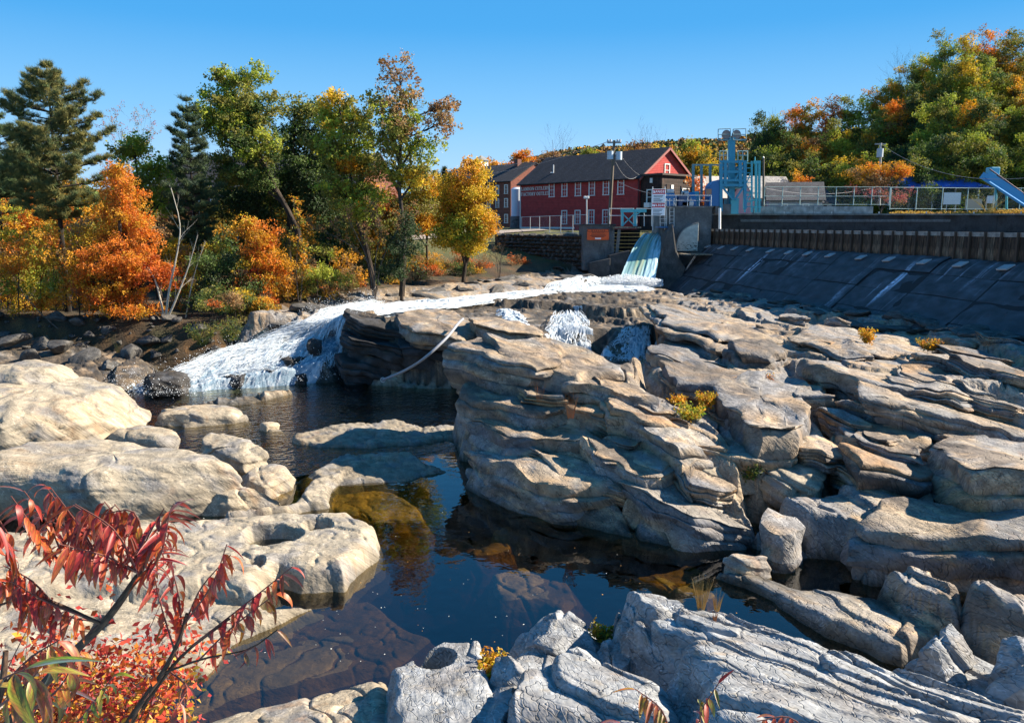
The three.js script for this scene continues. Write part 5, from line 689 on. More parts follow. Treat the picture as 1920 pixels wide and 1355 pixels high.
broad({ name: 'yellow_tree', label: 'yellow tree filling the gap right of the tallest tree', base: [800, 525], d: 78, r: .14, lobes: [[795, 340, 34, 30, [C.gold, C.yellow]], [775, 385, 44, 34, [C.yellow, C.olive]], [800, 420, 26, 26, [C.orange, C.gold]], [740, 400, 40, 40, [C.brown, C.orange]]], n: 20 });
broad({ name: 'cedar_tree', label: 'dark evergreen column under the tallest tree', base: [752, 535], d: 60, r: .16, lobes: [[760, 420, 20, 22, [C.dkgreen]], [755, 460, 30, 32, [C.dkgreen, C.blue]], [745, 495, 36, 26, [C.dkgreen]]], n: 44, geo: CL.near });
broad({ name: 'shrub', label: 'dark green shrub mass above the top of the falls', cat: 'shrub', base: [412, 590], d: 51, r: .06, lobes: [[408, 500, 42, 36, [C.dkgreen, C.green]], [440, 540, 40, 34, [C.dkgreen, C.green]], [392, 548, 36, 34, [C.dkgreen]]], n: 50, geo: CL.near });
broad({ name: 'shrub', label: 'bright lime bush at the water edge below the bare bushes', cat: 'shrub', base: [596, 548], d: 58, r: .05, lobes: [[596, 515, 24, 18, [C.lime]], [575, 530, 18, 12, [C.lime, C.olive]]], n: 60, geo: CL.near });
broad({ name: 'shrub', label: 'yellow bush overhanging the start of the falls', cat: 'shrub', base: [470, 606], d: 49.5, r: .05, lobes: [[470, 560, 28, 24, [C.olive, C.yellow]], [440, 585, 34, 18, [C.olive, C.dkgreen]], [500, 575, 18, 18, [C.olive, C.gold]]], n: 55, geo: CL.near });
bare({ name: 'birch_tree', label: 'white birch clump leaning apart beside the orange maple', base: [308, 600], d: 48.5, bark: BIRCH, r: .09, stems: [[[318, 540], [334, 470], [338, 420], [318, 352]], [[300, 560], [288, 520], [276, 500]], [[330, 560], [352, 500], [372, 440]]], n: 7, lv: 1, bl: .16, seed: 31 });
bare({ name: 'birch_tree', label: 'thin white birch leaning right toward the dark shrubs', base: [345, 588], d: 50, bark: BIRCH, r: .055, stems: [[[358, 540], [372, 490], [386, 452]]], n: 6, lv: 1, bl: .14, seed: 33 });
bare({ name: 'birch_tree', label: 'pale trunk bent low over the stones at the far left', base: [120, 636], d: 47.5, bark: BARK_G, r: .05, stems: [[[90, 600], [62, 570], [20, 520]]], n: 5, lv: 1, bl: .14, seed: 34 });
bare({ name: 'bare_bush', label: 'grey leafless bush with many thin stems in mid bank', cat: 'shrub', base: [700, 538], d: 60, r: .06, stems: [[[690, 490], [668, 440], [650, 405]], [[705, 480], [712, 430], [705, 395]], [[715, 490], [740, 440], [765, 400]], [[696, 500], [640, 450], [590, 430]]], n: 10, lv: 2, bl: .2, seed: 41, leaf: [C.olive, C.tan, C.brown], ln: 1, s: .6 });
bare({ name: 'bare_bush', label: 'dry twiggy bush beside the stone wall', cat: 'shrub', base: [936, 512], d: 74, r: .04, stems: [[[930, 480], [922, 455]], [[940, 480], [948, 452]], [[936, 490], [910, 470]]], n: 8, lv: 2, bl: .3, seed: 43 });
bare({ name: 'sapling', label: 'thin pale sapling stems behind the sapling at the falls', base: [560, 560], d: 57, bark: BARK_G, r: .045, stems: [[[556, 500], [560, 430], [548, 380]], [[566, 520], [572, 460]]], n: 8, lv: 1, bl: .16, seed: 44, leaf: [C.gold, C.olive], ln: 2, s: .8 });
// understory on the far left: thin stemmed yellow and orange saplings
{ const r = rng(91), pal = [[C.gold, C.yellow], [C.yellow, C.lime], [C.orange, C.gold], [C.olive, C.lime], [C.tan, C.gold]], lab = ['gold', 'bright yellow', 'orange', 'olive', 'tan'];
  const spots = [[-12, 49], [36, 48.5], [78, 49.5], [150, 49], [108, 48.5], [-45, 48.5], [-30, 52], [14, 51], [52, 53], [88, 56], [150, 50], [175, 55], [20, 60], [70, 62], [120, 63], [180, 62], [335, 55], [300, 70], [345, 66], [405, 58], [-60, 58], [-100, 54], [530, 56], [560, 63], [620, 60], [655, 66]];
  spots.sort((a, b) => a[0] - b[0]).forEach(([px, d], i) => { const k = px > 500 ? 3 + i % 2 : i % 5, top = px > 280 ? 445 + r() * 40 : 400 + r() * 70, base = 600 - (d - 50) * 3.2; broad({ name: 'sapling', label: `${nth('sap' + k)} thin stemmed ${lab[k]} sapling from the left in the understory`, group: 'understory saplings', base: [px, base], d, r: .05, lobes: [[px + (r() - .5) * 16, top, 24, 24, pal[k]], [px + (r() - .5) * 40, top + 40, 32, 26, pal[k]], [px + (r() - .5) * 50, top + 80, 34, 26, pal[(k + 1) % 5]], [px + (r() - .5) * 30, top + 112, 30, 18, pal[k]]], n: 20, geo: CL.near, twigs: 6, seed: 500 + i }); }); }
// woods behind the left bank
{ const r = rng(93), pal = [[C.green, C.olive], [C.orange, C.gold], [C.olive, C.gold], [C.dkgreen, C.green], [C.brown, C.tan]], lab = ['green', 'orange', 'olive', 'dark green', 'brown'];
  [[-70, 300, 84, 0], [-20, 320, 88, 3], [40, 350, 82, 1], [30, 300, 94, 0], [95, 380, 86, 1], [150, 360, 90, 3], [180, 395, 84, 2], [330, 400, 90, 4], [355, 420, 84, 3], [400, 430, 80, 3], [265, 420, 86, 4], [640, 410, 82, 3], [690, 430, 84, 3], [-130, 330, 86, 1], [420, 350, 86, 2], [500, 330, 90, 0], [560, 345, 88, 2], [620, 340, 84, 0], [690, 350, 80, 2], [730, 370, 78, 2], [60, 280, 98, 0], [130, 310, 96, 2], [215, 330, 92, 2]].sort((a, b) => a[0] - b[0]).forEach(([px, top, d, k], i) => { const w = 44 + r() * 16; broad({ name: 'tree', label: `${nth('wood' + k)} ${lab[k]} tree from the left deep in the left wood`, group: 'trees deep in the left wood', base: [px, 500], d, lobes: [[px, top + 26, w * .6, 30, pal[k]], [px + (r() - .5) * 40, top + 66, w, 36, pal[k]], [px + (r() - .5) * 40, top + 110, w, 34, pal[k]]], n: 9, geo: CL.mid, s: 1.2, twigs: 6, seed: 700 + i, max: 2200 }); }); }
// brush along the bank
{ const r = rng(95); for (let i = 0; i < 84; i++) { const t = (i % 42) / 41, back = i >= 42 ? 16 : 0, px = lerp(390, 1095, t) + (r() - .5) * 14, py = (px < 560 ? lerp(604, 566, (px - 390) / 170) : lerp(562, 500, (px - 560) / 540)) - 6 - r() * 14 - back, y = 3.9 + Math.max(0, t - .5) * 1.2 + back * .03, p = atY(px, py, y), d = -p.z, k = Math.floor(r() * 6), cols = [[C.tan, C.brown], [C.olive, C.green], [C.brown, C.deep], [C.dkgreen, C.green], [C.gold, C.olive], [C.tan, C.olive]][k], s = (8 + r() * 12) * (back ? 1.3 : 1); broad({ name: 'shrub', cat: 'shrub', label: `low ${['dry brown', 'olive', 'russet', 'dark green', 'golden', 'tan'][k]} brush along the river bank`, group: `${['dry brown', 'olive', 'russet', 'dark green', 'golden', 'tan'][k]} bank brush`, base: [px, py], d, r: .03, lobes: [[px, py - s * .8, s, s * .8, cols], [px + s * .7, py - s * .5, s * .8, s * .5, cols]], n: 55, geo: CL.bush, s: 1.1, twigs: 6, seed: 900 + i }); } }
// --- behind the mills ---
[['orange maple crown over the brick mill roof', 985, 292, 28, 18, [C.gold, C.orange], 175], ['golden maple left of the cupola', 921, 306, 16, 14, [C.gold], 180], ['thin brown tree behind the black roof', 1035, 292, 28, 12, [C.tan, C.brown], 175], ['green tree above the middle of the black roof', 1108, 286, 16, 14, [C.olive, C.lime], 172], ['russet tree above the pole', 1195, 282, 30, 22, [C.brown, C.gold], 170], ['yellow green tree above the gable', 1238, 288, 30, 24, [C.lime, C.yellow], 160], ['rounded green and gold tree behind the shed roof', 1284, 282, 34, 30, [C.olive, C.lime, C.gold], 155], ['yellow tree behind the portal posts', 1318, 292, 26, 26, [C.lime, C.yellow], 158], ['dull green tree left of the hoist tower', 1345, 300, 22, 20, [C.olive, C.brown], 170], ['gold bush over the low shed', 1266, 308, 22, 14, [C.gold, C.yellow], 150], ['golden tree right of the cupola', 955, 312, 16, 12, [C.gold, C.orange], 190]].forEach(([l, x, y, rx, ry, c, d], i) => broad({ label: l, base: [x, 420], d, lobes: [[x, y, rx * .7, ry * .7, c], [x - rx * .4, y + ry * .8, rx * .7, ry * .8, c], [x + rx * .4, y + ry * .8, rx * .7, ry * .8, c], [x, y + ry * 1.7, rx, ry, c]], n: 3.2, geo: CL.far, s: 1.15, twigs: 6, seed: 1100 + i, max: 1600 }));
[[1040, 262, 'grey leafless crown behind the black roof'], [1195, 252, 'grey leafless crown above the utility pole'], [1218, 258, 'second grey leafless crown near the gable']].forEach(([x, y, l], i) => bare({ label: l, base: [x, 400], d: 165, stems: [[[x, 340], [x - 4, y]], [[x + 10, 330], [x + 16, y + 6]]], n: 12, lv: 2, r: .12, bl: .3, seed: 61 + i, bark: BARK_G }));
{ const red = broad({ name: 'tree', label: 'orange red tree seen between the portal posts', base: [1310, 385], d: 100, lobes: [[1308, 345, 14, 16, [C.deep, C.orange]], [1320, 362, 12, 14, [C.orange]]], n: 30, geo: CL.mid, keepY: false }); }
[[833, 318, 'small far spruce left of the yellow maple'], [820, 326, 'tiny far spruce by the red shed'], [848, 328, 'far spruce touching the yellow maple']].forEach(([x, y, l], i) => pine({ label: l, base: [x, 420], top: [x, y], d: 150, prof: [[y, 2], [y + 60, 12]], whorls: 14, n: 8, col: [C.blue, C.dkgreen], geo: CL.pineF, s: 1.2, seed: 71 + i }));
// --- wooded hillside on the right ---
{ const r = rng(97), prof = [[1380, 285], [1410, 255], [1440, 220], [1480, 190], [1520, 186], [1560, 178], [1610, 172], [1660, 148], [1700, 128], [1745, 84], [1790, 64], [1840, 60], [1880, 80], [1920, 70], [1990, 60], [2100, 50]];
  const topAt = (x) => { for (let i = 0; i < prof.length - 1; i++) if (x >= prof[i][0] && x <= prof[i + 1][0]) return lerp(prof[i][1], prof[i + 1][1], (x - prof[i][0]) / (prof[i + 1][0] - prof[i][0])); return 60; };
  const pal = { g: [C.lime, C.green, C.olive], d: [C.green, C.olive, C.dkgreen], y: [C.yellow, C.lime], o: [C.orange, C.gold, C.brown], m: [C.olive, C.gold], l: [C.lime, C.olive] }, word = { g: 'green', d: 'dark green', y: 'yellow', o: 'orange', m: 'mixed olive and gold', l: 'lime green' };
  const rowsT = [[150, 0, 'd g o m o g l m y g y l y o y m y g l', 1425, 32], [132, 62, 'd g d o g y m g o d m g y g l m g y g', 1430, 32], [120, 125, 'g d o d l y m g d g l g m d m g d l g', 1426, 32], [112, 185, 'd g d d m d g d d g d g d d g d d', 1450, 34]], place = ['on the skyline of', 'in the middle of', 'low on', 'at the foot of'];
  rowsT.forEach(([d, drop, kinds, x0, dx], row) => kinds.split(' ').forEach((k, i) => { const px = x0 + i * dx + (r() - .5) * 22, top = topAt(clamp(px, 1380, 2100)) + drop + (r() - .5) * 26; if (top > 330) return; const w = (27 + r() * 13) * 130 / d * (row === 3 ? .85 : 1), c = pal[k], c2 = r() < .4 ? pal.g : c; broad({ name: 'tree', label: `${nth('hill' + row + k)} ${word[k]} tree from the left ${place[row]} the wooded hillside`, group: `${word[k]} trees ${place[row]} the hillside`, base: [px, 370], d: d + r() * 6, r: .22, lobes: [[px, top + 22, w * .5, 30, c], [px + (r() - .5) * 22, top + 60, w * .9, 40, c], [px + (r() - .5) * 26, top + 104, w, 42, c2], [px + (r() - .5) * 24, top + 150, w * .8, 36, c2]], n: 5.6, geo: CL.far, s: .8, twigs: 6, seed: 1300 + row * 20 + i, max: 1800, bark: BARK }); }));
  bare({ label: 'grey leafless crown on the skyline at the start of the rise', base: [1690, 300], d: 152, stems: [[[1690, 200], [1686, 130]], [[1700, 200], [1704, 140]]], n: 14, lv: 2, r: .14, bl: .3, seed: 81 });
  broad({ name: 'ornamental_tree', label: 'small orange tree with bare lower twigs before the pavilion', base: [1650, 398], d: 98, r: .12, lobes: [[1640, 318, 24, 12, [C.gold, C.orange]], [1678, 314, 26, 14, [C.gold, C.orange]], [1616, 330, 22, 12, [C.gold, C.tan]], [1698, 330, 20, 12, [C.gold, C.orange]], [1655, 338, 40, 12, [C.tan, C.brown], .5], [1640, 362, 40, 14, [C.pink, C.brown], .25], [1690, 365, 24, 14, [C.pink, C.brown], .25]], n: 26, geo: CL.mid, s: .8, twigs: 26, bark: BARK_G });
}
{ // far woods on the hills: too many to count
  const r = rng(99), g = clumpGeo(55, 110, 1.3, 2.0, .8), n = 16000, m = new THREE.InstancedMesh(g, std([1, 1, 1], .95), n), col = new THREE.Color(), cs = [C.olive, C.brown, C.green, C.tan, C.gold, C.dkgreen]; for (let i = 0; i < n; i++) { const a = lerp(-40, 40, r()) * DEG, R = 520 * Math.pow(3.6, r()), x = Math.sin(a) * R, z = -Math.cos(a) * R, s = .9 + r() * .9 + R * .0012; M4.compose(V(x, landHeight(x, z) + 1.5 * s, z), QQ.setFromEuler(EU.set(r() * 6, r() * 6, r() * 6)), V(s, s, s)); m.setMatrixAt(i, M4); const c = cs[Math.floor(r() * 6)], j = .5 + r() * .5; m.setColorAt(i, col.setRGB(c[0] * j, c[1] * j, c[2] * j)); } m.name = 'distant_forest'; m.castShadow = m.receiveShadow = true; stuff(m, 'distant autumn forest covering the far hills', 'forest'); scene.add(m);
}
console.log('trees');
// ---------- loose rocks ----------
function rockGeo(seed, o = {}) { // a closed stone about 1 m across, cut by planes and worn
  const r = rng(seed), det = o.det ?? 3, g0 = new THREE.IcosahedronGeometry(1, det), g = mergeVertices(g0.deleteAttribute('uv').deleteAttribute('normal')), p = g.attributes.position, planes = [], v = V(0, 0, 0), col = [];
  for (let i = 0; i < (o.cuts ?? 9); i++) planes.push([V(r() - .5, (r() - .5) * 1.3, r() - .5).normalize(), (o.cut ?? .62) + r() * .25]);
  for (let i = 0; i < p.count; i++) { v.fromBufferAttribute(p, i); for (const [n, d] of planes) { const k = v.dot(n) - d; if (k > 0) v.addScaledVector(n, -k * (o.soft ?? .88)); } const f = 1 + fbm3(v.x * 1.6 + seed, v.y * 1.6, v.z * 1.6, 4) * (o.rough ?? .22); v.multiplyScalar(f); p.setXYZ(i, v.x, v.y, v.z); }
  g.computeVertexNormals(); const uv = []; for (let i = 0; i < p.count; i++) { uv.push(p.getX(i) + p.getY(i) * .6 + seed, p.getZ(i) + p.getY(i) * .5); const n = fbm3(p.getX(i) * 2.2 + seed, p.getY(i) * 2.2, p.getZ(i) * 2.2, 4), c = mixc(o.c0 ?? [.26, .25, .24], o.c1 ?? [.13, .13, .135], sstep(-.25, .3, n)), c2 = mixc(c, o.c2 ?? [.3, .2, .1], sstep(.18, .45, fbm3(p.getX(i) * 3 + 9, p.getY(i) * 3, p.getZ(i) * 3 + seed, 3)) * .5); col.push(...c2); }
  g.setAttribute('uv', new THREE.Float32BufferAttribute(uv, 2)); g.setAttribute('color', new THREE.Float32BufferAttribute(col, 3)); return g;
}
// a big boulder or slab that fills an outline given as photo pixels at a height (its widest line), from y0 up to a top that may tilt
function boulder(label, outline, y0, top, o = {}) {
  const w = outline.map(([px, py, h]) => atY(px, py, h)), n = w.length, c = w.reduce((a, b) => a.add(b.clone().multiplyScalar(1 / n)), V(0, 0, 0)), NA = Math.round((o.na ?? 150) * .72), NB = Math.round((o.nb ?? 70) * .7), seed = o.seed ?? Math.round(outline[0][0]), pos = [], uv = [], idx = [], col = [];
  // radius of the footprint in every direction
  const rad = []; for (let j = 0; j < NA; j++) { const a = j / NA * TAU, dx = Math.cos(a), dz = Math.sin(a); let best = .3; for (let i = 0; i < n; i++) { const A = w[i], B = w[(i + 1) % n], ax = A.x - c.x, az = A.z - c.z, ex = B.x - A.x, ez = B.z - A.z, den = dx * ez - dz * ex; if (Math.abs(den) < 1e-9) continue; const t = (ax * ez - az * ex) / den, s = (ax * dz - az * dx) / den; if (t > 0 && s >= 0 && s <= 1) best = Math.max(best, t); } rad.push(best); }
  for (let k = 0; k < (o.plate ? 1 : 3); k++) { const q = rad.slice(); for (let j = 0; j < NA; j++) rad[j] = (q[(j + NA - 1) % NA] + q[j] * 2 + q[(j + 1) % NA]) / 4; }
  const rr = rng(seed * 31 + 5), cuts = []; for (let i = 0; i < (o.cuts ?? 4); i++) { const a = rr() * TAU, up = (rr() - .25) * 1.4; cuts.push([V(Math.cos(a), up, Math.sin(a)).normalize(), (o.cut ?? .8) + rr() * .2]); }
  const e = o.e ?? .55, tiltX = o.tx ?? 0, tiltZ = o.tz ?? 0;
  for (let i = 0; i <= NB; i++) for (let j = 0; j <= NA; j++) {
    const a = (j % NA) / NA * TAU, ph = (i / NB - .5) * Math.PI, cp = Math.sign(Math.cos(ph)) * Math.pow(Math.abs(Math.cos(ph)), e), sp = Math.sign(Math.sin(ph)) * Math.pow(Math.abs(Math.sin(ph)), o.e2 ?? .8), r = rad[j % NA] * cp;
    let rP = cp, yP = sp, top1 = 0; if (o.plate) { const p = i / NB * 2 - 1, t = Math.abs(p), B = p > 0 ? .5 : .75; if (t < B) { const w = t / B; yP = w * .84; rP = p > 0 ? 1 - .05 * w * w : 1 - .3 * w; } else { const q = (t - B) / (1 - B); rP = (p > 0 ? .95 : .7) * (1 - q); yP = .84 + .16 * sstep(0, .22, q); top1 = sstep(0, .15, q); } if (p < 0) yP = -yP; }
    const rr2 = o.plate ? rad[j % NA] * rP : r;
    let x = c.x + Math.cos(a) * rr2, z = c.z + Math.sin(a) * rr2; const T = top + tiltX * (x - c.x) + tiltZ * (z - c.z), mid = c.y; let y = yP > 0 ? mid + (T - mid) * yP : mid + (mid - y0) * yP;
    for (const [nn, q] of cuts) { const ex = rad[Math.round((Math.atan2(nn.z, nn.x) / TAU + 1) * NA) % NA], hy = Math.max(.3, top - mid), lim = q * Math.hypot(ex * Math.hypot(nn.x, nn.z), hy * nn.y), dd = (x - c.x) * nn.x + (y - mid) * nn.y + (z - c.z) * nn.z - lim; if (dd > 0) { x -= nn.x * dd * .92; y -= nn.y * dd * .92; z -= nn.z * dd * .92; } }
    const S = o.n ?? .14, bed = terr(y + x * (o.dip ?? .15) + fbm2(x * .5, z * .5, 2) * .1, o.T ?? .35, .75) - (y + x * (o.dip ?? .15) + fbm2(x * .5, z * .5, 2) * .1), f = fbm3(x * .8 + seed, y * 1.0, z * .8, 5) * S * 2.2 + fbm3(x * 3, y * 4, z * 3, 3) * S * .25 - (1 - sstep(0, .05, cells(x * .35 + seed + y * .3, z * .4 - y * .2).e)) * (o.crack ?? .07) + bed * (o.bed ?? .12);
    const hz = o.plate ? 1 - top1 : Math.abs(Math.cos(ph)), nx = Math.cos(a) * hz, ny = o.plate ? (i * 2 > NB ? top1 : -top1) : Math.sin(ph), nz = Math.sin(a) * hz; x += nx * f; y += ny * f * .8; z += nz * f;
    for (const [px, py, h, R, dp] of o.dents ?? []) { const q = atY(px, py, h), d = Math.hypot(x - q.x, (y - q.y) * 1.2, z - q.z); if (d < R) { const k = dp * (1 - sstep(0, R, d)); x -= nx * k; y -= Math.max(ny, .3) * k; z -= nz * k; } }
    pos.push(x, y, z); uv.push(x + y * .5, z - y * .9); col.push(...(o.color ? o.color(x, y, z) : rockColor(x, Math.max(y, .35), z, o.zone ?? 1, 0)));
  }
  for (let i = 0; i < NB; i++) for (let j = 0; j < NA; j++) { const a = i * (NA + 1) + j, b = a + 1, d = a + NA + 1, q = d + 1; idx.push(a, d, b, b, d, q); }
  const g = new THREE.BufferGeometry(); g.setAttribute('position', new THREE.Float32BufferAttribute(pos, 3)); g.setAttribute('uv', new THREE.Float32BufferAttribute(uv, 2)); g.setAttribute('color', new THREE.Float32BufferAttribute(col, 3)); g.setIndex(idx); g.computeVertexNormals();
  { const N = g.attributes.normal; for (let i = 0; i <= NB; i++) { const a = i * (NA + 1), b = a + NA; for (let k = 0; k < 3; k++) { const m = (N.array[a * 3 + k] + N.array[b * 3 + k]) / 2; N.array[a * 3 + k] = N.array[b * 3 + k] = m; } } }
  return single(o.name ?? 'boulder', g, o.color ? ROCK : SMOOTH, label, 'rock', o.group);
}
// left bank giants
boulder('long pale boulder with a flat grey scar, above the red shrub', [[-160, 930, .9], [60, 930, .9], [200, 945, .8], [330, 950, .75], [430, 925, .8], [462, 905, .9], [455, 888, 1.1], [380, 862, 1.2], [260, 845, 1.2], [120, 840, 1.2], [-160, 850, 1.2]], -.2, 1.75, { e: .5, tx: -.03, n: .16, seed: 4, dents: [[225, 885, 1.7, .7, .22], [60, 880, 1.8, .5, .18], [340, 895, 1.5, .5, .15]], na: 220, nb: 90 });
boulder('broad cream boulder stacked behind the scarred one at the left edge', [[-200, 838, .8], [0, 838, .8], [150, 812, .9], [240, 790, .9], [296, 772, .8], [288, 748, 1.2], [200, 735, 1.3], [80, 735, 1.4], [-200, 745, 1.4]], -.3, 2.35, { e: .55, tx: -.07, n: .2, seed: 11, crack: .12, na: 220, nb: 90 });
boulder('domed tan boulder crowning the pile at the left edge', [[-120, 742, 1.9], [40, 745, 1.9], [140, 735, 1.8], [160, 722, 1.9], [100, 705, 2.1], [0, 712, 2.1], [-120, 720, 2.1]], .8, 3.05, { e: .7, n: .16, seed: 17, tx: .04 });
boulder('creased grey and cream boulder below the pool inlet', [[342, 850, .5], [400, 870, .45], [455, 885, .4], [506, 872, .35], [490, 850, .5], [450, 832, .65], [390, 826, .7]], -.4, 1.15, { e: .7, n: .2, seed: 23, crack: .14, bed: .3 });
boulder('rounded pale rock at the tip of the scarred boulder', [[440, 912, .35], [500, 925, .3], [550, 905, .25], [556, 888, .3], [520, 878, .4], [460, 885, .45]], -.5, .72, { e: .65, n: .12, seed: 29 });
boulder('low cream rock wedged under the scarred boulder', [[320, 955, .3], [430, 950, .3], [520, 940, .25], [545, 925, .3], [460, 918, .5], [360, 930, .5]], -.5, .72, { e: .6, n: .1, seed: 31 });
boulder('small pale rock touching the cream boulder by the water', [[190, 830, .3], [300, 845, .25], [345, 835, .25], [320, 815, .4], [260, 808, .45], [200, 815, .45]], -.5, .85, { e: .6, n: .1, seed: 37 });
boulder('smooth low rock in the pool below the cream boulder', [[282, 792, .12], [340, 797, .1], [440, 790, .1], [462, 776, .15], [400, 764, .3], [330, 766, .3]], -.4, .62, { e: .6, n: .1, seed: 41 });
boulder('little grey stone alone in the brown pool', [[478, 804, .05], [502, 809, .03], [527, 801, .05], [508, 796, .1]], -.3, .34, { e: .75, n: .06, seed: 43, na: 60, nb: 30 });
// a stack of thin beds with straight broken edges, one rock
function bedStack(label, outline, y0, top, o = {}) {
  const w = outline.map(([px, py, h]) => atY(px, py, h)); return bedRock(label, w, y0, top, o);
}
function bedRock(label, w, y0, top, o = {}) {
  const n = w.length, c = w.reduce((a, b) => a.add(b.clone().multiplyScalar(1 / n)), V(0, 0, 0)), r = rng((o.seed ?? 1) * 97 + 3), reach = (a) => { const dx = Math.cos(a), dz = Math.sin(a); let best = .25; for (let i = 0; i < n; i++) { const A = w[i], B = w[(i + 1) % n], ax = A.x - c.x, az = A.z - c.z, ex = B.x - A.x, ez = B.z - A.z, den = dx * ez - dz * ex; if (Math.abs(den) < 1e-9) continue; const t = (ax * ez - az * ex) / den, q = (ax * dz - az * dx) / den; if (t > 0 && q >= 0 && q <= 1) best = Math.max(best, t); } return best; };
  const nc = o.corners ?? 9 + Math.floor(r() * 5), ang = []; for (let i = 0; i < nc; i++) ang.push((i + (r() - .5) * .8) / nc * TAU);
  const base = ang.map((a) => reach(a) * (.9 + r() * .2)), tx = (o.tx ?? -.17) + (r() - .5) * .24, tz = (o.tz ?? -.04) + (r() - .5) * .2, geos = [], tints = []; let y = y0; const H = top - y0;
  while (y < top - .05) {
    const th = Math.min(top - y, (o.th ?? .24) + r() * r() * (o.thv ?? .75)), f = (y - y0) / H, sc = (f < .45 ? lerp(o.foot ?? .82, 1, f / .45) : lerp(1, o.cap ?? .9, (f - .45) / .55)) * (.965 + r() * .07), sx = (r() - .5) * .1, sz = (r() - .5) * .1, last = y + th >= top - .05;
    const cor = ang.map((a, i) => { const q = base[i] * sc * (.95 + r() * .1); return [c.x + sx + Math.cos(a) * q, c.z + sz + Math.sin(a) * q]; }), rim = []; for (let i = 0; i < nc; i++) { const A = cor[i], B = cor[(i + 1) % nc], L = Math.hypot(B[0] - A[0], B[1] - A[1]), k = Math.max(1, Math.ceil(L / (o.seg ?? .3))); for (let q = 0; q < k; q++) { const t = q / k, j = q ? (n2(A[0] * 3 + q * 1.3 + (o.seed ?? 0), y * 5) * .05) : 0; rim.push([lerp(A[0], B[0], t) + j, lerp(A[1], B[1], t) + j]); } }
    const N = rim.length, rings = last ? [1, .95, .8, .6, .4, .2, .02] : [1, .95, .72], pos = [], idx = [], row = (sc2, dy, f2) => { const b = pos.length / 3; for (const [x, z] of rim) { const X = c.x + (x - c.x) * sc2, Z = c.z + (z - c.z) * sc2; const Y = y + dy + tx * (X - c.x) + tz * (Z - c.z) + f2 * (fbm2(X * .8 + 3, Z * .8, 3) * .12 + fbm2(X * 3, Z * 3, 2) * .035); pos.push(X + n3(X * .7, Y * 1.3, Z * .7) * .3 + n3(X * 2.4, Y * 3, Z * 2.4) * .12, Y + n3(X * .55 + 7, 3, Z * .55) * .3 + n3(X * 1.7, Y * 1.7, Z * 1.7 + 4) * .12, Z + n3(X * .7 + 20, Y * 1.3, Z * .7) * .3 + n3(X * 2.4 + 9, Y * 3, Z * 2.4) * .12); } return b; };
    let prev = row(.97, 0, 0); const join = (a, b) => { for (let i = 0; i < N; i++) { const j = (i + 1) % N; idx.push(a + i, b + i, a + j, a + j, b + i, b + j); } }; let cur = row(1.0, th * .3, 0); join(prev, cur); prev = cur; cur = row(1.005, th * .66, .1); join(prev, cur); prev = cur; cur = row(.988, th * .9, .2); join(prev, cur); prev = cur;
    rings.forEach((q, i) => { if (!i) return; cur = row(q, th, i > 1 ? 1 : .3); join(prev, cur); prev = cur; });
    const g = new THREE.BufferGeometry(); g.setAttribute('position', new THREE.Float32BufferAttribute(pos, 3)); g.setIndex(idx); geos.push(toCreasedNormals(g, .8)); const kind = r(), br = .84 + r() * .36; tints.push(kind < .2 ? [br * 1.12, br * .92, br * .72] : kind < .38 ? [br * .62, br * .64, br * .7] : [br, br, br]); y += th;
  }
  const g = mergeGeometries(geos), p = g.attributes.position, uv = [], col = [], cf = o.color ?? LEDGE, owner = geos.flatMap((q, k) => Array(q.attributes.position.count).fill(k)); for (let i = 0; i < p.count; i++) { const X = p.getX(i), Y = p.getY(i), Z = p.getZ(i); uv.push(X + Y * .5, Z - Y * .9); const q = cf(X, Y, Z), t = tints[owner[i]]; col.push(q[0] * t[0], q[1] * t[1], q[2] * t[2]); }
  g.setAttribute('uv', new THREE.Float32BufferAttribute(uv, 2)); g.setAttribute('color', new THREE.Float32BufferAttribute(col, 3)); return single(o.name ?? 'ledge_rock', g, ROCK, label, 'rock', o.group);
}
// slabs that jut from the middle ledge
const LEDGE = (x, y, z) => rockColor(x, y + .4, z, 0, 0);
const grow = (out, k) => { const m = out.reduce((a, p) => [a[0] + p[0] / out.length, a[1] + p[1] / out.length], [0, 0]); return out.map(([x, y, h]) => [m[0] + (x - m[0]) * k, m[1] + (y - m[1]) * k, h]); };
const slab = (label, out, y0, top, o = {}) => o.plate === false ? boulder(label, grow(out, 1.05), y0, top, { name: 'ledge_rock', zone: 0, n: .06, bed: .3, T: .3, dip: .42, crack: .12, cuts: 7, cut: .8, color: LEDGE, ...o }) : bedStack(label, grow(out, o.grow ?? 1.14), y0, top, { seed: o.seed, color: o.color ?? LEDGE, tx: o.tx > 0 ? -.05 : o.tx, tz: o.tz, th: o.th, thv: o.thv });
slab('overhanging tan slab at the left tip of the middle ledge', [[834, 690, 3.0], [850, 718, 2.7], [905, 730, 2.8], [985, 745, 2.8], [1060, 742, 2.9], [1040, 690, 3.5], [960, 655, 3.9], [890, 655, 3.7]], 2.1, 4.15, { tx: .06, tz: .02, seed: 51, cut: .8, na: 200 });
slab('thick brown slab under the overhang', [[848, 745, 2.2], [900, 790, 1.9], [985, 808, 1.9], [1060, 800, 2.1], [1030, 750, 2.7], [930, 735, 2.6]], .9, 2.85, { seed: 53, cut: .8, tx: .08, na: 200 });
slab('rounded tan block in the middle of the ledge front', [[1010, 775, 2.3], [1060, 805, 2.0], [1130, 815, 2.0], [1150, 800, 2.1], [1120, 775, 2.4], [1060, 760, 2.6]], 1.2, 2.75, { seed: 57, e: .6, tx: -.12 });
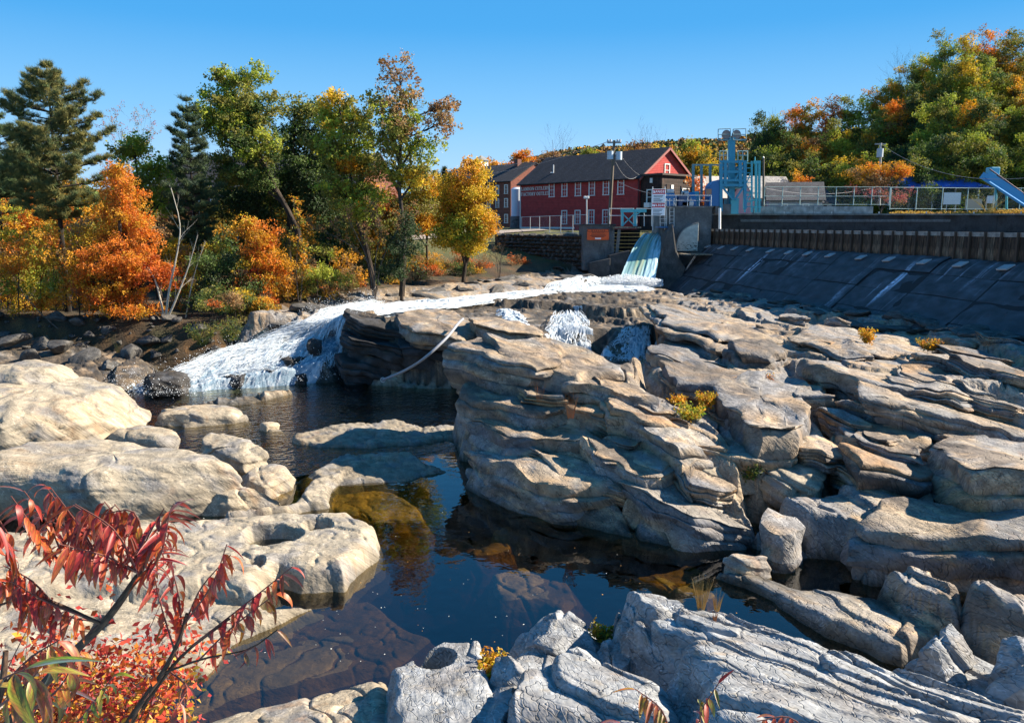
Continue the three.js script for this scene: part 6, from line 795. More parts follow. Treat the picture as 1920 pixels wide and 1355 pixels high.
slab('long dark wedge of rock below the tan block', [[870, 800, 1.6], [900, 838, 1.3], [1000, 850, 1.4], [1100, 862, 1.5], [1150, 850, 1.7], [1100, 812, 2.0], [980, 800, 1.9]], .5, 2.05, { seed: 59, cut: .8, tx: .05, na: 200 });
slab('blue grey shelf hanging over the mirror pool', [[868, 872, .7], [930, 925, .35], [1040, 960, .3], [1130, 985, .25], [1160, 960, .5], [1105, 895, 1.1], [990, 858, 1.3], [905, 845, 1.2]], -.6, 1.35, { seed: 61, cut: .8, bed: .3, tx: .04, na: 220 });
slab('cream toothed block leaning at the ledge corner', [[1180, 830, 1.9], [1230, 880, 1.5], [1290, 905, 1.5], [1330, 880, 1.7], [1270, 800, 2.3], [1210, 790, 2.3]], .8, 2.45, { seed: 67, tx: .14 });
slab('bright cream boulder low on the ledge front', [[1272, 905, 1.2], [1310, 930, 1.0], [1380, 920, 1.1], [1396, 895, 1.3], [1340, 880, 1.6], [1290, 885, 1.5]], .4, 1.85, { seed: 71, plate: false, tx: 0, e: .6, zone: 1, color: undefined });
slab('pale slanting block with straight grooves right of the ledge centre', [[1335, 760, 2.6], [1380, 830, 2.0], [1430, 862, 1.8], [1525, 840, 2.0], [1500, 770, 2.6], [1450, 712, 3.0], [1380, 722, 2.9]], 1.0, 3.1, { seed: 73, cut: .8, tx: .05, tz: -.06, na: 220, bed: .4 });
slab('narrow slanting rib beside the grooved block', [[1465, 720, 2.9], [1510, 790, 2.4], [1560, 832, 2.0], [1578, 820, 2.1], [1540, 750, 2.6], [1500, 700, 3.0]], 1.2, 3.1, { seed: 79, tx: .06 });
slab('tan boulder in the hollow of the lower ledge', [[1425, 905, 1.2], [1470, 935, 1.0], [1540, 940, .95], [1560, 910, 1.1], [1500, 870, 1.5], [1440, 875, 1.5]], .4, 1.7, { seed: 83, plate: false, tx: 0, e: .65, zone: 1, color: undefined });
slab('grey faceted block right of the tan boulder', [[1575, 900, 1.2], [1600, 945, .9], [1700, 945, 1.0], [1760, 920, 1.2], [1730, 850, 1.9], [1640, 840, 2.0], [1590, 860, 1.7]], .4, 2.05, { seed: 89, e: .3 });
slab('great dark wedge with a cracked face at the right edge', [[1740, 900, 1.5], [1810, 985, .9], [1930, 1010, .9], [2100, 1010, .9], [2100, 870, 2.0], [1900, 840, 2.3], [1790, 848, 2.1]], .3, 2.5, { seed: 97, cut: .8, tx: .03, na: 220, bed: .25 });
slab('smooth grey shelf with a wavy lit rim at the right', [[1600, 1040, .55], [1700, 1075, .4], [1900, 1085, .4], [2080, 1090, .4], [2080, 1000, 1.1], [1900, 975, 1.3], [1760, 960, 1.3], [1640, 965, 1.2]], -.3, 1.5, { seed: 101, cut: .8, bed: .2, na: 220, tx: .02 });
slab('banded block standing in the dark water', [[1420, 1010, .55], [1430, 1062, .1], [1490, 1066, .1], [1520, 1030, .4], [1500, 985, .9], [1440, 980, .9]], -.5, 1.15, { seed: 103, e: .22 });
slab('low lozenge rock at the edge of the dark water', [[1336, 1070, .2], [1400, 1082, .15], [1462, 1075, .2], [1440, 1050, .4], [1380, 1040, .5], [1345, 1050, .4]], -.4, .6, { seed: 107, plate: false, tx: 0, e: .6, zone: 1, color: undefined });
slab('dark boulder lying on the plateau', [[1352, 672, 3.2], [1400, 690, 3.1], [1462, 688, 3.1], [1476, 675, 3.2], [1440, 655, 3.5], [1385, 655, 3.5]], 2.6, 3.85, { seed: 109, e: .6 });
slab('long tan ledge slab on the plateau near the small cascade', [[1225, 600, 3.3], [1260, 650, 3.1], [1350, 660, 3.2], [1480, 645, 3.3], [1500, 615, 3.5], [1400, 600, 3.5], [1300, 592, 3.5]], 2.6, 3.75, { seed: 113, cut: .8, na: 200 });
slab('dark slab edge beside the thin cascade', [[1215, 690, 2.6], [1240, 705, 2.5], [1330, 700, 2.7], [1360, 680, 3.0], [1300, 660, 3.2], [1235, 665, 3.0]], 1.8, 3.25, { seed: 117, zone: 3 });
slab('thin tan bed topping the ledge behind the overhang', [[930, 668, 3.7], [960, 700, 3.5], [1080, 715, 3.4], [1190, 712, 3.3], [1150, 690, 3.5], [1040, 660, 3.9]], 3.0, 4.0, { seed: 301 });
slab('long thin bed running down to the gully', [[1040, 712, 3.2], [1060, 742, 3.0], [1180, 765, 2.8], [1250, 770, 2.8], [1200, 730, 3.1], [1110, 705, 3.3]], 2.3, 3.35, { seed: 303 });
slab('slanting grey bed left of the yellow bush', [[1130, 770, 2.6], [1150, 812, 2.2], [1230, 840, 2.0], [1270, 815, 2.3], [1220, 772, 2.7]], 1.5, 2.85, { seed: 305 });
slab('dark grey bed in the middle of the ledge face', [[1090, 850, 1.6], [1120, 895, 1.2], [1230, 930, 1.1], [1270, 900, 1.4], [1200, 850, 1.8]], .5, 1.9, { seed: 307 });
slab('lower grey bed dipping into the dark water', [[1150, 930, .8], [1200, 985, .35], [1300, 1015, .2], [1390, 1000, .4], [1340, 945, 1.0], [1230, 915, 1.1]], -.4, 1.2, { seed: 309 });
slab('thin blue grey bed under the grooved block', [[1290, 850, 1.8], [1330, 885, 1.5], [1440, 890, 1.5], [1470, 865, 1.8], [1390, 835, 2.1]], .9, 2.1, { seed: 311 });
slab('flat bed of tan rock above the grooved block', [[1240, 715, 3.0], [1270, 745, 2.8], [1390, 735, 2.9], [1460, 708, 3.1], [1380, 690, 3.3], [1290, 695, 3.2]], 2.4, 3.35, { seed: 313 });
slab('wide tan bed on the right of the plateau', [[1500, 700, 3.0], [1560, 745, 2.7], [1720, 765, 2.6], [1850, 760, 2.7], [1780, 715, 3.1], [1620, 690, 3.2]], 2.1, 3.3, { seed: 315 });
slab('long grey bed crossing toward the right edge', [[1600, 770, 2.5], [1650, 815, 2.2], [1800, 815, 2.2], [2000, 815, 2.3], [1980, 770, 2.7], [1760, 760, 2.7]], 1.6, 2.75, { seed: 317 });
slab('thin bed stepping below the long grey one', [[1560, 820, 1.9], [1600, 855, 1.7], [1740, 850, 1.8], [1790, 825, 2.1], [1680, 800, 2.3]], 1.1, 2.3, { seed: 319 });
slab('pale thin bed in front of the dam foot', [[1480, 640, 3.3], [1520, 670, 3.1], [1680, 680, 3.1], [1800, 665, 3.3], [1720, 640, 3.5], [1580, 630, 3.6]], 2.7, 3.65, { seed: 321 });
slab('grey thin bed near the right end of the dam foot', [[1700, 690, 3.1], [1750, 715, 3.0], [1900, 725, 3.0], [2000, 710, 3.2], [1950, 680, 3.5], [1800, 675, 3.4]], 2.5, 3.55, { seed: 323 });
const WET = (x, y, z) => { const n = fbm3(x * 1.2, y * 2, z * 1.2, 4); return mixc(mixc(PAL.dark, PAL.slate, sstep(-.1, .35, n)), PAL.brown, sstep(.15, .4, fbm3(x * 2 + 7, y * 3, z * 2, 3)) * .6); };
const wet = (label, out, y0, top, o = {}) => slab(label, out, y0, top, { color: WET, ...o });
wet('black wet slab capping the ledge beside the falls', [[648, 606, 3.0], [660, 622, 2.8], [760, 626, 2.8], [790, 612, 3.0], [740, 596, 3.2], [680, 594, 3.2]], 2.2, 3.3, { seed: 201 });
slab('grey tan cap slab behind the hose', [[745, 610, 3.0], [760, 632, 2.8], [880, 640, 2.8], [900, 615, 3.1], [860, 590, 3.3], [790, 588, 3.3]], 2.2, 3.4, { seed: 203 });
slab('tan cap slab right of the hose top', [[880, 612, 3.0], [900, 640, 2.8], [1000, 640, 2.8], [1022, 622, 3.0], [980, 600, 3.2], [920, 596, 3.2]], 2.2, 3.35, { seed: 205 });
wet('dark middle slab in the wet ledge face', [[640, 640, 2.0], [660, 662, 1.7], [780, 668, 1.7], [800, 648, 2.0], [720, 634, 2.3]], .9, 2.35, { seed: 207 });
wet('dark jutting block left of the hose', [[740, 650, 1.9], [760, 672, 1.6], [850, 668, 1.7], [870, 645, 2.1], [800, 636, 2.3]], .9, 2.3, { seed: 209 });
wet('dark stacked block behind the overhang', [[840, 645, 2.0], [850, 672, 1.7], [930, 672, 1.7], [940, 648, 2.1], [890, 636, 2.3]], .9, 2.35, { seed: 211 });
wet('low black slab at the foot of the wet ledge', [[630, 690, .7], [650, 708, .4], [760, 706, .4], [790, 688, .7], [700, 674, 1.0]], -.3, 1.05, { seed: 213 });
wet('rounded dark block at the foot of the hose', [[690, 675, 1.0], [710, 695, .7], [800, 694, .7], [820, 674, 1.0], [760, 662, 1.3]], 0, 1.45, { seed: 215 });
wet('dark broken block below the overhang tip', [[790, 680, .9], [800, 700, .6], [850, 702, .6], [862, 680, 1.0], [830, 664, 1.3]], 0, 1.4, { seed: 217 });
wet('wet round boulder splitting the lower fall', [[262, 728, .3], [280, 742, .1], [340, 738, .1], [362, 716, .5], [330, 700, .8], [285, 712, .6]], -.4, 1.15, { seed: 219, plate: false, tx: 0, e: .7 });
{ const r = rng(611); for (let i = 0; i < 74; i++) { const far = i < 50, px = far ? lerp(1230, 1930, r()) : lerp(1000, 1420, r()), py = far ? lerp(572, 850, Math.pow(r(), 1.2)) : lerp(720, 930, r()), y = far ? lerp(3.4, 2.3, (py - 572) / 280) : lerp(3, 1.2, (py - 720) / 210), p = atY(px, py, y), h = river(p.x, p.z).raw, L = .7 + r() * 1.5, W = .4 + r() * .8, a = .3 + (r() - .5) * .7, out = []; if (h < .6 || p.x > 24.2 + (p.z + 37) * .02) continue; for (let k = 0; k < 8; k++) { const t = k / 8 * TAU, u = Math.cos(t) * W, v = Math.sin(t) * L; out.push(V(p.x + u * Math.cos(a) + v * Math.sin(a), h, p.z - u * Math.sin(a) + v * Math.cos(a))); } bedRock(far ? 'thin broken bed of rock on the plateau below the dam' : 'thin broken bed on the front of the middle ledge', out, h - .5, h + .12 + r() * .3, { seed: 700 + i, th: .08, thv: .16, tx: -.14 + (r() - .5) * .1, tz: (r() - .5) * .1, group: far ? 'broken beds on the plateau' : 'broken beds on the ledge front' }); } }
[[548, 668, 1.3, 26, 'black rock breaking the middle of the falls'], [500, 690, .8, 20, 'wet rock low in the falls below the middle one'], [590, 640, 2.1, 16, 'small wet rock high in the falls'], [440, 702, .6, 22, 'dark rock in the lower spread of the falls'], [565, 700, .5, 16, 'wet rock near the right foot of the falls']].forEach(([x, y, h, w, l], i) => wet(l, [[x - w, y + 2, h], [x - w * .4, y + 8, h], [x + w * .6, y + 7, h], [x + w, y, h], [x + w * .3, y - 7, h], [x - w * .6, y - 5, h]], h - .8, h + .08, { seed: 401 + i, plate: false, tx: 0, e: .6, na: 80, nb: 40 }));
const GREYR = (x, y, z) => rockColor(x, y + .4, z, 2, 0);
const grey = (label, out, y0, top, o = {}) => boulder(label, out, y0, top, { name: 'boulder', color: GREYR, e: .55, n: .1, bed: .12, T: .2, crack: .1, cuts: 11, cut: .62, ...o });
grey('lumpy grey boulder at the pool edge with a knotted top', [[965, 1200, .6], [1000, 1260, .6], [1080, 1290, .8], [1120, 1250, .9], [1110, 1180, .8], [1060, 1155, .8], [985, 1165, .7]], -.5, 1.25, { seed: 121, n: .16 });
grey('rounded grey block beside the golden fern', [[915, 1275, .9], [940, 1320, 1.0], [1000, 1330, 1.0], [1020, 1300, 1.0], [985, 1255, 1.0], [930, 1250, .9]], -.2, 1.4, { seed: 127, n: .16 });
grey('fluted grey wall of rock facing the pool', [[1150, 1140, 1.1], [1160, 1215, 1.1], [1230, 1240, 1.3], [1330, 1225, 1.4], [1340, 1150, 1.5], [1250, 1128, 1.4], [1185, 1112, 1.3]], .1, 1.75, { seed: 131, n: .12, bed: .3 });
grey('grey stone in the shaded cleft', [[1105, 1240, .9], [1130, 1290, .9], [1200, 1290, 1.0], [1210, 1240, 1.0], [1160, 1195, 1.0]], .1, 1.25, { seed: 137 });
grey('small grey stone wedged in the cleft', [[1205, 1250, 1.0], [1220, 1280, 1.0], [1265, 1275, 1.1], [1262, 1230, 1.1], [1225, 1222, 1.1]], .2, 1.35, { seed: 139 });
grey('cracked grey boulder at the right edge', [[1690, 1240, 1.5], [1720, 1275, 1.5], [1800, 1290, 1.7], [1845, 1260, 1.7], [1820, 1190, 1.7], [1745, 1170, 1.7]], .6, 2.1, { seed: 149 });
grey('broken grey boulder beyond the cracked one, at the frame edge', [[1850, 1290, 1.8], [1900, 1340, 1.8], [2020, 1350, 1.9], [2040, 1240, 2.0], [1930, 1200, 1.9], [1860, 1200, 1.8]], .6, 2.35, { seed: 151 });
grey('worn grey stone at the lower edge of the frame', [[925, 1345, 1.2], [960, 1400, 1.3], [1060, 1400, 1.4], [1080, 1340, 1.3], [1020, 1300, 1.2], [950, 1310, 1.2]], .2, 1.65, { seed: 157 });
// riprap below the bank
{ const kinds = [1, 2, 3, 4, 5, 6].map((k) => rockGeo(k * 13, { det: 6, cut: .45, cuts: 12, rough: .12, c0: [.15, .145, .14], c1: [.06, .06, .062], c2: [.2, .12, .05] })), r = rng(66), STONE = ROCK;
  const word = ['grey', 'dark grey', 'blocky', 'angular', 'flat', 'rounded']; let n = 0;
  const put = (px, py, y, s, label, group) => { const k = Math.floor(r() * 6), p = atY(px, py, y), m = single('riprap_stone', kinds[k], STONE, label ?? `${word[k]} stone heaped on the bank left of the falls`, 'rock', group ?? `${word[k]} bank stones`); m.position.copy(p); m.scale.set(s * (.8 + r() * .6), s * (.55 + r() * .4), s * (.7 + r() * .4)); m.rotation.set((r() - .5) * .6, r() * TAU, (r() - .5) * .6); };
  for (let i = 0; i < 62; i++) { const t = r(), px = t * 420 - 15, y = lerp(1.2, 3.3, r()), D = lerp(50.2, 53, (y - 1.2) / 2.1) + (r() - .5), q = atD(px, 620, D); const py = 421 + 0; const p = V(q.x, y, -D); const k = Math.floor(r() * 6), s = .16 + Math.pow(r(), 2) * .55, m = single('riprap_stone', kinds[k], STONE, `${word[k]} stone heaped on the bank left of the falls`, 'rock', `${word[k]} bank stones`); p.y = Math.max(ground(p.x, p.z).h + s * .15, .2); m.position.copy(p); m.scale.set(s * (.8 + r() * .6), s * (.6 + r() * .4), s * (.7 + r() * .4)); m.rotation.set((r() - .5) * .6, r() * TAU, (r() - .5) * .6); }
  [[108, 650, 1.5, 1.1, 'pale lichened block lowest on the left bank'], [160, 668, 1.1, .9, 'wide grey block at the foot of the left bank'], [60, 672, .9, 1.0, 'blue grey block near the left edge of the shore'], [205, 690, .7, .8, 'flat block where the bank meets the cream boulder'], [20, 640, 1.7, .9, 'grey block at the left edge under the pines'], [250, 660, 1.2, .8, 'rounded block close to the falling water']].forEach(([px, py, y, s, l]) => put(px, py, y, s, l, undefined));
  // stones between the dam foot and the ledges
  for (let i = 0; i < 60; i++) { const t = i / 59, px = lerp(1275, 1910, t) + (r() - .5) * 30, py = lerp(545, 628, t) + (r() - .3) * 12, y = lerp(3.3, 4.15, t) + .05, k = Math.floor(r() * 6), s = .25 + r() * .5, m = single('toe_stone', kinds[k], STONE, `${word[k]} stone lying in the shade at the dam foot`, 'rock', `${word[k]} stones at the dam foot`), p = atY(px, py, y); p.y = river(p.x, p.z).h + s * .1; m.position.copy(p); m.scale.set(s * (1.2 + r()), s * .5, s * (.8 + r() * .4)); m.rotation.set((r() - .5) * .3, r() * TAU, (r() - .5) * .3); }
  // bank rocks above the rapids
  for (let i = 0; i < 44; i++) { const t = i / 43, px = lerp(480, 1105, t), py = lerp(600, 512, Math.pow(t, .75)) + (r() - .5) * 16, y = lerp(3.3, 4.2, t), k = Math.floor(r() * 6), s = .35 + r() * .6, m = single('bank_rock', kinds[k], STONE, `${word[k]} rock lining the far side of the rapids`, 'rock', `${word[k]} rocks beside the rapids`), p = atY(px, py, y); p.y = ground(p.x, p.z).h + s * .05; m.position.copy(p); m.scale.set(s * (1 + r()), s * (.4 + r() * .3), s); m.rotation.set((r() - .5) * .3, r() * TAU, (r() - .5) * .4); }
}
{ // dry stone wall between the lawn and the sluice
  const W = thing('stone_wall', 'dark dry stone retaining wall left of the orange sign', 'wall'), r = rng(68), a = atD(938, 436, 92), b = atD(1101, 432, 81.5), kinds = [21, 22, 23, 24].map((k) => rockGeo(k * 7, { det: 4, cut: .5, rough: .12, c0: [.15, .135, .12], c1: [.07, .065, .06] })); const L = Math.hypot(b.x - a.x, b.z - a.z), top = 8.0, bot = 4.4; const ang = Math.atan2(-(b.z - a.z), b.x - a.x);
  part('wall_core', (() => { const g = boxUV(box(L + 1, top - bot, .8), .3); g.rotateY(ang); g.translate((a.x + b.x) / 2, (top + bot) / 2 - .08, (a.z + b.z) / 2 - .5); return g; })(), std([.03, .027, .024], .95), W);
  for (let row = 0, y = bot; y < top - .1; row++) { const h = .34 + r() * .14; for (let u = -r() * .6; u < L;) { const w = .5 + r() * .7, m = part('stone', kinds[Math.floor(r() * 4)], ROCK, W); const t = (u + w / 2) / L; m.position.set(lerp(a.x, b.x, t), y + h / 2, lerp(a.z, b.z, t)); m.scale.set(w * .62, h * .66, .42); m.rotation.set(0, ang + (r() - .5) * .2, (r() - .5) * .12); u += w; } y += h; }
}
{ // drainage hose lying over the dark ledge
  const pts = [[718, 716, .35], [760, 698, 1.2], [800, 672, 2.3], [835, 640, 3.1], [858, 612, 3.65], [868, 602, 3.75]].map(([x, y, h]) => atY(x, y, h).add(V(0, .12, 0))); const o = thing('hose', 'grey hose running down the dark ledge into the pool', 'hose'); part('hose_pipe', new THREE.TubeGeometry(new THREE.CatmullRomCurve3(pts), 60, .075, 8), std([.27, .28, .31], .6), o); const c = new THREE.TorusGeometry(.13, .03, 6, 14); const m = part('coupling', c, STEEL, o); m.position.copy(pts[0]);
}
console.log('rocks');
// ---------- foreground shrubs and small plants ----------
function leafletGeo(L, w, fold, curl) { // one lance shaped leaflet along +z with a folded midrib and drooping tip
  const N = 7, pos = [], idx = [], uv = []; for (let i = 0; i <= N; i++) { const t = i / N, hw = w * Math.pow(Math.sin(Math.PI * Math.pow(t, .75)), .8) * (1 - t * .25), z = Math.sin(t * curl) / curl * L, y = -(1 - Math.cos(t * curl)) / curl * L; for (const s of [-1, 0, 1]) { pos.push(s * hw, y + Math.abs(s) * hw * fold, z); uv.push((s + 1) / 2, t); } } for (let i = 0; i < N; i++) for (const k of [0, 1]) { const a = i * 3 + k, b = a + 1, c = a + 3, d = c + 1; idx.push(a, c, b, b, c, d); } const g = new THREE.BufferGeometry(); g.setAttribute('position', new THREE.Float32BufferAttribute(pos, 3)); g.setAttribute('uv', new THREE.Float32BufferAttribute(uv, 2)); g.setIndex(idx); g.computeVertexNormals(); return g;
}
const LEAFLETS = [leafletGeo(.088, .0098, .35, .7), leafletGeo(.082, .009, .5, 1.5), leafletGeo(.09, .0085, .8, .35), leafletGeo(.076, .0098, .25, 2.1)];
const T_VEIN = tex(128, (u, v) => { const x = Math.abs(u - .5) * 2, vein = Math.abs(((v * 13 + x * 2.2) % 1) - .5) > .42 ? .82 : 1, mid = x < .06 ? 1.35 : 1, k = (.82 + tfbm(u, v, 5, 3, 2) * .5) * vein * mid; return [k, k * (.86 + tn(u, v, 4, 8) * .5), k * .9]; });
const leafM = (c) => new THREE.MeshPhysicalMaterial({ color: lin(...c), map: T_VEIN, roughness: .5, transmission: .5, thickness: 0, side: THREE.DoubleSide });
const REDS = [[.66, .075, .03], [.76, .15, .025], [.55, .045, .03], [.78, .24, .03], [.68, .18, .11], [.36, .06, .02], [.68, .2, .04]].map(leafM), GOLDS = [[.62, .34, .03], [.58, .20, .04], [.45, .42, .05], [.62, .28, .10]].map(leafM), LIMES = [[.30, .45, .03], [.42, .46, .04]].map(leafM);
const STEM = std([.16, .05, .035], .7), TWIG = std([.13, .075, .045], .85, { map: T_BARK });
function frond(parent, pts, o) { // a compound leaf: stalk with paired drooping leaflets
  const r = rng(o.seed), f = new THREE.Group(); f.name = 'frond'; parent.add(f); const P = pts.map(([px, py, d]) => atD(px, py, d)), c = new THREE.CatmullRomCurve3(P), L = c.getLength(); part('stalk', limb(P, .0035, .0015, 8, 5), o.stem ?? STEM, f);
  const n = o.n ?? 8; for (let i = 0; i <= n; i++) { const t = lerp(o.from ?? .22, .98, i / n), p = c.getPoint(t), tg = c.getTangent(t), side = tg.clone().cross(V(0, 1, 0)).normalize(); for (const s of i === n ? [0] : [-1, 1]) { if (r() < (o.miss ?? .1)) continue; const droop = (o.droop ?? .9) * (.7 + r() * .6), dir = side.clone().multiplyScalar(s * (1 - droop * .55)).add(tg.clone().multiplyScalar(.35 + (s ? 0 : .8))).add(V((r() - .5) * .4, -droop, (r() - .5) * .4)).normalize(), m = part('leaflet', LEAFLETS[Math.floor(r() * 4)], o.mats[Math.floor(r() * o.mats.length)], f); m.position.copy(p); const up = V((r() - .5) * .8, 1, (r() - .5) * .8).add(side.clone().multiplyScalar(s * .6)); m.quaternion.setFromRotationMatrix(new THREE.Matrix4().lookAt(dir, V(0, 0, 0), up)); const sc = (o.size ?? 1) * (.75 + r() * .45) * (i === 0 ? .75 : 1); m.scale.set(sc, sc, sc); } }
  return f;
}
{ // large red sumac, upper left of the shrub
  const S = thing('sumac_shrub', 'large crimson sumac with drooping leaflets at the lower left', 'shrub'), d = 2.1;
  part('stem', merge([limb([atD(-40, 1420, 2.15), atD(120, 1240, 2.15), atD(200, 1160, 2.1), atD(258, 1080, 2.1)], .016, .009, 14, 8), limb([atD(258, 1080, 2.1), atD(280, 1040, 2.08), atD(300, 1010, 2.05)], .008, .004, 6, 6), limb([atD(190, 1170, 2.1), atD(60, 1120, 2.0), atD(-20, 1140, 1.95)], .006, .003, 8, 6)]), TWIG, S);
  const fr = [ [[[128,1075,2.1],[70,1000,2.05],[20,930,2.0]],9], [[[200,1070,2.1],[150,990,2.1],[95,915,2.1]],9], [[[30,1100,2],[10,1020,1.95],[-25,960,1.9]],9], [[[240,1085,2.1],[180,1010,2.12],[60,950,2.2]],9], [[[258,1075,2.1],[210,990,2.0],[140,945,2.0]],9], [[[262,1072,2.1],[240,1000,2.15],[195,940,2.2]],9], [[[265,1070,2.1],[290,1010,2.05],[325,945,2.0]],10], [[[262,1075,2.1],[190,1040,2.0],[110,1020,1.95]],9], [[[120,1160,2.1],[60,1090,2.05],[5,1060,2.0]],9], [[[258,1082,2.1],[300,1040,2.0],[318,960,1.98]],8], [[[180,1165,2.1],[90,1130,2.0],[20,1090,1.95]],8], [[[270,1060,2.1],[250,960,2.1],[185,965,2.1]],7]];
  fr.push(...fr.map(([p, n], i) => [p.map(([x, y, d], k) => [x + (k ? 24 - (i * 37) % 60 : 0), y + (k ? (i * 53) % 50 - 10 : 0), d + .06]), n]));
  fr.forEach(([p, n], i) => frond(S, p, { n, seed: 20 + i, mats: i % 4 === 3 ? [...REDS, ...GOLDS.slice(0, 2)] : REDS, droop: .5 + (i % 3) * .32, size: 1.0, miss: .16 }));
}
{ // second sumac, arching to the right over the slab
  const S = thing('sumac_shrub', 'smaller sumac arching right over the pale slab', 'shrub');
  part('stem', merge([limb([atD(350, 1440, 2.3), atD(440, 1300, 2.3), atD(500, 1215, 2.3), atD(530, 1150, 2.3), atD(560, 1080, 2.3)].map((p, i) => { const q = [[330, 1420], [280, 1330], [250, 1260], [330, 1200], [350, 1120]]; return atD(...[[190, 1440], [255, 1330], [305, 1260], [335, 1200], [350, 1150]][i], 2.3); }), .012, .005, 14, 8), limb([atD(215, 1400, 2.32), atD(285, 1300, 2.32), atD(340, 1230, 2.3), atD(430, 1160, 2.25)], .009, .003, 12, 7), limb([atD(305, 1262, 2.3), atD(380, 1235, 2.25), atD(470, 1215, 2.2), atD(520, 1180, 2.2)], .004, .002, 8, 5)]), TWIG, S);
  const fr = [[[[340,1210,2.3],[335,1120,2.3],[310,1030,2.3]],9], [[[350,1160,2.3],[378,1100,2.3],[432,1040,2.3]],7], [[[345,1170,2.3],[400,1090,2.25],[425,1020,2.25]],7], [[[360,1210,2.28],[450,1140,2.25],[548,1062,2.2]],11], [[[370,1240,2.3],[430,1180,2.25],[520,1110,2.2]],8], [[[440,1230,2.2],[480,1210,2.2],[520,1180,2.2]],3], [[[330,1230,2.3],[300,1130,2.3],[285,1060,2.3]],8], [[[320,1260,2.3],[350,1290,2.2],[330,1330,2.1]],6]];
  fr.forEach(([p, n], i) => frond(S, p, { n, seed: 60 + i, mats: i > 2 ? [...REDS, ...GOLDS.slice(0, 2), leafM([.3, .16, .03])] : REDS, droop: i === 5 ? 1.4 : .6 + (i % 3) * .25, size: .95, miss: .08 }));
}
{ // yellow and green fronds in the corner
  const S = thing('sumac_shrub', 'yellow turning sumac fronds in the bottom left corner', 'shrub');
  part('stem', limb([atD(-60, 1420, 1.7), atD(0, 1300, 1.7), atD(10, 1220, 1.72)], .012, .006, 10, 8), TWIG, S);
  frond(S, [[0, 1290, 1.72], [60, 1230, 1.7], [110, 1200, 1.7]], { n: 5, seed: 90, mats: GOLDS, droop: .9, size: 1.25 }); frond(S, [[-10, 1330, 1.65], [40, 1290, 1.6], [70, 1260, 1.6]], { n: 5, seed: 91, mats: [...GOLDS, LIMES[1]], droop: 1, size: 1.3 }); frond(S, [[-30, 1300, 1.6], [10, 1270, 1.55], [45, 1255, 1.55]], { n: 3, seed: 92, mats: LIMES, droop: .35, size: 1.6 }); frond(S, [[60, 1330, 1.75], [110, 1290, 1.75], [150, 1220, 1.75]], { n: 6, seed: 93, mats: [GOLDS[0], GOLDS[2], GOLDS[3]], droop: .8, size: 1.1 });
  frond(S, [[150, 1350, 2.0], [180, 1310, 2.0], [210, 1270, 2.0]], { n: 4, seed: 94, mats: LIMES, droop: .4, size: .8 });
}
{ // frond tips at the bottom edge
  const S = thing('sumac_shrub', 'green and orange sumac fronds rising at the bottom edge', 'shrub'); part('stem', merge([limb([atD(1230, 1460, 2), atD(1250, 1400, 2), atD(1245, 1372, 2)], .008, .004, 6, 6), limb([atD(1300, 1460, 2.1), atD(1310, 1400, 2.1), atD(1305, 1372, 2.1)], .007, .004, 6, 6)]), TWIG, S);
  frond(S, [[1262, 1400, 2], [1240, 1330, 2], [1192, 1292, 2]], { n: 10, seed: 101, mats: [GOLDS[1], GOLDS[0], GOLDS[2], LIMES[1]], droop: .6, size: .95, from: .05 }); frond(S, [[1305, 1400, 2.1], [1318, 1330, 2.1], [1348, 1280, 2.1]], { n: 10, seed: 102, mats: [REDS[0], LIMES[1], GOLDS[2]], droop: .5, size: .85, from: .05 }); frond(S, [[1530, 1390, 2], [1480, 1345, 2], [1420, 1352, 2]], { n: 6, seed: 103, mats: [REDS[3], REDS[1]], droop: .5, size: .85 }); frond(S, [[1240, 1400, 1.9], [1195, 1362, 1.9], [1150, 1356, 1.9]], { n: 6, seed: 104, mats: [REDS[4], REDS[1]], droop: .5, size: .85 });
}
{ // fine leaved red shrub below the sumac
  const r = rng(110), S = thing('red_shrub', 'fine leaved scarlet shrub thicket under the sumac', 'shrub'), wood = [], list = [], cols = [[.46, .05, .025], [.56, .12, .022], [.40, .035, .03], [.6, .2, .025], [.6, .36, .04]], g = clumpGeo(111, 5, .024, .045, .55);
  for (let i = 0; i < 52; i++) { const x0 = r() * 330 - 40, x1 = x0 + 30 + r() * 90, top = 1110 + Math.pow(r(), .6) * 220, d = 2.25 + r() * .5, a = atD(x0, 1430, d), b = atD(x1, top, d + (r() - .5) * .2), m = a.clone().lerp(b, .5).add(V((r() - .5) * .1, 0, (r() - .5) * .1)); wood.push(limb([a, m, b], .004, .0012, 8, 4)); const cv = new THREE.CatmullRomCurve3([a, m, b]); for (let q = 0; q < 20; q++) { const t = .25 + .75 * r(), p = cv.getPoint(t).add(V((r() - .5) * .13, (r() - .5) * .13, (r() - .5) * .13)), low = p.y < atD(0, 1250, d).y, c = cols[Math.floor(r() * (low ? 5 : 3))], j = .7 + r() * .5; list.push([p, .7 + r() * .7, [c[0] * j, c[1] * j, c[2] * j]]); } }
  part('stems', merge(wood), STEM, S); const m = leaves(list, g); m.name = 'foliage'; S.add(m);
}
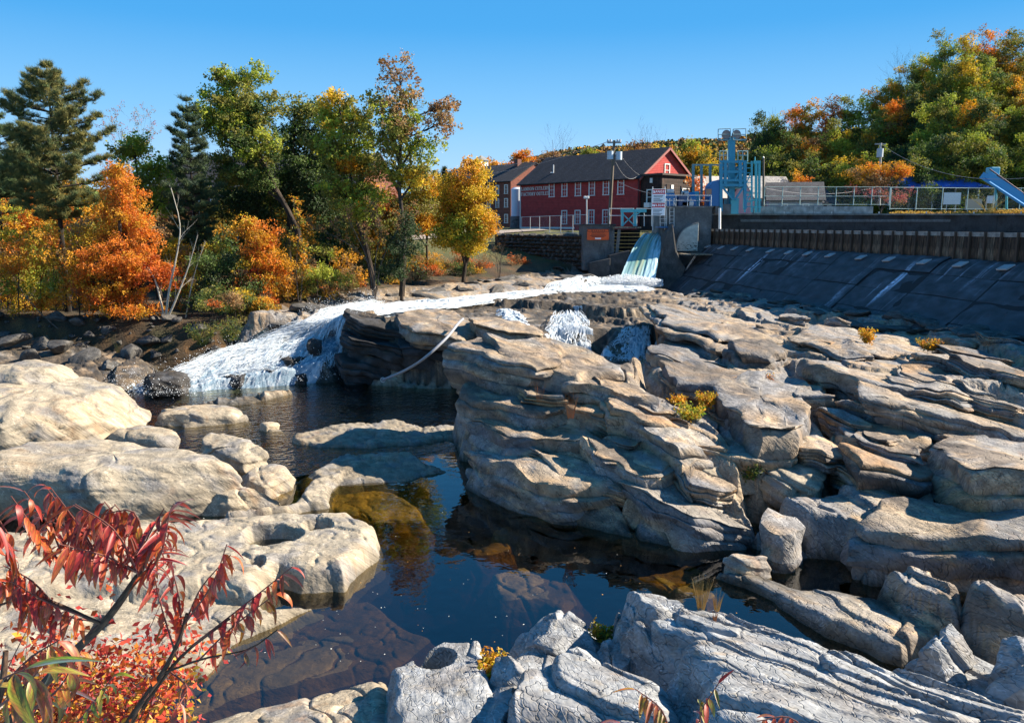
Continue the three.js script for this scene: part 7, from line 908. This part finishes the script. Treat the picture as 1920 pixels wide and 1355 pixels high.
// small plants on the ledges
function tuft(label, px, py, y, h, n, cols, o = {}) { const r = rng(Math.round(px + py)), b = atY(px, py, y); b.y = river(b.x, b.z).h; b.y = Math.max(b.y, y - .25); const S = thing(o.name ?? 'grass_tuft', label, 'plant', undefined, b), wood = [], list = []; for (let i = 0; i < n; i++) { const a = r() * TAU, L = h * (.6 + r() * .6), sp = (o.spread ?? .35) * L, e = V(Math.cos(a) * sp, L, Math.sin(a) * sp), s = V(Math.cos(a) * h * .12, 0, Math.sin(a) * h * .12); wood.push(limb([s, s.clone().lerp(e, .5).add(V(0, L * .1, 0)), e], .006, .001, 4, 3)); if (o.leafy) for (let k = 0; k < 5; k++) list.push([s.clone().lerp(e, .2 + r() * .8).add(V(r() - .5, r() - .5, r() - .5).multiplyScalar(h * .25)), .5 + r() * .6, cols[Math.floor(r() * cols.length)].map((v) => v * (.7 + r() * .5))]); } part('stems', merge(wood), std(o.stemC ?? cols[0], .8), S); if (list.length) { const m = leaves(list, CL.bush); m.name = 'foliage'; S.add(m); } return S; }
const STRAW = [.45, .27, .08], RUSTG = [.40, .16, .06];
tuft('tall dry straw clump at the back of the grey front rock', 1315, 1132, 1.7, .55, 70, [STRAW]); tuft('short straw clump beside the tall dry one', 1345, 1130, 1.7, .35, 40, [STRAW]); tuft('tiny rusty tuft on the grey front rock', 1340, 1170, 1.8, .18, 24, [RUSTG]);
tuft('golden fern growing beside the hollow rock', 925, 1245, 1.05, .3, 26, [C.gold, C.yellow], { leafy: true, spread: .9, name: 'fern' }); tuft('yellow sprig on the wet ledge of grey rock', 1128, 1172, 1.0, .2, 12, [C.yellow, C.olive], { leafy: true, spread: .9, name: 'fern' });
tuft('rust coloured grass tuft on the tan ledge', 1070, 770, 2.9, .8, 50, [RUSTG]); tuft('pale rust grass beside the middle ledge crack', 1012, 740, 3.1, .7, 24, [RUSTG]); tuft('yellow bush in the cleft below the grooved block', 1190, 790, 2.5, .26, 18, [C.yellow, C.lime], { leafy: true, spread: .9, name: 'shrub' });
tuft('yellow green vine bush spilling down the ledge gully', 1295, 775, 2.75, .42, 30, [C.yellow, C.lime], { leafy: true, spread: 1, name: 'shrub' }); tuft('golden bush at the top of the ledge gully', 1325, 750, 2.9, .5, 30, [C.gold, C.yellow], { leafy: true, spread: .6, name: 'shrub' }); tuft('golden leaves at the lip of the gully', 1270, 745, 2.95, .22, 20, [C.gold], { leafy: true, spread: 1, name: 'shrub' });
tuft('orange tuft on the grooved block edge', 1440, 715, 3.1, .4, 20, [C.gold, RUSTG], { leafy: true, name: 'shrub' }); tuft('upright golden bush near the dam foot', 1628, 632, 4.0, .55, 30, [C.gold, C.yellow], { leafy: true, spread: .5, name: 'shrub' }); tuft('olive tuft right of the golden bush', 1742, 645, 3.9, .4, 24, [C.olive, C.gold], { leafy: true, spread: 1, name: 'shrub' });
tuft('brown reeds beside the thin cascade', 1238, 650, 3.0, 1.1, 50, [RUSTG, STRAW]); tuft('dark green tuft under the cream boulder', 1405, 880, 1.6, .4, 24, [C.green, C.olive], { leafy: true, spread: .8, name: 'shrub' }); tuft('lone green sprig on the grooved block', 1480, 775, 2.5, .3, 12, [C.lime], { leafy: true, spread: .8, name: 'fern' }); tuft('olive brush at the foot of the left bank', 380, 640, 2.0, 1.2, 60, [C.olive, C.dkgreen], { leafy: true, spread: .7, name: 'shrub' }); tuft('dark brush hanging beside the falls', 430, 632, 2.2, 1.2, 60, [C.dkgreen, C.olive], { leafy: true, spread: .7, name: 'shrub' });
tuft('straw grass on the bank left of the falls', 220, 655, 1.3, .7, 50, [[.25, .2, .06]]); tuft('dry grass on the far bank wall', 1855, 392, 10.2, 1.2, 90, [[.5, .33, .08]], { spread: 1.2 });
{ // golden grass along the top of the far river wall
  const r = rng(131), list = []; for (let i = 0; i < 3200; i++) { const px = lerp(1672, 2050, r()), d = 89.3 + r() * 3.2, p = atD(px, 400, d); p.y = 10.0 + r() * (px > 1860 ? .95 : .5) * (.6 + .5 * n2(px * .05, 3)); const c = r() < .6 ? [.52, .34, .06] : r() < .6 ? [.42, .22, .06] : [.3, .28, .06], j = .7 + r() * .5; list.push([p, 1.2 + r(), c.map((v) => v * j)]); }
  const m = leaves(list, CL.bush); m.name = 'dry_grass'; stuff(m, 'golden dry grass along the top of the far river wall', 'grass'); scene.add(m);
}
console.log('foreground');
renderer.render(scene, camera);
